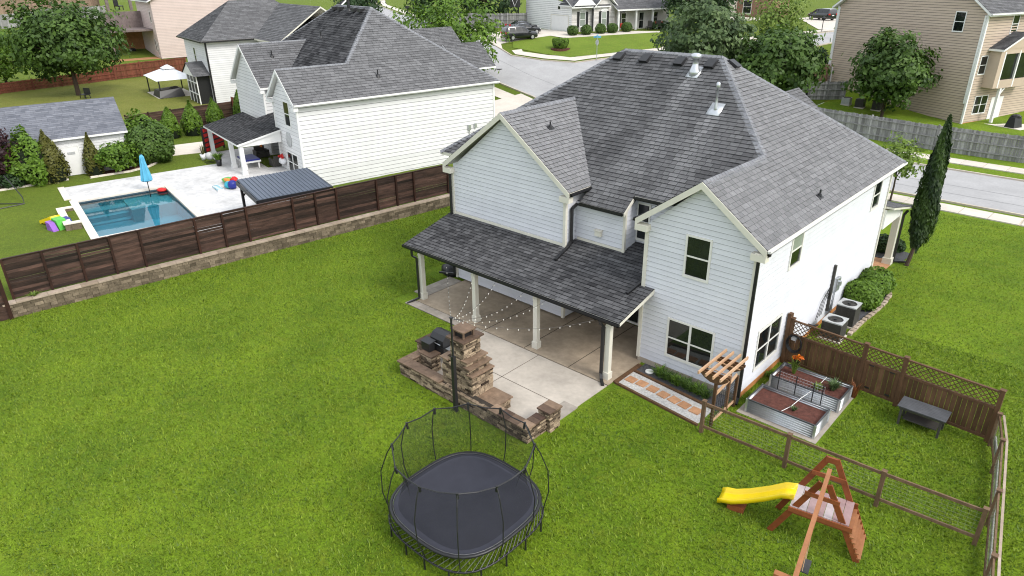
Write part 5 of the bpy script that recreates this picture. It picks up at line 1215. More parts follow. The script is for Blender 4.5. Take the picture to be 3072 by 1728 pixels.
cr = thing('garden_chair', 'pale turquoise moulded chair on the deck edge', 'chair', tuple(NF(-9.2, 3.9, 0)))
m = MB(); m.blob(NF(-9.2, 3.9, .5), .35, .3, .3, 10, 6, amp=.03); m.build('shell', M_['ac_top'], cr, True); m = MB()
for q in (-.2, .2): m.tube([NF(-9.2+q, 3.7, .3), NF(-9.2+q, 3.6, .03), NF(-9.2+q, 4.3, .03)], .02, 5)
m.build('leg_frame', M_['black'], cr)
for a, o, h in ((-10.3, 4.1, .45), (-7.6, 3.7, .5)):
    p_ = thing('plant_pot', 'white pot with an upright plant by the deck edge' if a < -9 else 'tall leafy plant in a dark stand by the porch column', 'potted plant', tuple(NF(a, o, 0)))
    m = MB(); m.lathe(NF(a, o, .03), [(.16, 0), (.24, h), (.2, h), (.18, h-.05)], 12); m.build('pot', M_['white'] if a < -9 else M_['black'], p_, True)
fb = thing('flower_basket', 'white wall basket of red flowers by the lower window', 'flower basket', tuple(NR_(.75, .2, .7)))
m = MB(); m.blob(NR_(.75, .22, .62), .45, .2, .25, 10, 6, amp=.1); m.build('basket', M_['white'], fb, True)
m = MB()
for i in range(22): m.blob(NR_(.75+R.uniform(-.4, .4), .22+R.uniform(-.15, .15), .85+R.uniform(0, .22)), .06, .06, .05, 6, 4)
m.build('flowers', M_['redboard'], fb)
ow = thing('hanging_towel', 'orange towel hanging under the porch roof', 'towel', tuple(NF(-6.9, .6, 1.4)))
m = MB(); m.prism([NF(-7.1, .6, 1.15), NF(-6.7, .6, 1.15), NF(-6.8, .6, 1.8), NF(-7.0, .6, 1.8)], NF.n*.06); m.build('cloth', M_['orange'], ow)
# ================================================================== garden shed
sh = thing('shed', 'white shed with a blue-grey shingle roof at the far end of the pool yard', 'shed', tuple(NF(-13.5, 13, 0)))
SF = Fr(NF(-11.72, 20.5, 0), 79.6)        # front wall: a along v, faces +u
wall(SF, [(0, 0), (11.6, 0), (11.6, 2.72), (0, 2.72)], [(7.35, 8.5, 0, 2.05)], sh, SWH, .19, each=True)
m = MB(); m.fbox(NF, -16.6, -11.9, 8.9, 20.5, 0, 2.72); m.build('wall', SWH, sh)
q2 = [NF(-11.38, 20.6, 2.74), NF(-11.38, 8.7, 2.74), NF(-14.1, 8.7, 4.82), NF(-14.1, 20.6, 4.82)]; q3 = [NF(-16.9, 8.7, 2.74), NF(-16.9, 20.6, 2.74), NF(-14.1, 20.6, 4.82), NF(-14.1, 8.7, 4.82)]
m = MB(); deck([q2, q3], m, .14); sr = m.build('roof', M_['trim_white'], sh)
s = Shingler(.012); s.plane([q2], .17, .5, lambda p: .5, .3); s.plane([q3], .17, .5, lambda p: .5, .3); s.finish(sr, M_['shed_shingle'], 0)
m = MB(); m.prism([NF(-11.9, 8.88, 2.7), NF(-16.6, 8.88, 2.7), NF(-14.1, 8.88, 4.6)], NF.n*.02); m.build('gable', SWH, sh)
dd = MB(); dd.fbox(SF, 7.4, 8.45, .0, .04, .03, 2.02); dd = dd.build('door', M_['trim_white'], sh)
m = MB(); m.fbox(SF, 7.72, 8.2, .042, .06, 1.5, 1.68); m.build('door_sign', M_['ac_top'], dd)
def text(F, a, o, z, s_, size, material, parent, name='lettering', al='CENTER'):
    cu = bpy.data.curves.new(name, 'FONT'); cu.body = s_; cu.size = size; cu.extrude = .002; cu.align_x = al; cu.align_y = 'CENTER'; cu.materials.append(material)
    ob = link(bpy.data.objects.new(name, cu)); attach(ob, parent); p = F(a, o, z)
    ob.matrix_basis = Matrix(((F.a.x, 0, F.n.x, p.x), (F.a.y, 0, F.n.y, p.y), (0, 1, 0, p.z), (0, 0, 0, 1))); return ob
m = MB(); m.lathe(SF(7.5, .07, 1.0), [(.03, -.03), (.04, 0), (.03, .03)], 8); m.build('door_knob', M_['black'], dd)
m = MB(); m.fbox(SF, 7.32, 7.395, .0, .05, 0, 2.1); m.fbox(SF, 8.455, 8.53, .0, .05, 0, 2.1); m.fbox(SF, 7.396, 8.454, .0, .05, 2.03, 2.1); m.build('door_frame', M_['trim_white'], sh)
m = MB(); m.lathe(SF(7.15, .1, 1.5), [(.05, -.1), (.07, .05), (.03, .1)], 8); m.build('wall_lamp', M_['black'], sh)
# beds, edging, paving round the shed
def npoly(name, pts, z, material, th=.05): m = MB(); m.prism([NF(a, o, z-th) for a, o in pts], (0, 0, th)); return tag(m.build(name, material), kind='structure')
npoly('mulch_bed', [(-10.1, 11.9), (-10.15, 9.3), (-10.8, 7.9), (-12.6, 6.4), (-13.5, 6.0), (-13.5, 8.8), (-11.6, 8.8), (-11.6, 11.9)], .02, M_['soil'])
npoly('mulch_bed', [(-10.6, 13.2), (-10.3, 20), (-11.6, 20), (-11.6, 13.2)], .02, M_['soil'])
eb = npoly('bed_edging', [(-10.05, 11.95), (-10.1, 11.95), (-10.1, 9.2), (-10.05, 9.2)], .02, M_['cope'])
ee = [(-10.1, 11.9), (-10.15, 9.3), (-10.8, 7.9), (-12.6, 6.4)]
for (a0, o0), (a1, o1) in list(zip(ee[:-1], ee[1:]))+[((-10.6, 13.2), (-10.3, 20))]:
    P0, P1 = NF(a0, o0, .06), NF(a1, o1, .06); n = max(1, int((P1-P0).length/.5)); dg = math.degrees(math.atan2((P1-P0).y, (P1-P0).x))
    for i in range(n): brick('edging_stone', M_['cope'], eb, P0.lerp(P1, (i+.5)/n), ((P1-P0).length/n-.02, .16, .12), dg, None, .06)
npoly('paver_path', [(-13.4, 6.0), (-12.9, 3.4), (-17.0, 2.4), (-17.2, 5.0)], .03, M_['cope'])
# dividing fence behind the thujas
dv = thing('board_fence', 'dark brown horizontal board fence behind the row of conical thujas', 'fence', tuple(NF(-24, 1, 0)))
DA, DB = NF(-23.2, 7.0, 0), NF(-24.6, -2.6, 0); DFr = Fr(DA, math.degrees(math.atan2((DB-DA).y, (DB-DA).x))); Ld = (DB-DA).length
for i in range(6): m = MB(); a = Ld*i/5; m.fbox(DFr, a-.06, a+.06, -.02, .08, 0, 1.95); m.build('post', M_['darkpost'], dv)
for i in range(5):
    for k in range(9): brick('board', M_['darkwood'], dv, DFr(Ld*(i+.5)/5, -.03, .12+.205*k), (Ld/5-.02, .03, .195), DFr.deg, .4+.6*R.random())
m = MB(); GA, GB = NF(-24.6, -2.6, 0), NF(-20.4, -3.2, 0); GF = Fr(GA, math.degrees(math.atan2((GB-GA).y, (GB-GA).x))); 
for i in range(30): m.fbox(GF, i*.145, i*.145+.135, -.01, .015, 0, 2.3, R.random())
m.build('end_panel', M_['redfence'], dv)['kind'] = 'stuff'
# ================================================================== house behind, gazebo, pink house, far yards on the left
npoly('dry_lawn', [(-24.9, 8.0), (-24.9, -2.5), (-36, -9), (-66, -9), (-61.5, 14), (-55, 16), (-40, 15)], .012, M_['drygrass'], .011)
h3 = thing('house', 'cream sided house with a grey hipped roof behind the white house', 'house', tuple(NF(-40, -10, 0)))
F3r = Fr(NF(-44.6, -3.94, 0), -10.4); F3s = Fr(NF(-35.66, -3.94, 0), 79.6)
wall(F3r, [(0, 0), (8.94, 0), (8.94, 6.45), (0, 6.45)], [(3.6, 4.4, 3.9, 5.6)], h3, M_['siding_white'], .22, each=False)
wall(F3s, [(0, 0), (13, 0), (13, 6.45), (0, 6.45)], [], h3, M_['siding_white'], .22, each=False)
window(F3r, 3.6, 4.4, 3.9, 5.6, h3, 1, fm=M_['trim_white'])
e3 = 6.55; x0, x1, y0, y1 = -45.2, -35.1, 3.4, 18.5; pk = e3+.74*(x1-x0)/2; xc_ = (x0+x1)/2; hw_ = (x1-x0)/2
q_ = lambda u, v, z: NF(u, -v, z)
h3p = [[q_(x0, y0, e3), q_(x1, y0, e3), q_(xc_, y0+hw_, pk)], [q_(x1, y0, e3), q_(x1, y1, e3), q_(xc_, y1-hw_, pk), q_(xc_, y0+hw_, pk)], [q_(x0, y1, e3), q_(x0, y0, e3), q_(xc_, y0+hw_, pk), q_(xc_, y1-hw_, pk)], [q_(x1, y1, e3), q_(x0, y1, e3), q_(xc_, y1-hw_, pk)]]
m = MB(); deck(h3p, m, .16); r3_ = m.build('roof', M_['trim'], h3)
s = Shingler(.02)
for p, t in zip(h3p, (.30, .55, .4, .4)): s.plane([p], .2, .5, (lambda t: (lambda p: t))(t))
s.finish(r3_, M_['shingle'], 0)
gutter(F3s, -.5, 13, .52, e3, h3, M_['black'], .14); gutter(F3r, -.5, 9.5, .52, e3, h3, M_['black'], .14)
vpost(F3r, 8.94, .005, 0, 6.45, .16, h3, M_['black'])
xq = [[q_(xc_, 9.0, e3), q_(x1+7.5, 9.0, e3), q_(x1+7.5, 14.0, e3+3.3), q_(xc_, 14.0, e3+3.3)], [q_(x1+7.5, 19.0, e3), q_(xc_, 19.0, e3), q_(xc_, 14.0, e3+3.3), q_(x1+7.5, 14.0, e3+3.3)]]
m = MB(); deck(xq, m, .16); xr_ = m.build('cross_roof', M_['trim'], h3); s = Shingler(.02); s.plane([xq[0]], .24, .5, lambda p: .5); s.plane([xq[1]], .24, .5, lambda p: .5); s.finish(xr_, M_['shingle'], 0)
m = MB(); m.fbox(NF, x1-.5, x1+7.0, -18.5, -9.5, 0, e3-.1); m.build('wall', M_['siding_white'], h3)
m = MB(); m.fbox(F3r, 4.4, 8.3, .0, 1.4, 0, 3.0); m.build('screen_porch', M_['black'], h3)
for a in (4.4, 5.7, 7.0, 8.3): m = MB(); m.fbox(F3r, a-.06, a+.06, 1.36, 1.46, 0, 3.0); m.build('porch_post', M_['trim_white'], h3)
m = MB(); m.fbox(F3r, 4.34, 8.36, 1.41, 1.47, 1.0, 1.1); m.fbox(F3r, 4.34, 8.36, 1.41, 1.47, 2.2, 2.3); m.build('porch_rail', M_['trim_white'], h3)
m = MB(); m.prism([F3r(4.0, 1.7, 3.0), F3r(8.7, 1.7, 3.0), F3r(6.4, 1.7, 4.2)], F3r.n*-1.7); bay = m.build('bay_roof', M_['trim_white'], h3)
b1 = [F3r(3.9, 1.8, 3.0), F3r(6.4, 1.8, 4.3), F3r(6.4, .0, 4.3), F3r(3.9, .0, 3.0)]; b2 = [F3r(8.9, 1.8, 3.0), F3r(8.9, .0, 3.0), F3r(6.4, .0, 4.3), F3r(6.4, 1.8, 4.3)]
s = Shingler(.02); s.plane([b1], .2, .5, lambda p: .3); s.plane([b2], .2, .5, lambda p: .5); s.finish(bay, M_['shingle'], 0)
m = MB(); m.lathe(NF(-34.2, -18, 7.8), [(.5, 0), (.12, .5), (.06, .6), (.06, 1.6)], 8); m.build('flue_pipe', M_['galv'], h3)
gz_ = thing('gazebo', 'white-topped garden gazebo on black posts in the yard behind', 'gazebo', tuple(NF(-46.8, -2, 0)))
ga, gb_, go, gp2 = -50.0, -43.6, -.1, -3.9
for a in (ga, gb_):
    for o in (go, gp2): m = MB(); m.fbox(NF, a-.06, a+.06, o-.06, o+.06, 0, 2.0); m.build('post', M_['black'], gz_)
c_ = ((ga+gb_)/2, (go+gp2)/2); m = MB(); A_ = [NF(ga-.3, go+.3, 1.95), NF(gb_+.3, go+.3, 1.95), NF(gb_+.3, gp2-.3, 1.95), NF(ga-.3, gp2-.3, 1.95)]; B_ = [NF(c_[0]-.8, c_[1]+.5, 2.85), NF(c_[0]+.8, c_[1]+.5, 2.85), NF(c_[0]+.8, c_[1]-.5, 2.85), NF(c_[0]-.8, c_[1]-.5, 2.85)]
m.hexa(A_+B_); m.build('canopy', M_['white'], gz_)
m = MB(); A2 = [NF(c_[0]-1.0, c_[1]+.65, 2.92), NF(c_[0]+1.0, c_[1]+.65, 2.92), NF(c_[0]+1.0, c_[1]-.65, 2.92), NF(c_[0]-1.0, c_[1]-.65, 2.92)]; B2 = [NF(c_[0]+dx, c_[1]+dy, 3.3) for dx, dy in ((-.1, .1), (.1, .1), (.1, -.1), (-.1, -.1))]; m.hexa(A2+B2); m.build('vent_top', M_['white'], gz_)
m = MB(); m.fbox(NF, ga+.5, gb_+.3, gp2, go+.4, .0, .05); m.build('floor', M_['conc_pale'], gz_)
cf = thing('covered_furniture', 'garden furniture under a black cover beneath the gazebo', 'covered furniture', tuple(NF(-45.5, -1.5, .05)))
m = MB(); m.hexa([NF(-46.6, .2, .05), NF(-43.2, .2, .05), NF(-43.2, -2.6, .05), NF(-46.6, -2.6, .05), NF(-46.2, .0, .75), NF(-43.5, .0, .8), NF(-43.5, -2.4, 1.0), NF(-46.2, -2.4, .9)]); m.blob(NF(-44.2, -1.8, .8), .7, .6, .35, 9, 5); m.build('cover', M_['black'], cf, False)
# red fence
rf = thing('board_fence', 'red-brown vertical board fence at the back of the yellowish lawn', 'fence', tuple(NF(-63, 2, 0)))
rp = [(-60.2, 14.6, 1.25), (-61.3, 11.0, 1.3), (-62.2, 7.8, 1.35), (-62.9, 4.7, 1.4), (-64.4, 1.2, 1.9), (-65.4, -2.2, 1.95), (-66.1, -5.4, 1.95), (-66.8, -8.6, 1.95)]
for a, o, h in rp: m = MB(); m.fbox(NF, a-.09, a+.09, o-.09, o+.09, 0, h+.1); m.build('post', M_['redfence'], rf)
for (a0, o0, h0), (a1, o1, h1) in zip(rp[:-1], rp[1:]):
    P0, P1 = NF(a0, o0, 0), NF(a1, o1, 0); L = (P1-P0).length; F = Fr(P0, math.degrees(math.atan2((P1-P0).y, (P1-P0).x))); m = MB(); n = int(L/.15)
    for i in range(n): h = h0+(h1-h0)*i/n+R.uniform(-.02, .02); m.fbox(F, L*i/n, L*(i+1)/n-.02, -.04, -.01, .05, h, R.random())
    m.build('boards', M_['redfence'], rf)['kind'] = 'stuff'
    for z in (.35, h0*.55, h0-.15): m = MB(); m.fbox(F, .1, L-.1, .0, .05, z, z+.1); m.build('rail', M_['redfence'], rf)
# pink house with deck
pk_ = thing('house', 'tall pale pink sided house with a raised wooden deck in the background', 'house', tuple(NF(-93, -14, 0)))
FPs = Fr(NF(-87.4, -9.6, 0), 79.6); FPr = Fr(NF(-99.5, -9.6, 0), -10.4)
wall(FPs, [(0, 0), (14, 0), (14, 9.2), (7, 12.6), (0, 9.2)], [], pk_, M_['siding_pink'], .24, each=False)
wall(FPr, [(0, 0), (12.1, 0), (12.1, 9.2), (0, 9.2)], [(9.3, 10.2, 1.0, 3.0), (10.7, 11.3, .4, 2.6), (9.6, 10.4, 5.6, 7.4)], pk_, M_['siding_pink'], .24, each=False)
window(FPr, 9.3, 10.2, 1.0, 3.0, pk_); window(FPr, 10.7, 11.3, .4, 2.6, pk_); window(FPr, 9.6, 10.4, 5.6, 7.4, pk_)
pq = [[NF(-100.2, -9.0, 9.0), NF(-86.9, -9.0, 9.0), NF(-86.9, -16.6, 12.8), NF(-100.2, -16.6, 12.8)], [NF(-86.9, -24.2, 9.0), NF(-100.2, -24.2, 9.0), NF(-100.2, -16.6, 12.8), NF(-86.9, -16.6, 12.8)]]
m = MB(); deck(pq, m, .2); pr3 = m.build('roof', M_['trim_white'], pk_)
s = Shingler(.02); s.plane([pq[0]], .22, .6, lambda p: .4); s.plane([pq[1]], .22, .6, lambda p: .4); s.finish(pr3, M_['shingle'], 0)
FD = Fr(NF(-103, -2.6, 0), -10.4)
M_['greydeck'] = mat('weathered_deck_wood', (.13, .10, .095), (.21, .17, .16), .85, 2, .3)
m = MB(); m.fbox(NF, -101, -89.6, -3.0, -9.5, 4.3, 4.6); m.build('deck_floor', M_['greydeck'], pk_)
for z in (5.0, 5.7): m = MB(); m.fbox(NF, -101, -89.6, -2.9, -3.0, z, z+.15); m.build('deck_rail', M_['greydeck'], pk_)
m = MB(); m.fbox(NF, -96.5, -96.3, -3.0, -9.5, 4.6, 7.2); m.build('privacy_panel', M_['greydeck'], pk_)
for a in (-100.6, -95, -90): m = MB(); m.fbox(NF, a-.12, a+.12, -3.0, -3.25, 0, 5.8); m.build('deck_post', M_['greydeck'], pk_)
m = MB(); m.fbox(NF, -101, -99.6, -4.5, -9.6, 0, 4.2); m.build('basement_wall', M_['clay'], pk_)
npoly('clay_ground', [(-88, -2), (-102, -3), (-103, -9.5), (-87.6, -9.5)], .03, M_['clay'])
m = MB(); m.blob(NF(-97.8, -7.2, .5), .7, .6, .6, 9, 6, amp=.25); tag(m.build('covered_grill', M_['black'], None), 'dark covered grill on bare clay beneath the raised deck', 'grill')
M_['tanboard'] = mat('tan_board', (.22, .15, .11), (.30, .21, .155), .85, 2, .2)
# far fences top left (on the rise)
def nz_(a, o): p = NF(a, o, 0); return hill(p.x, p.y)
def far_fence(pts, h, material, label, bw=.3):
    f = thing('board_fence', label, 'fence', tuple(NF(*pts[0], nz_(*pts[0]))))
    for (a0, o0), (a1, o1) in zip(pts[:-1], pts[1:]):
        P0, P1 = NF(a0, o0, nz_(a0, o0)), NF(a1, o1, nz_(a1, o1)); n = max(1, int((P1-P0).length/bw)); m = MB()
        d = (P1-P0).normalized(); x = d.cross(Vector((0, 0, 1)))*.02
        for i in range(n):
            A = P0.lerp(P1, i/n); B = P0.lerp(P1, (i+.94)/n); hh_ = h+R.uniform(-.03, .03); U = Vector((0, 0, hh_)); D_ = Vector((0, 0, -.3)); m.hexa([A-x+D_, B-x+D_, B+x+D_, A+x+D_, A-x+U, B-x+U, B+x+U, A+x+U], R.random())
        m.build('boards', material, f)['kind'] = 'stuff'
    for a, o in pts: m = MB(); z = nz_(a, o); m.fbox(NF, a-.1, a+.1, o-.1, o+.1, z-.2, z+h+.1); m.build('post', material, f)
far_fence([(-139, 12), (-138, 3), (-141.7, -6.8), (-143, -10)], 4.2, M_['tanboard'], 'tan board fence highest up in the far left corner', .4)
far_fence([(-124, 15), (-126, 7), (-129, 1), (-130, -9)], 2.2, M_['greyfence'], 'weathered grey fence beyond the big tree at the far left')
fu = thing('covered_patio', 'open patio roof on dark posts at the far top left', 'patio cover', tuple(NF(-137, -13, nz_(-137, -13))))
for o in (-10.6, -15.2): m = MB(); z = nz_(-136.6, o); m.fbox(NF, -136.9, -136.3, o-.3, o+.3, z-.2, z+4.5); m.build('post', M_['greydeck'], fu)
m = MB(); z = nz_(-138, -12); m.fbox(NF, -144, -136, -10, -16, z+4.5, z+4.9); m.build('roof', M_['greydeck'], fu)
gc = thing('garden_chair', 'black lounge chair on the far green lawn under the patio roof', 'chair', tuple(NF(-136.7, -12.8, nz_(-136.7, -12.8))))
z = nz_(-136.7, -12.8); F = NF.sub(-136.7, -12.8, z, 20)
m = MB(); m.fbox(F, -1.0, 1.0, -.5, .5, .7, .9); m.build('seat', M_['black'], gc); m = MB(); m.fbox(F, -1.0, -.85, -.5, .5, .9, 2.0); m.build('backrest', M_['black'], gc)
for a in (-.9, .9):
    for o in (-.4, .4): m = MB(); m.fbox(F, a-.07, a+.07, o-.07, o+.07, 0, .7); m.build('leg', M_['black'], gc)
gch = thing('garden_chair', 'dark garden chair at the foot of the big tree', 'chair', tuple(NF(-50.2, 7.2, 0)))
F = NF.sub(-49.5, 6.9, 0, 30)
m = MB(); m.fbox(F, -.5, .5, -.3, .3, .42, .5); m.build('seat', M_['black'], gch); m = MB(); m.fbox(F, -.5, .5, -.4, -.32, .45, 1.15); m.build('backrest', M_['black'], gch)
for a in (-.45, .45):
    for o in (-.28, .28): m = MB(); m.fbox(F, a-.03, a+.03, o-.03, o+.03, 0, .42); m.build('leg', M_['black'], gch)
# ================================================================== white brick house across the road
WZ = 5.42; wh = thing('house', 'white painted brick house with black shutters and a side garage across the road', 'house', (-58, 66, WZ))
WFg = Fr((-56.8, 62.6, WZ), -20); Wv = lambda v: Fr(WFg(0, 0, 0), 70)          # Wv: a = v, faces +u
wall(Fr(WFg(-13.5, 0, 0), -20), [(0, -.5), (13.5, -.5), (13.5, 3.6), (0, 5.6)], [(7.75, 12.8, 0, 2.22), (9.65, 10.4, 2.95, 3.5)], wh, M_['trim_white'], .26, each=False, gap=.03)
gd = MB(); gd.fbox(Fr(WFg(-13.5, 0, 0), -20), 7.85, 12.7, .0, .03, .02, 2.16); gd = gd.build('garage_door', M_['trim_white'], wh)
Fg = Fr(WFg(-13.5, 0, 0), -20)
for i in range(4): m = MB(); m.fbox(Fg, 7.9, 12.65, .032, .05, .06+.53*i, .54+.53*i); m.build('door_panel', M_['trim_white'], gd)
m = MB(); m.fbox(Fg, 7.72, 7.84, .0, .06, 0, 2.25); m.fbox(Fg, 12.71, 12.83, .0, .06, 0, 2.25); m.fbox(Fg, 7.845, 12.705, .0, .06, 2.17, 2.28); m.build('garage_frame', M_['trim'], wh)
window(Fg, 9.65, 10.4, 2.95, 3.5, wh, 1, False)
F0 = Fr(WFg(0, 0, 0), 70)
wall(F0, [(0, -.5), (3.4, -.5), (3.4, 3.5), (0, 3.5)], [(1.3, 2.3, .75, 2.7)], wh, M_['brickwhite'], .16, each=False, gap=.008)
F1 = Fr(WFg(.6, 0, 0), 70)
wall(F1, [(3.3, -.5), (6.9, -.5), (6.9, 3.3), (5.1, 5.0), (3.3, 3.3)], [(4.6, 5.5, .75, 2.7)], wh, M_['brickwhite'], .16, each=False, gap=.008)
for F, a0, a1 in ((F0, 1.3, 2.3), (F1, 4.6, 5.5)):
    window(F, a0, a1, .75, 2.7, wh, 1, pm=M_['glass_blind'], fm=M_['trim_white'])
    for q0, q1 in ((a0-.42, a0-.03), (a1+.03, a1+.42)): m = MB(); m.fbox(F, q0, q1, .0, .06, .7, 2.75); m.build('shutter', M_['black'], wh)
    m = MB(); c = F((a0+a1)/2, .04, 2.75); vs = [c+F.a*(.62*math.cos(PI*i/8))+Vector((0, 0, .35*math.sin(PI*i/8)+.03)) for i in range(9)]; m.prism(vs, F.n*.05); m.build('arch', M_['trim_white'], wh)
m = MB(); m.fbox(WFg, -14, -.2, -9, -.2, -.5, 3.4); m.fbox(WFg, -10, .4, -17, -9, -.5, 3.2); m.build('wall', M_['brickwhite'], wh)
def gable(u0, u1, v0, v1, ze, zr, along, mt=None, t=.45, nm='roof'):
    if along == 'u': vm = (v0+v1)/2; P = [[q5(u0, v0, ze), q5(u1, v0, ze), q5(u1, vm, zr), q5(u0, vm, zr)], [q5(u1, v1, ze), q5(u0, v1, ze), q5(u0, vm, zr), q5(u1, vm, zr)]]
    else: um = (u0+u1)/2; P = [[q5(u1, v0, ze), q5(u1, v1, ze), q5(um, v1, zr), q5(um, v0, zr)], [q5(u0, v1, ze), q5(u0, v0, ze), q5(um, v0, zr), q5(um, v1, zr)]]
    m = MB(); deck(P, m, .18); r = m.build(nm, M_['trim_white'], wh); s = Shingler(.02)
    for p in P: s.plane([p], .22, .6, lambda p: t)
    s.finish(r, M_['shingle'], 0); return r
q5 = lambda u, v, z: WFg(u, -v, z)
# front slope over the rooms, porch roof, gables
P5 = [[q5(.9, -.5, 3.45), q5(.9, 6.0, 3.45), q5(-6, 6.0, 7.5), q5(-6, -.5, 7.5)]]
m = MB(); deck(P5, m, .18); r5 = m.build('roof', M_['trim_white'], wh); s = Shingler(.02); s.plane(P5, .22, .6, lambda p: .45); s.finish(r5, M_['shingle'], 0)
gable(-3, 1.0, -.3, 3.4, 3.6, 5.3, 'u'); gable(-3, 1.2, 3.0, 7.2, 3.35, 5.3, 'u')
for vm, ze in ((1.55, 3.6), (5.1, 3.35)):
    m = MB(); m.prism([q5(1.02, vm-1.85, ze), q5(1.02, vm+1.85, ze), q5(1.02, vm, ze+1.65)], Vector(WFg.a)*.04) if vm < 3 else None
    if vm < 3: m.build('gable_panel', M_['trim_white'], wh)
P6 = [[q5(2.1, 6.4, 2.95), q5(2.1, 16.2, 2.95), q5(-5, 16.2, 6.8), q5(-5, 6.4, 6.8)]]
m = MB(); deck(P6, m, .2); r6_ = m.build('porch_roof', M_['trim_white'], wh); s = Shingler(.02); s.plane(P6, .22, .6, lambda p: .5); s.finish(r6_, M_['shingle'], 0)
for v in (6.9, 10.0, 13.0, 15.8): m = MB(); m.fbox(WFg, 1.5, 1.75, -v-.12, -v+.12, -.3, 2.75); m.build('porch_column', M_['trim_white'], wh)
m = MB(); m.fbox(WFg, .3, 2.0, -16, -6.5, -.5, .05); m.build('porch_floor', M_['conc_pale'], wh)
for v0 in (8.2, 11.4, 14.0): window(Fr(WFg(.42, 0, 0), 70), v0, v0+.9, .1 if v0 == 11.4 else .8, 2.4, wh, 1, name='window' if v0 != 11.4 else 'front_door')
for k, (u, v) in enumerate(((1.3, 8.0), (1.3, 14.2), (1.6, 15.0))):
    c = thing('porch_chair', ('red chair beside the first porch column', 'red chair between the far porch columns', 'red tub at the far end of the porch')[k], 'chair', tuple(WFg(u, -v, .05)))
    m = MB(); m.fbox(WFg, u-.3, u+.3, -v-.3, -v+.3, .4, .5); m.build('seat', M_['redboard'], c); m = MB(); m.fbox(WFg, u-.32, u-.25, -v-.3, -v+.3, .5, 1.0); m.build('backrest', M_['redboard'], c)
    m = MB(); m.fbox(WFg, u-.28, u+.28, -v-.28, -v+.28, .0, .1); m.fbox(WFg, u-.05, u+.05, -v-.05, -v+.05, .1, .4); m.build('base', M_['redboard'], c)
for k, (u, v) in enumerate(((3.2, 11.2), (3.4, 12.9))):
    c = thing('garden_chair', ('dark yard chair nearer the ball shrubs', 'dark yard chair farther along the path')[k], 'chair', tuple(WFg(u, -v, -.1))); F = WFg.sub(u, -v, gz(*WFg(u, -v, 0)[:2])-WZ, 30+40*k)
    m = MB(); m.fbox(F, -.35, .35, -.35, .35, .4, .48); m.build('seat', M_['ac'], c); m = MB(); m.fbox(F, -.35, .35, -.42, -.35, .45, 1.25); m.build('backrest', M_['ac'], c)
    for a in (-.3, .3):
        for o in (-.3, .3): m = MB(); m.fbox(F, a-.04, a+.04, o-.04, o+.04, 0, .4); m.build('leg', M_['ac'], c)
# grey fence left of the garage
def board_run(pts, h, label, bw=.16, material=None, rails=True):
    material = material or M_['greyfence']; f = thing('board_fence', label, 'fence', (*pts[0], gz(*pts[0])))
    for k, (p, q) in enumerate(zip(pts[:-1], pts[1:])):
        P0 = Vector((*p, gz(*p))); P1 = Vector((*q, gz(*q))); n = max(1, int((P1-P0).length/bw)); m = MB(); d = (P1-P0).normalized(); x = d.cross(Vector((0, 0, 1))).normalized()*.012
        for i in range(n):
            A = P0.lerp(P1, i/n); B = P0.lerp(P1, (i+.93)/n); A.z = gz(A.x, A.y); B.z = gz(B.x, B.y); U = Vector((0, 0, h+R.uniform(-.03, .03))); D_ = Vector((0, 0, -.05)); j = x*R.uniform(-.5, .5)
            m.hexa([A-x+D_+j, B-x+D_+j, B+x+D_+j, A+x+D_+j, A-x+U+j, B-x+U+j, B+x+U+j, A+x+U+j], R.random())
        m.build('boards', material, f)['kind'] = 'stuff'
        for z in (.4, h*.55, h-.25): m = MB(); m.beam(P0+Vector((0, 0, z))+x*5, P1+Vector((0, 0, z))+x*5, .05, .09); m.build('rail', material, f)
    for p in pts: z = gz(*p); m = MB(); m.box(p[0]-.07, p[1]-.07, z-.1, p[0]+.07, p[1]+.07, z+h+.08, R.random()); m.build('post', material, f)
    return f
board_run([(-80, 58.5), (-76.5, 60), (-73, 61.2), (-69.8, 63.2), (-68.0, 65.6)], 2.1, 'weathered grey fence beside the white brick house garage')
bs = thing('basketball_stand', 'leaning dark basketball stand behind the grey fence', 'basketball stand', (-70.5, 66.5, gz(-70.5, 66.5)))
z = gz(-70.5, 66.5); m = MB(); m.tube([(-70.5, 66.5, z), (-70.5, 66.5, z+3.2), (-69.6, 65.8, z+3.6)], .08, 6); m.build('pole', M_['black'], bs)
m = MB(); m.box(-71.2, 65.4, z+2.9, -69.2, 65.5, z+4.6); m.build('backboard', M_['ac'], bs); m = MB(); m.tube([(-71.0, 65.35, z+4.4), (-70.2, 65.3, z+3.0), (-69.4, 65.35, z+4.4)], .04, 5); m.build('frame_stripe', M_['trim_white'], bs)
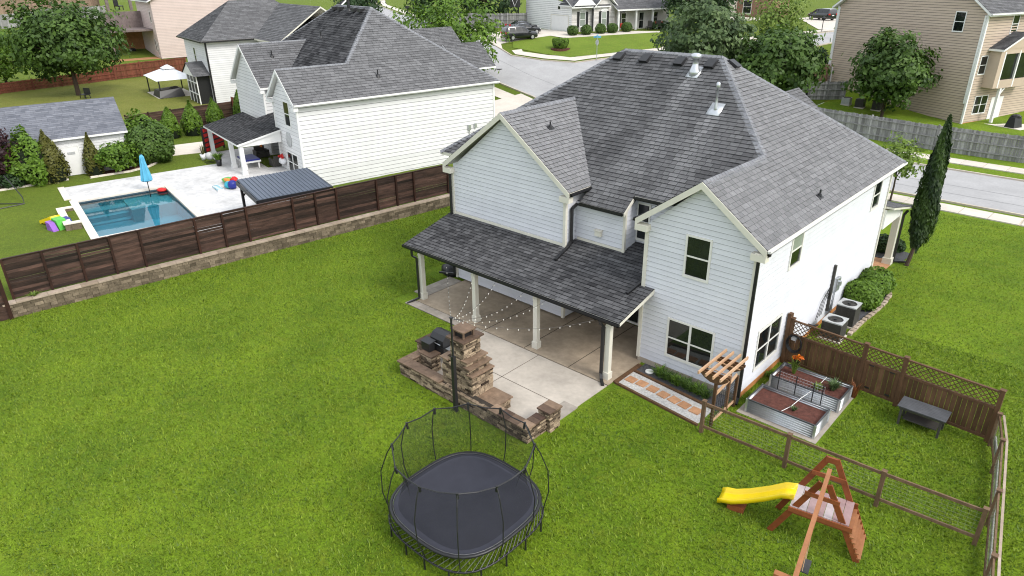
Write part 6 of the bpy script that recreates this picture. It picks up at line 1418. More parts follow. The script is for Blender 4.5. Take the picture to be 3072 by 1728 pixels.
# ================================================================== cars
def car(kind, p, deg, label, plate=True):
    t = thing('parked_car', label, 'car', (*p, gz(*p)+.05), 'cars parked on the driveways')
    F = Fr((*p, gz(*p)+.05), deg)                       # a = forward
    if kind == 'sedan': st = [(-2.3, .80, .95, .98, .70), (-2.15, .88, 1.0, 1.02, .72), (-1.5, .91, 1.0, 1.08, .70), (-.9, .92, .98, 1.40, .60), (.2, .92, .97, 1.44, .60), (.9, .92, .95, 1.1, .68), (1.0, .92, .94, 1.0, .74), (1.9, .88, .82, .88, .72), (2.3, .74, .7, .72, .6)]
    elif kind == 'van': st = [(-2.5, .88, 1.0, 1.05, .8), (-2.42, .94, 1.05, 1.72, .74), (-2.0, .98, 1.05, 1.78, .74), (-.5, .98, 1.02, 1.78, .74), (.7, .98, 1.0, 1.66, .72), (1.5, .97, .98, 1.12, .78), (2.2, .92, .85, .95, .74), (2.5, .78, .65, .70, .62)]
    else: st = [(-2.45, .86, 1.02, 1.08, .78), (-2.35, .92, 1.05, 1.5, .70), (-2.05, .96, 1.06, 1.72, .70), (-.5, .97, 1.03, 1.76, .70), (.45, .97, 1.0, 1.70, .68), (1.1, .96, 1.0, 1.14, .76), (2.0, .93, .92, 1.02, .76), (2.4, .80, .70, .78, .66)]
    vs = []; fs = []; n = 10
    for a, hw, zb, zt, ht in st:
        vs += [F(a, s_*w, z) for s_, w, z in ((-1, hw*.85, .26), (-1, hw, .45), (-1, hw, zb*.86), (-1, hw*.97, zb), (-1, ht, zt), (1, ht, zt), (1, hw*.97, zb), (1, hw, zb*.86), (1, hw, .45), (1, hw*.85, .26))]
    for i in range(len(st)-1): fs += [(i*n+j, i*n+(j+1) % n, (i+1)*n+(j+1) % n, (i+1)*n+j) for j in range(n)]
    fs += [tuple(range(n-1, -1, -1)), tuple((len(st)-1)*n+j for j in range(n))]
    m = MB(); m.add(vs, fs); body = m.build('body', M_['carpaint'], t, True); bv = body.modifiers.new('b', 'BEVEL'); bv.width = .05; bv.segments = 2; bv.limit_method = 'ANGLE'; bv.angle_limit = rad(35)
    def sec(a):
        for s0, s1 in zip(st[:-1], st[1:]):
            if s0[0] <= a <= s1[0]: k = (a-s0[0])/(s1[0]-s0[0]); return [s0[i]+(s1[i]-s0[i])*k for i in range(5)]
        return st[-1]
    cab = {'sedan': [(-1.2, -.35), (-.3, .5)], 'van': [(-2.2, -1.1), (-1.0, .0), (.1, 1.0)], 'suv': [(-1.95, -1.05), (-.95, -.1), (0.0, .75)]}[kind]
    for s_ in (-1, 1):
        for a0, a1 in cab:
            m = MB(); q = []
            for a, u in ((a0, .12), (a1, .12), (a1, .86), (a0, .86)):
                _, hw, zb, zt, ht = sec(a); w = hw*.97+(ht-hw*.97)*u+.012; q.append(F(a, s_*w, zb+(zt-zb)*u))
            m.prism(q, F.n*s_*.008); m.build('side_window', M_['glass'], t)
    a0, a1 = (st[1][0]-.02, st[2][0]+.02) if kind != 'sedan' else (-1.5, -.9); b0, b1 = {'sedan': (.22, .88), 'van': (.72, 1.48), 'suv': (.47, 1.08)}[kind]
    for nm, x0, x1 in (('rear_window', a0, a1), ('windscreen', b0, b1)):
        s0, s1 = sec(x0), sec(x1); m = MB(); d = Vector((0, 0, .015))
        if nm == 'rear_window' and kind != 'sedan': m.prism([F(st[1][0]-.03, -.66, 1.12), F(st[1][0]-.03, .66, 1.12), F(st[1][0]+.06, .6, 1.46), F(st[1][0]+.06, -.6, 1.46)], -F.a*.02)
        else: m.prism([F(x0, -s0[4]*.9, s0[3])+d, F(x0, s0[4]*.9, s0[3])+d, F(x1, s1[4]*.95, s1[3])+d, F(x1, -s1[4]*.95, s1[3])+d], d)
        m.build(nm, M_['glass'], t)
    for a in (-1.5, 1.5):
        for s_ in (-1, 1):
            c = F(a, s_*.86, .34); ax = F.n*s_; m = MB(); m.tube([c-ax*.12, c+ax*.12], .34, 16); w = m.build('wheel', M_['tyre'], t)
            m = MB(); m.tube([c+ax*.10, c+ax*.13], .22, 12); m.build('rim', M_['rim'], w)
    for s_ in (-1, 1):
        m = MB(); m.fbox(F, st[0][0]-.03, st[0][0]+.15, min(s_*.55, s_*.9), max(s_*.55, s_*.9), .85, 1.08); m.build('tail_light', M_['redlens'], t)
        m = MB(); m.fbox(F, st[-1][0]-.3, st[-1][0]-.05, min(s_*.5, s_*.82), max(s_*.5, s_*.82), .62, .76); m.build('headlight', M_['ac_top'], t)
        m = MB(); m.fbox(F, b1-.15, b1+.1, min(s_*.95, s_*1.12), max(s_*.95, s_*1.12), .98, 1.12); m.build('side_mirror', M_['carpaint'], t)
    m = MB(); m.fbox(F, st[0][0]-.05, st[0][0]+.02, -.2, .2, .72, .86); m.build('number_plate', M_['plate'], t)
    return t
car('suv', (-58.9, 53.9), 70, 'shiny black SUV parked nearest the lawn on the white house driveway')
car('sedan', (-61.0, 57.2), 68, 'black car parked behind the SUV in front of the garage'); car('sedan', (-63.2, 59.2), 66, 'dark car farthest back on the driveway next to the grey fence')
car('van', (-37.6, 105.2), 152, 'black minivan on the sloping driveway at the upper right')
# ================================================================== street sign and lamp
ss = thing('street_sign', 'back of a stop sign topped by blue street-name blades on a slim post', 'street sign', (-45.0, 52.7, gz(-45, 52.7)))
z = gz(-45, 52.7); F = Fr((-45, 52.7, z), 38)
m = MB(); m.tube([F(0, 0, 0), F(0, 0, 3.0)], .035, 6); m.build('post', M_['galv'], ss)
m = MB(); m.prism([F(.38*math.cos(PI/8+PI*i/4)*.55, -.05, 2.15+.38*math.sin(PI/8+PI*i/4)) for i in range(8)], F.n*.02); m.build('stop_plate', M_['galv'], ss)
for dg, zz in ((0, 2.78), (75, 2.95)): G_ = Fr(F(0, 0, 0), 38+dg); m = MB(); m.fbox(G_, -.45, .45, -.015, .015, zz-.09, zz+.09); m.build('name_blade', M_['blue'], ss)
lp = thing('lamp_post', 'small black post lamp beside the minivan driveway', 'lamp post', (-29.4, 83.6, gz(-29.4, 83.6)))
z = gz(-29.4, 83.6); m = MB(); m.tube([(-29.4, 83.6, z), (-29.4, 83.6, z+1.5)], .05, 6); m.build('post', M_['black'], lp); m = MB(); m.lathe((-29.4, 83.6, z+1.5), [(.08, 0), (.2, .12), (.22, .32), (.05, .48)], 8); m.build('lantern', M_['black'], lp)
mb_ = thing('mail_box', 'small black kerbside mailbox at the far bend', 'mailbox', (-110, 76.5, gz(-110, 76.5)))
z = gz(-110, 76.5); m = MB(); m.box(-110.1, 76.4, z, -109.9, 76.6, z+1.2); m.build('post', M_['black'], mb_); m = MB(); m.box(-110.4, 76.2, z+1.2, -109.6, 76.8, z+1.7); m.build('box', M_['black'], mb_)
# ================================================================== tan house on the right
tn = thing('house', 'three-level tan sided house with white corner boards at the upper right', 'house', (-10, 62, 0))
TF = Fr((-5.42, 57.02, 0), -22); TL = Fr(TF(-16.3, 0, 0), -22); TS = Fr(TF(0, 0, 0), 68)
wall(TL, [(0, -.3), (16.3, -.3), (16.3, 9.8), (8.1, 15.6), (0, 9.8)], [(13.24, 14.29, 8.08, 9.84)], tn, M_['siding_tan'], .23, each=True, gap=.034)
wall(TS, [(0, -.3), (12, -.3), (12, 9.8), (0, 9.8)], [(.44, 1.46, 4.46, 6.15), (1.1, 3.05, .8, 2.5)], tn, M_['siding_tan'], .23, each=True, gap=.034)
window(TL, 13.24, 14.29, 8.08, 9.84, tn, 1, fm=M_['trim_white']); window(TS, .44, 1.46, 4.46, 6.15, tn, 1, fm=M_['trim_white']); window(TS, 1.1, 3.05, .8, 2.5, tn, 2, fm=M_['trim_white'])
window(TS, 3.6, 4.6, 7.9, 9.6, tn, 1, fm=M_['trim_white'])
for F, a in ((TL, 0), (TL, 16.3)): vpost(F, a, .01, -.2, 9.8, .17, tn, M_['trim_white'])
q7 = lambda u, v, z: TF(u, -v, z)
P7 = [[q7(.5, -.5, 9.75), q7(.5, 14, 9.75), q7(-8.15, 14, 15.9), q7(-8.15, -.5, 15.9)], [q7(-16.8, 14, 9.75), q7(-16.8, -.5, 9.75), q7(-8.15, -.5, 15.9), q7(-8.15, 14, 15.9)]]
m = MB(); deck(P7, m, .22); r7_ = m.build('roof', M_['trim_white'], tn)
s = Shingler(.02); s.plane([P7[0]], .2, .5, lambda p: .55); s.plane([P7[1]], .2, .5, lambda p: .45); s.finish(r7_, M_['shingle'], 0)
gutter(TS, -.5, 14, .5, 9.78, tn, M_['trim_white'], .14)
m = MB(); m.fbox(TL, 0, 16.3, .0, .04, -.4, -.05); m.fbox(TS, 0, 12, .0, .04, -.4, .1); m.build('foundation', M_['orange_base'], tn)
m = MB(); m.fbox(TL, 16.05, 16.2, .03, .13, 1.9, 9.6); m.build('downspout', M_['trim_white'], tn)
m = MB(); m.fbox(TL, .12, .24, .03, .14, 3.6, 9.7); m.fbox(TL, .5, .6, .03, .13, 1.9, 3.5); m.build('downspout', M_['trim_white'], tn)
m = MB(); m.fbox(TL, 2.7, 3.6, .02, .06, 1.5, 2.7); m.build('crawl_door', M_['siding_tan'], tn)
m = MB(); m.tube([TL(6.4, .05, 6.6), TL(6.4, .05, 7.5)], .03, 5); m.blob(TL(6.4, .08, 7.6), .12, .12, .1, 8, 5, amp=0); m.build('wall_vent', M_['trim_white'], tn)
# balcony room
m = MB(); m.fbox(TS, 1.5, 2.1, .02, 1.1, 3.3, 6.75); m.build('bay_wall', M_['siding_tan'], tn)
m = MB(); m.fbox(TS, 2.1, 7, 1.0, 1.1, 3.505, 4.0, .2); m.fbox(TS, 2.1, 7.0, .02, 1.1, 3.25, 3.5, .2); m.build('balcony_parapet', M_['siding_tan'], tn); m = MB(); m.fbox(TS, 2.1, 7, 1.0, 1.1, 6.3, 6.75); m.build('balcony_header', M_['siding_tan'], tn)
m = MB(); m.fbox(TS, 2.25, 7, .9, .95, 3.5, 6.4); m.build('balcony_screen', M_['glass'], tn)
for a in (2.15, 4.3, 6.4): m = MB(); m.fbox(TS, a-.08, a+.08, .96, 1.12, 3.3, 6.5); m.build('balcony_post', M_['trim_white'], tn)
bq = [[TS(1.2, 1.45, 6.75), TS(4.2, 1.45, 8.1), TS(4.2, .02, 8.1), TS(1.2, .02, 6.75)], [TS(7.2, 1.45, 6.75), TS(7.2, .02, 6.75), TS(4.2, .02, 8.1), TS(4.2, 1.45, 8.1)]]
m = MB(); deck(bq, m, .18); rb_ = m.build('balcony_roof', M_['trim_white'], tn); s = Shingler(.02); s.plane([bq[0]], .2, .5, lambda p: .35); s.plane([bq[1]], .2, .5, lambda p: .4); s.finish(rb_, M_['shingle'], 0)
m = MB(); m.prism([TS(1.6, 1.12, 6.75), TS(6.8, 1.12, 6.75), TS(4.2, 1.12, 7.9)], TS.n*.02); m.build('balcony_gable', M_['siding_tan'], tn)
m = MB(); m.fbox(TS, 2.75, 2.98, .85, 1.08, 0, 3.3); m.beam(TS(2.9, .97, 2.6), TS(3.5, .97, 3.2), .1, .12); m.build('balcony_support', M_['trim_white'], tn)
m = MB(); m.fbox(TS, 3.6, 5.4, .02, .06, .1, 2.2); m.build('patio_door', M_['trim_white'], tn)
m = MB(); m.prism([TS(1.9, .0, -.03), TS(10, .0, -.03), TS(10, 4.2, -.03), TS(2.0, 4.2, -.03)], (0, 0, .07)); tag(m.build('patio_slab', M_['cope']), kind='structure')
cg = thing('covered_grill', 'grill under a black cover on the tan house patio', 'grill', tuple(TS(2.6, 3.2, .04)))
m = MB(); m.hexa([TS(2.1, 3.6, .04), TS(3.3, 3.6, .04), TS(3.3, 2.7, .04), TS(2.1, 2.7, .04), TS(2.25, 3.4, .95), TS(3.15, 3.4, 1.05), TS(3.15, 2.9, 1.15), TS(2.25, 2.9, 1.0)]); m.blob(TS(2.7, 3.15, 1.0), .45, .35, .22, 9, 5); m.build('cover', M_['black'], cg)
for k, (x, y) in enumerate(((-16.1, 57.1), (-14.7, 57.0), (-13.1, 57.2))):
    z = gz(x, y); a = thing('air_conditioner', ('small grey air conditioner leftmost beside the tan house', 'middle grey air conditioner beside the tan house', 'grey air conditioner nearest the tan house tree')[k], 'air conditioner', (x, y, z), 'air conditioners beside the tan house'); h = (.7, .85, .95)[k]
    m = MB(); m.box(x-.45, y-.45, z-.1, x+.45, y+.45, z+.06); m.build('pad', M_['conc_pale'], a); m = MB(); m.box(x-.4, y-.4, z+.06, x+.4, y+.4, z+h); m.build('body', M_['ac_top'] if k == 0 else M_['ac'], a); m = MB(); m.lathe((x, y, z+h), [(.36, 0), (.34, .04)], 14); m.build('fan_grille', M_['black'], a)
board_run([(-19.9, 56.1), (-18.3, 57.35), (-16.9, 58.6)], 1.85, 'short grey fence corner beside the tan house air conditioners', .15)
board_run([(-32, 52.5), (-24, 53.5), (-19.9, 56.1)], 1.8, 'grey fence partly hidden by the trees left of the tan house', .15)
board_run([(-30, 50.2), (-22.5, 48.0), (-15.6, 46.3), (-10, 45.2), (-4.6, 44.2), (1.2, 44.0), (6, 44.6), (12, 45.6)], 1.98, 'long weathered grey board fence along the street in front of the tan house', .145)
m = MB(); F = Fr((-26.8, 62.0, gz(-24, 62)), 3); m.fbox(F, 0, 6.5, -.3, .3, -.6, 1.5); m.fbox(F, -.05, 6.55, -.35, .35, 1.5, 1.6); tag(m.build('brick_wall', M_['brickbrown']), 'low brown brick wall left of the tan house corner', 'wall')
# far brick house top right, pale path
fbh = thing('house', 'partly hidden brown brick house front at the top edge behind the trees', 'house', (-54, 107, 5.5))
F = Fr((-62, 106, gz(-56, 106)), 0); m = MB(); m.fbox(F, 0, 16, -6, 0, -.5, 6); m.build('wall', M_['brickbrown'], fbh)
m = MB(); m.fbox(F, 7.5, 8.8, 0, .7, 0, 6); m.build('pier', M_['cope'], fbh)
window(F, 5.0, 6.8, .2, 2.8, fbh, 1, False); window(F, 10.0, 11.6, .6, 2.8, fbh, 1)
m = MB(); m.prism([F(-.5, .8, 6), F(16.5, .8, 6), F(16.5, -3, 8.5), F(-.5, -3, 8.5)], (0, 0, .15)); m.build('roof', M_['shingle'], fbh)
m = MB()
for i in range(12): m.beam(F(4+.3*i, 1.2, .0), F(4+.3*i, 1.2, 1.0), .03, .03)
m.beam(F(4, 1.2, 1.0), F(7.4, 1.2, 1.0), .05, .05); m.build('railing', M_['black'], fbh)
drape('path', [(-57, 105.4), (-47, 104.5), (-45.5, 98), (-50.5, 96)], M_['conc_pale'], .05)
# ================================================================== vegetation
LM = dict(mid=leafmat('leaf_mid_green', (.025, .06, .010), (.115, .20, .035)), dark=leafmat('leaf_dark_green', (.012, .032, .010), (.06, .115, .035)), bright=leafmat('leaf_bright_green', (.04, .095, .008), (.17, .29, .028)),
          lime=leafmat('leaf_lime', (.08, .14, .02), (.26, .36, .07)), cyp=leafmat('leaf_cypress', (.012, .032, .007), (.065, .12, .018)), olive=leafmat('leaf_olive', (.05, .055, .012), (.17, .17, .035)),
          purple=leafmat('leaf_purple', (.015, .006, .008), (.075, .025, .03)), blue=leafmat('leaf_blue_green', (.03, .065, .02), (.16, .23, .085)), grass=leafmat('grass_blade', (.036, .095, .0025), (.26, .35, .022)), rust=leafmat('rust_leaf', (.16, .05, .015), (.34, .13, .05)), straw=leafmat('straw_leaf', (.2, .16, .06), (.4, .34, .15)), orange=leafmat('orange_petal', (.6, .12, .01), (.85, .28, .02)))
def leaf_mesh(name, mt, parent, pos, nrm, size, tint, aspect=.6, along=None):
    """pos,nrm (N,3), size (N,) -> one pointed quad per leaf"""
    n = len(pos); nrm = nrm/np.maximum(1e-6, np.linalg.norm(nrm, axis=1, keepdims=True))
    a = NR.normal(size=(n, 3)) if along is None else along
    t = a-nrm*(a*nrm).sum(1, keepdims=True); t /= np.maximum(1e-6, np.linalg.norm(t, axis=1, keepdims=True)); b = np.cross(nrm, t)
    s = size[:, None]; v = np.stack([pos-t*s*.5, pos+b*s*aspect*.5, pos+t*s*.55, pos-b*s*aspect*.5], 1).reshape(-1, 3)
    return arraymesh(name, v, 4, np.clip(tint, 0, 1), mt, parent)
def crown_pts(c, r, nclump, per, clump_r, inner=.5, seed=0, lump=.25, squash_low=1.0, cone=0.0):
    g = np.random.default_rng(seed); d = g.normal(size=(nclump, 3)); d /= np.linalg.norm(d, axis=1, keepdims=True)
    lob = 1+lump*np.sin(d[:, 0]*3.1+seed)*np.cos(d[:, 1]*2.7+seed*2)+lump*.5*g.normal(size=nclump)
    rr = (inner+(1-inner)*g.random(nclump)**.5)*lob
    p = d*rr[:, None]*np.array(r)
    if squash_low < 1: p[:, 2] = np.where(p[:, 2] < 0, p[:, 2]*squash_low, p[:, 2])
    if cone: k = 1-cone*(p[:, 2]/r[2]+1)/2; p[:, 0] *= k; p[:, 1] *= k
    cc = p+np.array(c); ct = g.random(nclump)
    idx = np.repeat(np.arange(nclump), per); off = g.normal(size=(nclump*per, 3))*clump_r*np.array([1, 1, .65])
    pos = cc[idx]+off; out = d[idx]*.9+off/clump_r*.35+g.normal(size=(nclump*per, 3))*.55+np.array([0, 0, .45])
    tint = .02+.62*ct[idx]**1.2+.36*g.random(nclump*per)
    return pos, out, tint
def tree(name, label, base, h, cz, r, mt, leaf, nclump, per, clump_r, trunk_r=.2, cat='tree', group=None, seed=1, lump=.25, inner=.5, limbs=6, lean=(0, 0), squash=.8, cone=0.0):
    t = thing(name, label, cat, tuple(base), group); b = Vector(base); g = random.Random(seed)
    c = b+Vector((lean[0], lean[1], cz))
    m = MB(); m.tube([b-Vector((0, 0, .1)), b.lerp(c, .35)+Vector((g.uniform(-.1, .1), g.uniform(-.1, .1), 0)), b.lerp(c, .75), c+Vector((0, 0, r[2]*.3))], [trunk_r, trunk_r*.8, trunk_r*.55, trunk_r*.2], 7, .3)
    for i in range(limbs):
        a = 2*PI*i/limbs+g.uniform(-.4, .4); s0 = b.lerp(c, g.uniform(.45, .8)); e = c+Vector((math.cos(a)*r[0]*.7, math.sin(a)*r[1]*.7, g.uniform(-.3, .55)*r[2]))
        m.tube([s0, s0.lerp(e, .5)+Vector((0, 0, .1*r[2])), e], [trunk_r*.45, trunk_r*.28, trunk_r*.08], 5, .5)
    m.build('trunk', M_['bark'], t)
    pos, out, tint = crown_pts(c, r, nclump, per, clump_r, inner, seed, lump, squash, cone)
    pos[:, 2] = np.maximum(pos[:, 2], base[2]+.3)
    leaf_mesh('crown', LM[mt], t, pos, out, leaf*(.6+.8*NR.random(len(pos))), tint)
    return t
def shrub(name, label, base, r, mt, leaf, n, cat='shrub', group=None, seed=1, tight=.93, shape=None, lump=.05):
    """dense clipped shrub: dark core plus a skin of leaves"""
    t = thing(name, label, cat, tuple(base), group); g = np.random.default_rng(seed)
    d = g.normal(size=(n, 3)); d /= np.linalg.norm(d, axis=1, keepdims=True)
    k = (tight+(1-tight)*1.6*g.random(n))*(1+lump*np.sin(d[:, 0]*5+seed)*np.sin(d[:, 2]*4+seed)+lump*np.sin(d[:, 1]*6+2*seed))
    p = d*k[:, None]
    if shape == 'cone': w = np.clip(1-(p[:, 2]+1)/2, .03, 1)**.62*1.25; p[:, 0] *= w; p[:, 1] *= w
    if shape == 'bowl': w = .72+.34*(p[:, 2]+1)/2; p[:, 0] *= w; p[:, 1] *= w; p[:, 2] = np.clip(p[:, 2]*1.25, -1, .8)
    pos = p*np.array(r)+np.array(base)+np.array([0, 0, r[2]*.96]); pos[:, 2] = np.maximum(pos[:, 2], base[2]+.02)
    m = MB()
    if shape == 'cone': m.lathe(base, [(r[0]*.8, .05), (r[0]*.92, r[2]*.4), (r[0]*.7, r[2]*.9), (r[0]*.38, r[2]*1.4), (.02, r[2]*1.85)], 10)
    else: m.blob((base[0], base[1], base[2]+r[2]*.96), r[0]*.84, r[1]*.84, r[2]*.84, 12, 8, amp=.04, seed=seed)
    m.build('branches', M_['core'], t)
    cl = .5+.5*np.sin(p[:, 0]*7+seed)*np.sin(p[:, 1]*6+1)*np.sin(p[:, 2]*8)
    leaf_mesh('foliage', LM[mt], t, pos, d+g.normal(size=(n, 3))*.45+np.array([0, 0, .3]), leaf*(.6+.8*g.random(n)), .2+.35*cl+.45*g.random(n))
    return t
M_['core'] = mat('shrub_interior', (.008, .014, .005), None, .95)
# --- main garden
cy = thing('cypress_tree', 'tall narrow dark green cypress leaning beside the front porch', 'tree', (.9, 16.9, 0))
m = MB(); m.tube([(.86, 16.85, -.1), (.95, 17.1, .8), (1.0, 17.25, 1.6), (1.03, 17.35, 3)], [.11, .09, .08, .03], 7, .3); m.build('trunk', M_['bark'], cy)
n = 7500; g = np.random.default_rng(3); z = g.random(n)**.85; ax = np.stack([1.0+.04*z, 17.25+.18*z, .95+z*6.3], 1)
prof_ = np.interp(z, [0, .06, .15, .3, .5, .7, .85, .95, 1], [.12, .34, .5, .54, .47, .36, .24, .12, .02]); th = g.random(n)*2*PI; rr = prof_*(.62+.42*g.random(n)**.5)*(1+.16*np.sin(th*3+z*9))
pos = ax+np.stack([np.cos(th)*rr, np.sin(th)*rr, g.normal(size=n)*.1], 1)
al = np.stack([np.cos(th)*.28, np.sin(th)*.28, np.ones(n)], 1)+g.normal(size=(n, 3))*.18; nr_ = np.stack([np.cos(th), np.sin(th), np.full(n, .25)], 1)+g.normal(size=(n, 3))*.35
leaf_mesh('crown', LM['cyp'], cy, pos, nr_, .26*(.5+g.random(n)), np.clip(.1+.5*g.random(n)+.3*np.sin(th*2+z*14), 0, 1), .34, al)
m = MB(); m.lathe((1.02, 17.32, 1.2), [(.15, 0), (.3, .5), (.32, 1.6), (.22, 3.2), (.1, 4.4), (.02, 5.0)], 9); m.build('inner_branches', M_['core'], cy)
tree('young_tree', 'young light green tree by the street behind the cypress', (-3.05, 27.6, 0), 4.1, 2.75, (1.25, 1.25, 1.4), 'lime', .24, 90, 14, .24, .07, seed=5, limbs=7, inner=.35)
shrub('round_shrub', 'nearer round green shrub next to the air conditioners', (.72, 10.55, 0), (.78, .85, .62), 'bright', .13, 3600, seed=2, group='round shrubs on the side wall', tight=.88); shrub('round_shrub', 'farther round green shrub towards the front porch', (.72, 12.35, 0), (.72, .8, .62), 'bright', .13, 3000, seed=3, group='round shrubs on the side wall', tight=.88)
shrub('porch_shrub', 'small dark shrub showing behind the far house corner', (-.6, 18.0, 0), (.55, .55, .5), 'dark', .13, 900, seed=4)
shrub('porch_shrub', 'small dark shrub in the front gravel bed', (-.1, 18.5, 0), (.4, .4, .35), 'dark', .13, 600, seed=6)
def tuft(name, label, base, n, h, spread, mt, w=.03, cat='plant', seed=1, flowers=None, group=None):
    t = thing(name, label, cat, tuple(base), group); g = np.random.default_rng(seed); b = np.array(base)
    a = g.random(n)*2*PI; root = b+np.stack([np.cos(a), np.sin(a), np.zeros(n)], 1)*(g.random(n)*spread*.4)[:, None]; d = np.stack([np.cos(a)*spread*(.4+g.random(n)), np.sin(a)*spread*(.4+g.random(n)), h*(.5+.6*g.random(n))], 1)
    mid = root+d*np.array([.4, .4, .75]); tip = root+d; s = np.stack([-np.sin(a), np.cos(a), np.zeros(n)], 1)*w/2
    v = np.concatenate([np.stack([root-s, root+s, mid+s*.8, mid-s*.8], 1), np.stack([mid-s*.8, mid+s*.8, tip, tip], 1)]).reshape(-1, 3)
    arraymesh('leaves', v, 4, g.random(2*n), LM[mt], t)
    if flowers:
        m = MB(); fl = []
        for i in range(flowers): p = b+np.array([g.normal()*spread*.5, g.normal()*spread*.5, h*(1.0+.25*g.random())]); fl.append(p); m.tube([tuple(b), tuple(p)], .008, 4)
        m.build('stem', M_['core'], t); P_ = np.repeat(np.array(fl), 7, 0)+g.normal(size=(flowers*7, 3))*.035; leaf_mesh('flowers', LM['orange'], t, P_, g.normal(size=(len(P_), 3)), np.full(len(P_), .12), g.random(len(P_)))
    return t
for i in range(8): tuft('border_grass', 'clump of green strap-leaf grass under the ground floor window', (-2.85+.28*i, -.42-.05*(i % 2)-.02*i, 0), 90, .34, .3, 'mid' if i % 3 else 'bright', .03, 'plant', 20+i, None, 'border grass clumps under the window')
tuft('lily', 'tall orange lily standing in the raised bed by the fence', (1.0, 2.35, .42), 70, .6, .14, 'lime', .05, 'plant', 31, 6)
tuft('bed_plant', 'grey-green bushy plant at the right end of the back raised bed', (2.45, 2.2, .42), 110, .34, .24, 'blue', .05, 'plant', 32); tuft('bed_plant', 'pale yellowish plant in front of the grey-green one', (2.05, 1.85, .42), 70, .2, .18, 'lime', .05, 'plant', 33); tuft('bed_plant', 'rust-orange plant between the raised bed and the gate', (2.98, 2.85, 0), 50, .62, .2, 'rust', .035, 'plant', 34); tuft('bed_plant', 'small grey seedling in the front raised bed', (1.95, .05, .42), 40, .16, .12, 'blue', .04, 'plant', 35)
tuft('weed_clump', 'green weeds at the house corner beside the back raised bed', (.25, 2.2, 0), 60, .2, .2, 'bright', .04, 'plant', 36)
tuft('pot_plant', 'upright wispy plant in the white pot by the deck edge', tuple(NF(-10.3, 4.1, .4)), 40, .9, .25, 'olive', .03, 'plant', 37); tuft('pot_plant', 'leafy plant spilling from the dark pot by the porch column', tuple(NF(-7.6, 3.7, .5)), 120, .45, .45, 'bright', .08, 'plant', 38)
tuft('weed_clump', 'yellow-green weeds on the retaining wall cap at the left edge', tuple(WF(1.0, -.25, .7)), 40, .2, .25, 'lime', .05, 'plant', 39)
# --- pool yard
def nb(a, o): p = NF(a, o, 0); return (p.x, p.y, .65)
thl = ['conical green thuja leftmost of the row by the brown fence', 'conical green thuja second from the left in the row', 'conical green thuja third from the left in the row', 'conical green thuja nearest the white house wall']
for i, (a, o, h, r) in enumerate(((-20.3, 4.1, 2.75, .85), (-20.4, 2.2, 3.0, .95), (-22.6, -.3, 2.7, .8), (-23.2, -2.9, 3.1, .75))): shrub('thuja', thl[i], nb(a, o), (r, r, h/2), 'bright', .2, 2200, 'shrub', 'conical thujas', 40+i, .9, 'cone', .08)
shrub('round_bush', 'large dark round bush right of the shed', nb(-12.3, 7.3), (1.75, 1.75, 1.45), 'mid', .24, 5000, seed=50, tight=.85, lump=.1); shrub('round_bush', 'leafy bush half hidden behind the shed corner', nb(-15.3, 7.2), (1.5, 1.5, 1.6), 'bright', .26, 3000, seed=51, tight=.8, lump=.12)
tree('leafy_bush', 'bright feathery bush in front of the shed wall', nb(-10.9, 9.9), 2.4, 1.15, (1.25, 1.3, 1.0), 'bright', .22, 150, 22, .2, .05, 'shrub', None, 52, .2, .4, 5, (0, 0), 1.0); shrub('conical_bush', 'thin olive conical bush right of the shed door', nb(-11.0, 11.4), (.62, .62, 1.45), 'olive', .17, 2000, seed=53, tight=.85, shape='cone', lump=.12)
shrub('conical_bush', 'bright green upright bush left of the shed door', nb(-10.9, 15.2), (1.25, 1.25, 1.75), 'bright', .24, 4200, seed=54, tight=.8, lump=.15); shrub('conical_bush', 'yellowish conical bush next to the shed door', nb(-10.9, 13.95), (.95, .95, 1.75), 'olive', .2, 3000, seed=55, tight=.85, shape='cone', lump=.1)
tree('purple_tree', 'dark purple-leaved tree at the left picture edge', nb(-11.0, 17.2), 4, 2.6, (1.3, 1.3, 1.4), 'purple', .24, 110, 22, .26, .07, seed=56, inner=.35, squash=1.0)
shrub('round_bush', 'low dark shrub at the foot of the purple tree', nb(-10.9, 16.4), (.8, .9, .6), 'dark', .2, 900, seed=57, tight=.8)
p = NF(-52.7, 7.2, 0); tree('shade_tree', 'large spreading green tree on the yellowish lawn behind the shed', (p.x, p.y, .65), 10, 6.0, (5.0, 5.0, 4.3), 'mid', .48, 380, 32, .5, .28, seed=60, lump=.3, inner=.45, limbs=9)
p = NF(-57, 18.0, 0); tree('shade_tree', 'bright leafy tree cut off by the left picture edge', (p.x, p.y, .65), 10, 6.6, (3.6, 4.2, 4.8), 'blue', .5, 200, 24, .6, .25, seed=61, lump=.3)
p = NF(-78, 18.5, 0); tree('shade_tree', 'green tree in the far top left corner', (p.x, p.y, .65), 12, 8.5, (5, 5, 4.5), 'bright', .6, 170, 22, .7, .3, seed=62, lump=.3)
p = NF(-66, 13.5, 0); tree('shade_tree', 'lower green tree behind the left end of the red fence', (p.x, p.y, .65), 7, 4.0, (3.4, 4, 3.2), 'bright', .5, 120, 22, .55, .2, seed=63)
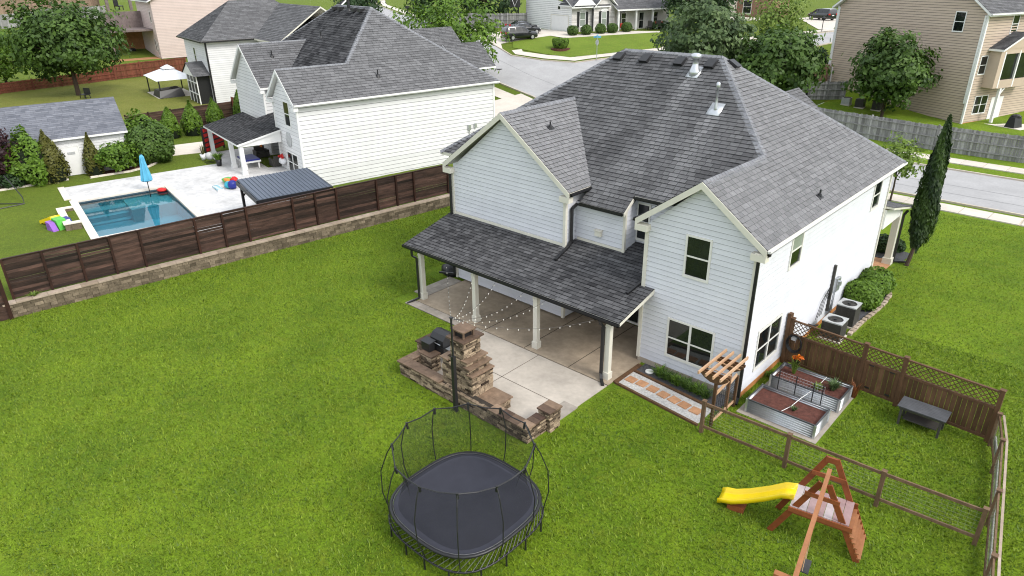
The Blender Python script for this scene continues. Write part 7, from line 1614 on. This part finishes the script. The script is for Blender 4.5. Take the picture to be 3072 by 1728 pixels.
# --- streets
tree('street_tree', 'broad olive-green tree beyond the roof ridge in the middle', (-28.5, 48.5, gz(-28.5, 48.5)), 10, 5.6, (4.6, 4.6, 4.3), 'blue', .46, 300, 32, .46, .25, seed=70, lump=.22, inner=.5)
tree('street_tree', 'dense green tree just left of the tan house', (-20.6, 48.9, gz(-20.6, 48.9)), 8.2, 4.9, (3.6, 3.6, 3.4), 'mid', .45, 270, 32, .42, .22, seed=71, lump=.22)
tree('street_tree', 'airy light green tree with bare twigs beside the minivan driveway', (-26.8, 62.5, gz(-26.8, 62.5)), 9, 6.0, (3.6, 3.6, 3.6), 'lime', .38, 110, 16, .55, .16, seed=72, lump=.35, inner=.2, limbs=12)
tree('street_tree', 'dense bright green tree in front of the white house roof at the road bend', (-53.2, 35.3, gz(-53.2, 35.3)), 9.3, 4.9, (5.4, 5.4, 4.5), 'bright', .42, 330, 26, .5, .28, seed=73, lump=.2, inner=.5, squash=1.0)
tree('yard_tree', 'mid-sized green tree in front of the tan house wall', (-11.9, 54.9, gz(-11.9, 54.9)), 7.2, 4.35, (3.35, 3.35, 3.0), 'mid', .42, 290, 34, .38, .17, seed=74, lump=.28, inner=.4)
tree('pine', 'dark tree mass at the top edge right of the white brick house', (-44.5, 76.5, 5.5), 9, 5, (4.8, 4.8, 4), 'dark', .5, 190, 22, .55, .25, seed=75, squash=1.0); tree('pine', 'second dark tree at the top edge near the brown brick house', (-50, 84, 5.5), 9, 5, (4.5, 4.5, 4), 'dark', .55, 150, 20, .55, .25, seed=76, squash=1.0)
tree('pine', 'dark tree behind the grey fence at the top edge', (-77, 66, 5.5), 9, 4.5, (5, 4, 4), 'dark', .55, 170, 20, .6, .25, seed=77, squash=1.0); tree('pine', 'dark tree left of the grey fence at the top edge', (-86, 62, 5.4), 9, 4.5, (4.5, 4, 4), 'dark', .55, 140, 20, .6, .25, seed=78, squash=1.0)
tree('street_tree', 'dark leafy treetop just above the far ridge of the white house', (-76, 40.5, gz(-76, 40.5)), 6, 4.6, (3.0, 3, 1.6), 'dark', .4, 90, 20, .4, .15, seed=79)
for k, (x, y) in enumerate(((-23.6, 64.6), (-22.3, 64.4), (-24.8, 63.6))): shrub('dark_shrub', ('dark shrub in the middle behind the low brick wall', 'dark shrub nearest the tan house behind the low brick wall', 'reddish-tipped shrub behind the low brick wall')[k], (x, y, gz(x, y)), (1.1, 1.1, 1.5), ('dark', 'dark', 'olive')[k], .3, 900, seed=80+k, tight=.8)
nth = ('first', 'second', 'third', 'fourth', 'fifth')
for k, (x, y) in enumerate(((-55.0, 60.6), (-53.8, 62.1), (-52.8, 64.1), (-51.8, 65.5), (-50.9, 67.7))): shrub('ball_shrub', nth[k]+' clipped ball shrub from the garage along the white brick house', (x, y, gz(x, y)), (.78, .78, .68), 'mid', .16, 1500, 'shrub', 'clipped ball shrubs', 90+k, .97)
shrub('clipped_bush', 'big bowl-shaped clipped bush alone on the corner lawn', (-51.5, 53.6, gz(-51.5, 53.6)), (1.15, 1.15, .75), 'bright', .16, 3000, seed=96, tight=.97, shape='bowl')
m = MB(); m.lathe((-51.5, 53.6, gz(-51.5, 53.6)+.05), [(1.25, -.3), (1.25, .06), (1.1, .06)], 20); tag(m.build('mulch_ring', M_['soil']), kind='structure')
for k, v in enumerate((12.3, 13.6, 14.8, 15.9)): p = WFg(2.7, -v, 0); shrub('low_hedge', nth[k]+' low hedge shrub along the far porch', (p.x, p.y, gz(p.x, p.y)), (.6, .75, .5), 'dark', .18, 600, 'shrub', 'low hedge shrubs along the porch', 100+k, .92)
# ================================================================== grass blades over the lawn
rects = [(-17, -.05, 15.1, 14), (-15.6, -2.9, -3.8, 2.4), (-10.3, -7, -3.6, -2), (-4.2, -2.4, .0, .05), (.25, -.75, 3.15, 3.0), (-4.5, 13.7, 1.3, 19.2), (-.1, 6.2, 1.5, 13.7)]
def masked(x, y):
    ok = np.ones(len(x), bool)
    for x0, y0, x1, y1 in ((-17, 0, .05, 13.8), (-15.55, -2.85, -3.85, 2.4), (-10.25, -6.95, -3.65, -2), (-3.85, -2.35, -.2, .05), (.25, -.75, 3.15, 3.0), (-4.5, 13.7, .4, 17.0), (0, 6.2, 1.5, 13.5)): ok &= ~((x > x0) & (x < x1) & (y > y0) & (y < y1))
    t = (x-WALL_A.x)*WALL_N.x+(y-WALL_A.y)*WALL_N.y; ok &= t < -.02
    return ok
def blades(name, n, x0, x1, y0, y1, h, w, seed):
    g = np.random.default_rng(seed); x = g.uniform(x0, x1, n); y = g.uniform(y0, y1, n); k = masked(x, y); x = x[k]; y = y[k]; n = len(x)
    pz_ = .5+.5*np.sin(x*.9+1.3*np.sin(y*.7))*np.sin(y*.8+np.sin(x*.5)); pz2 = .5+.5*np.sin(x*3.1+y*1.7)*np.sin(y*2.9-x*1.1)
    a = g.random(n)*2*PI; ln = h*(.4+.8*g.random(n))*(.75+.5*pz2); b = np.stack([x, y, np.zeros(n)], 1); lean = .25+1.0*g.random(n)
    tip = b+np.stack([np.cos(a)*ln*lean, np.sin(a)*ln*lean, ln], 1); s = np.stack([-np.sin(a), np.cos(a), np.zeros(n)], 1)*(w*(.6+.8*g.random(n)))[:, None]/2
    v = np.stack([b-s, b+s, tip], 1).reshape(-1, 3)
    return tag(arraymesh(name, v, 3, np.clip(-.05+.75*g.random(n)+.2*pz_+.15*pz2, 0, 1), LM['grass']), 'short mown grass blades covering the back lawn', 'grass', kind='stuff')
blades('grass', 430000, -27, 14, -19.5, 9, .05, .022, 5)
blades('long_grass', 150000, -27, 14, -19.5, 9, .085, .04, 9)['label'] = 'longer grass tufts scattered over the back lawn'
blades('grass_tufts', 120000, -1, 22, -3, 27, .06, .035, 6)['label'] = 'short grass blades on the side lawn right of the house'
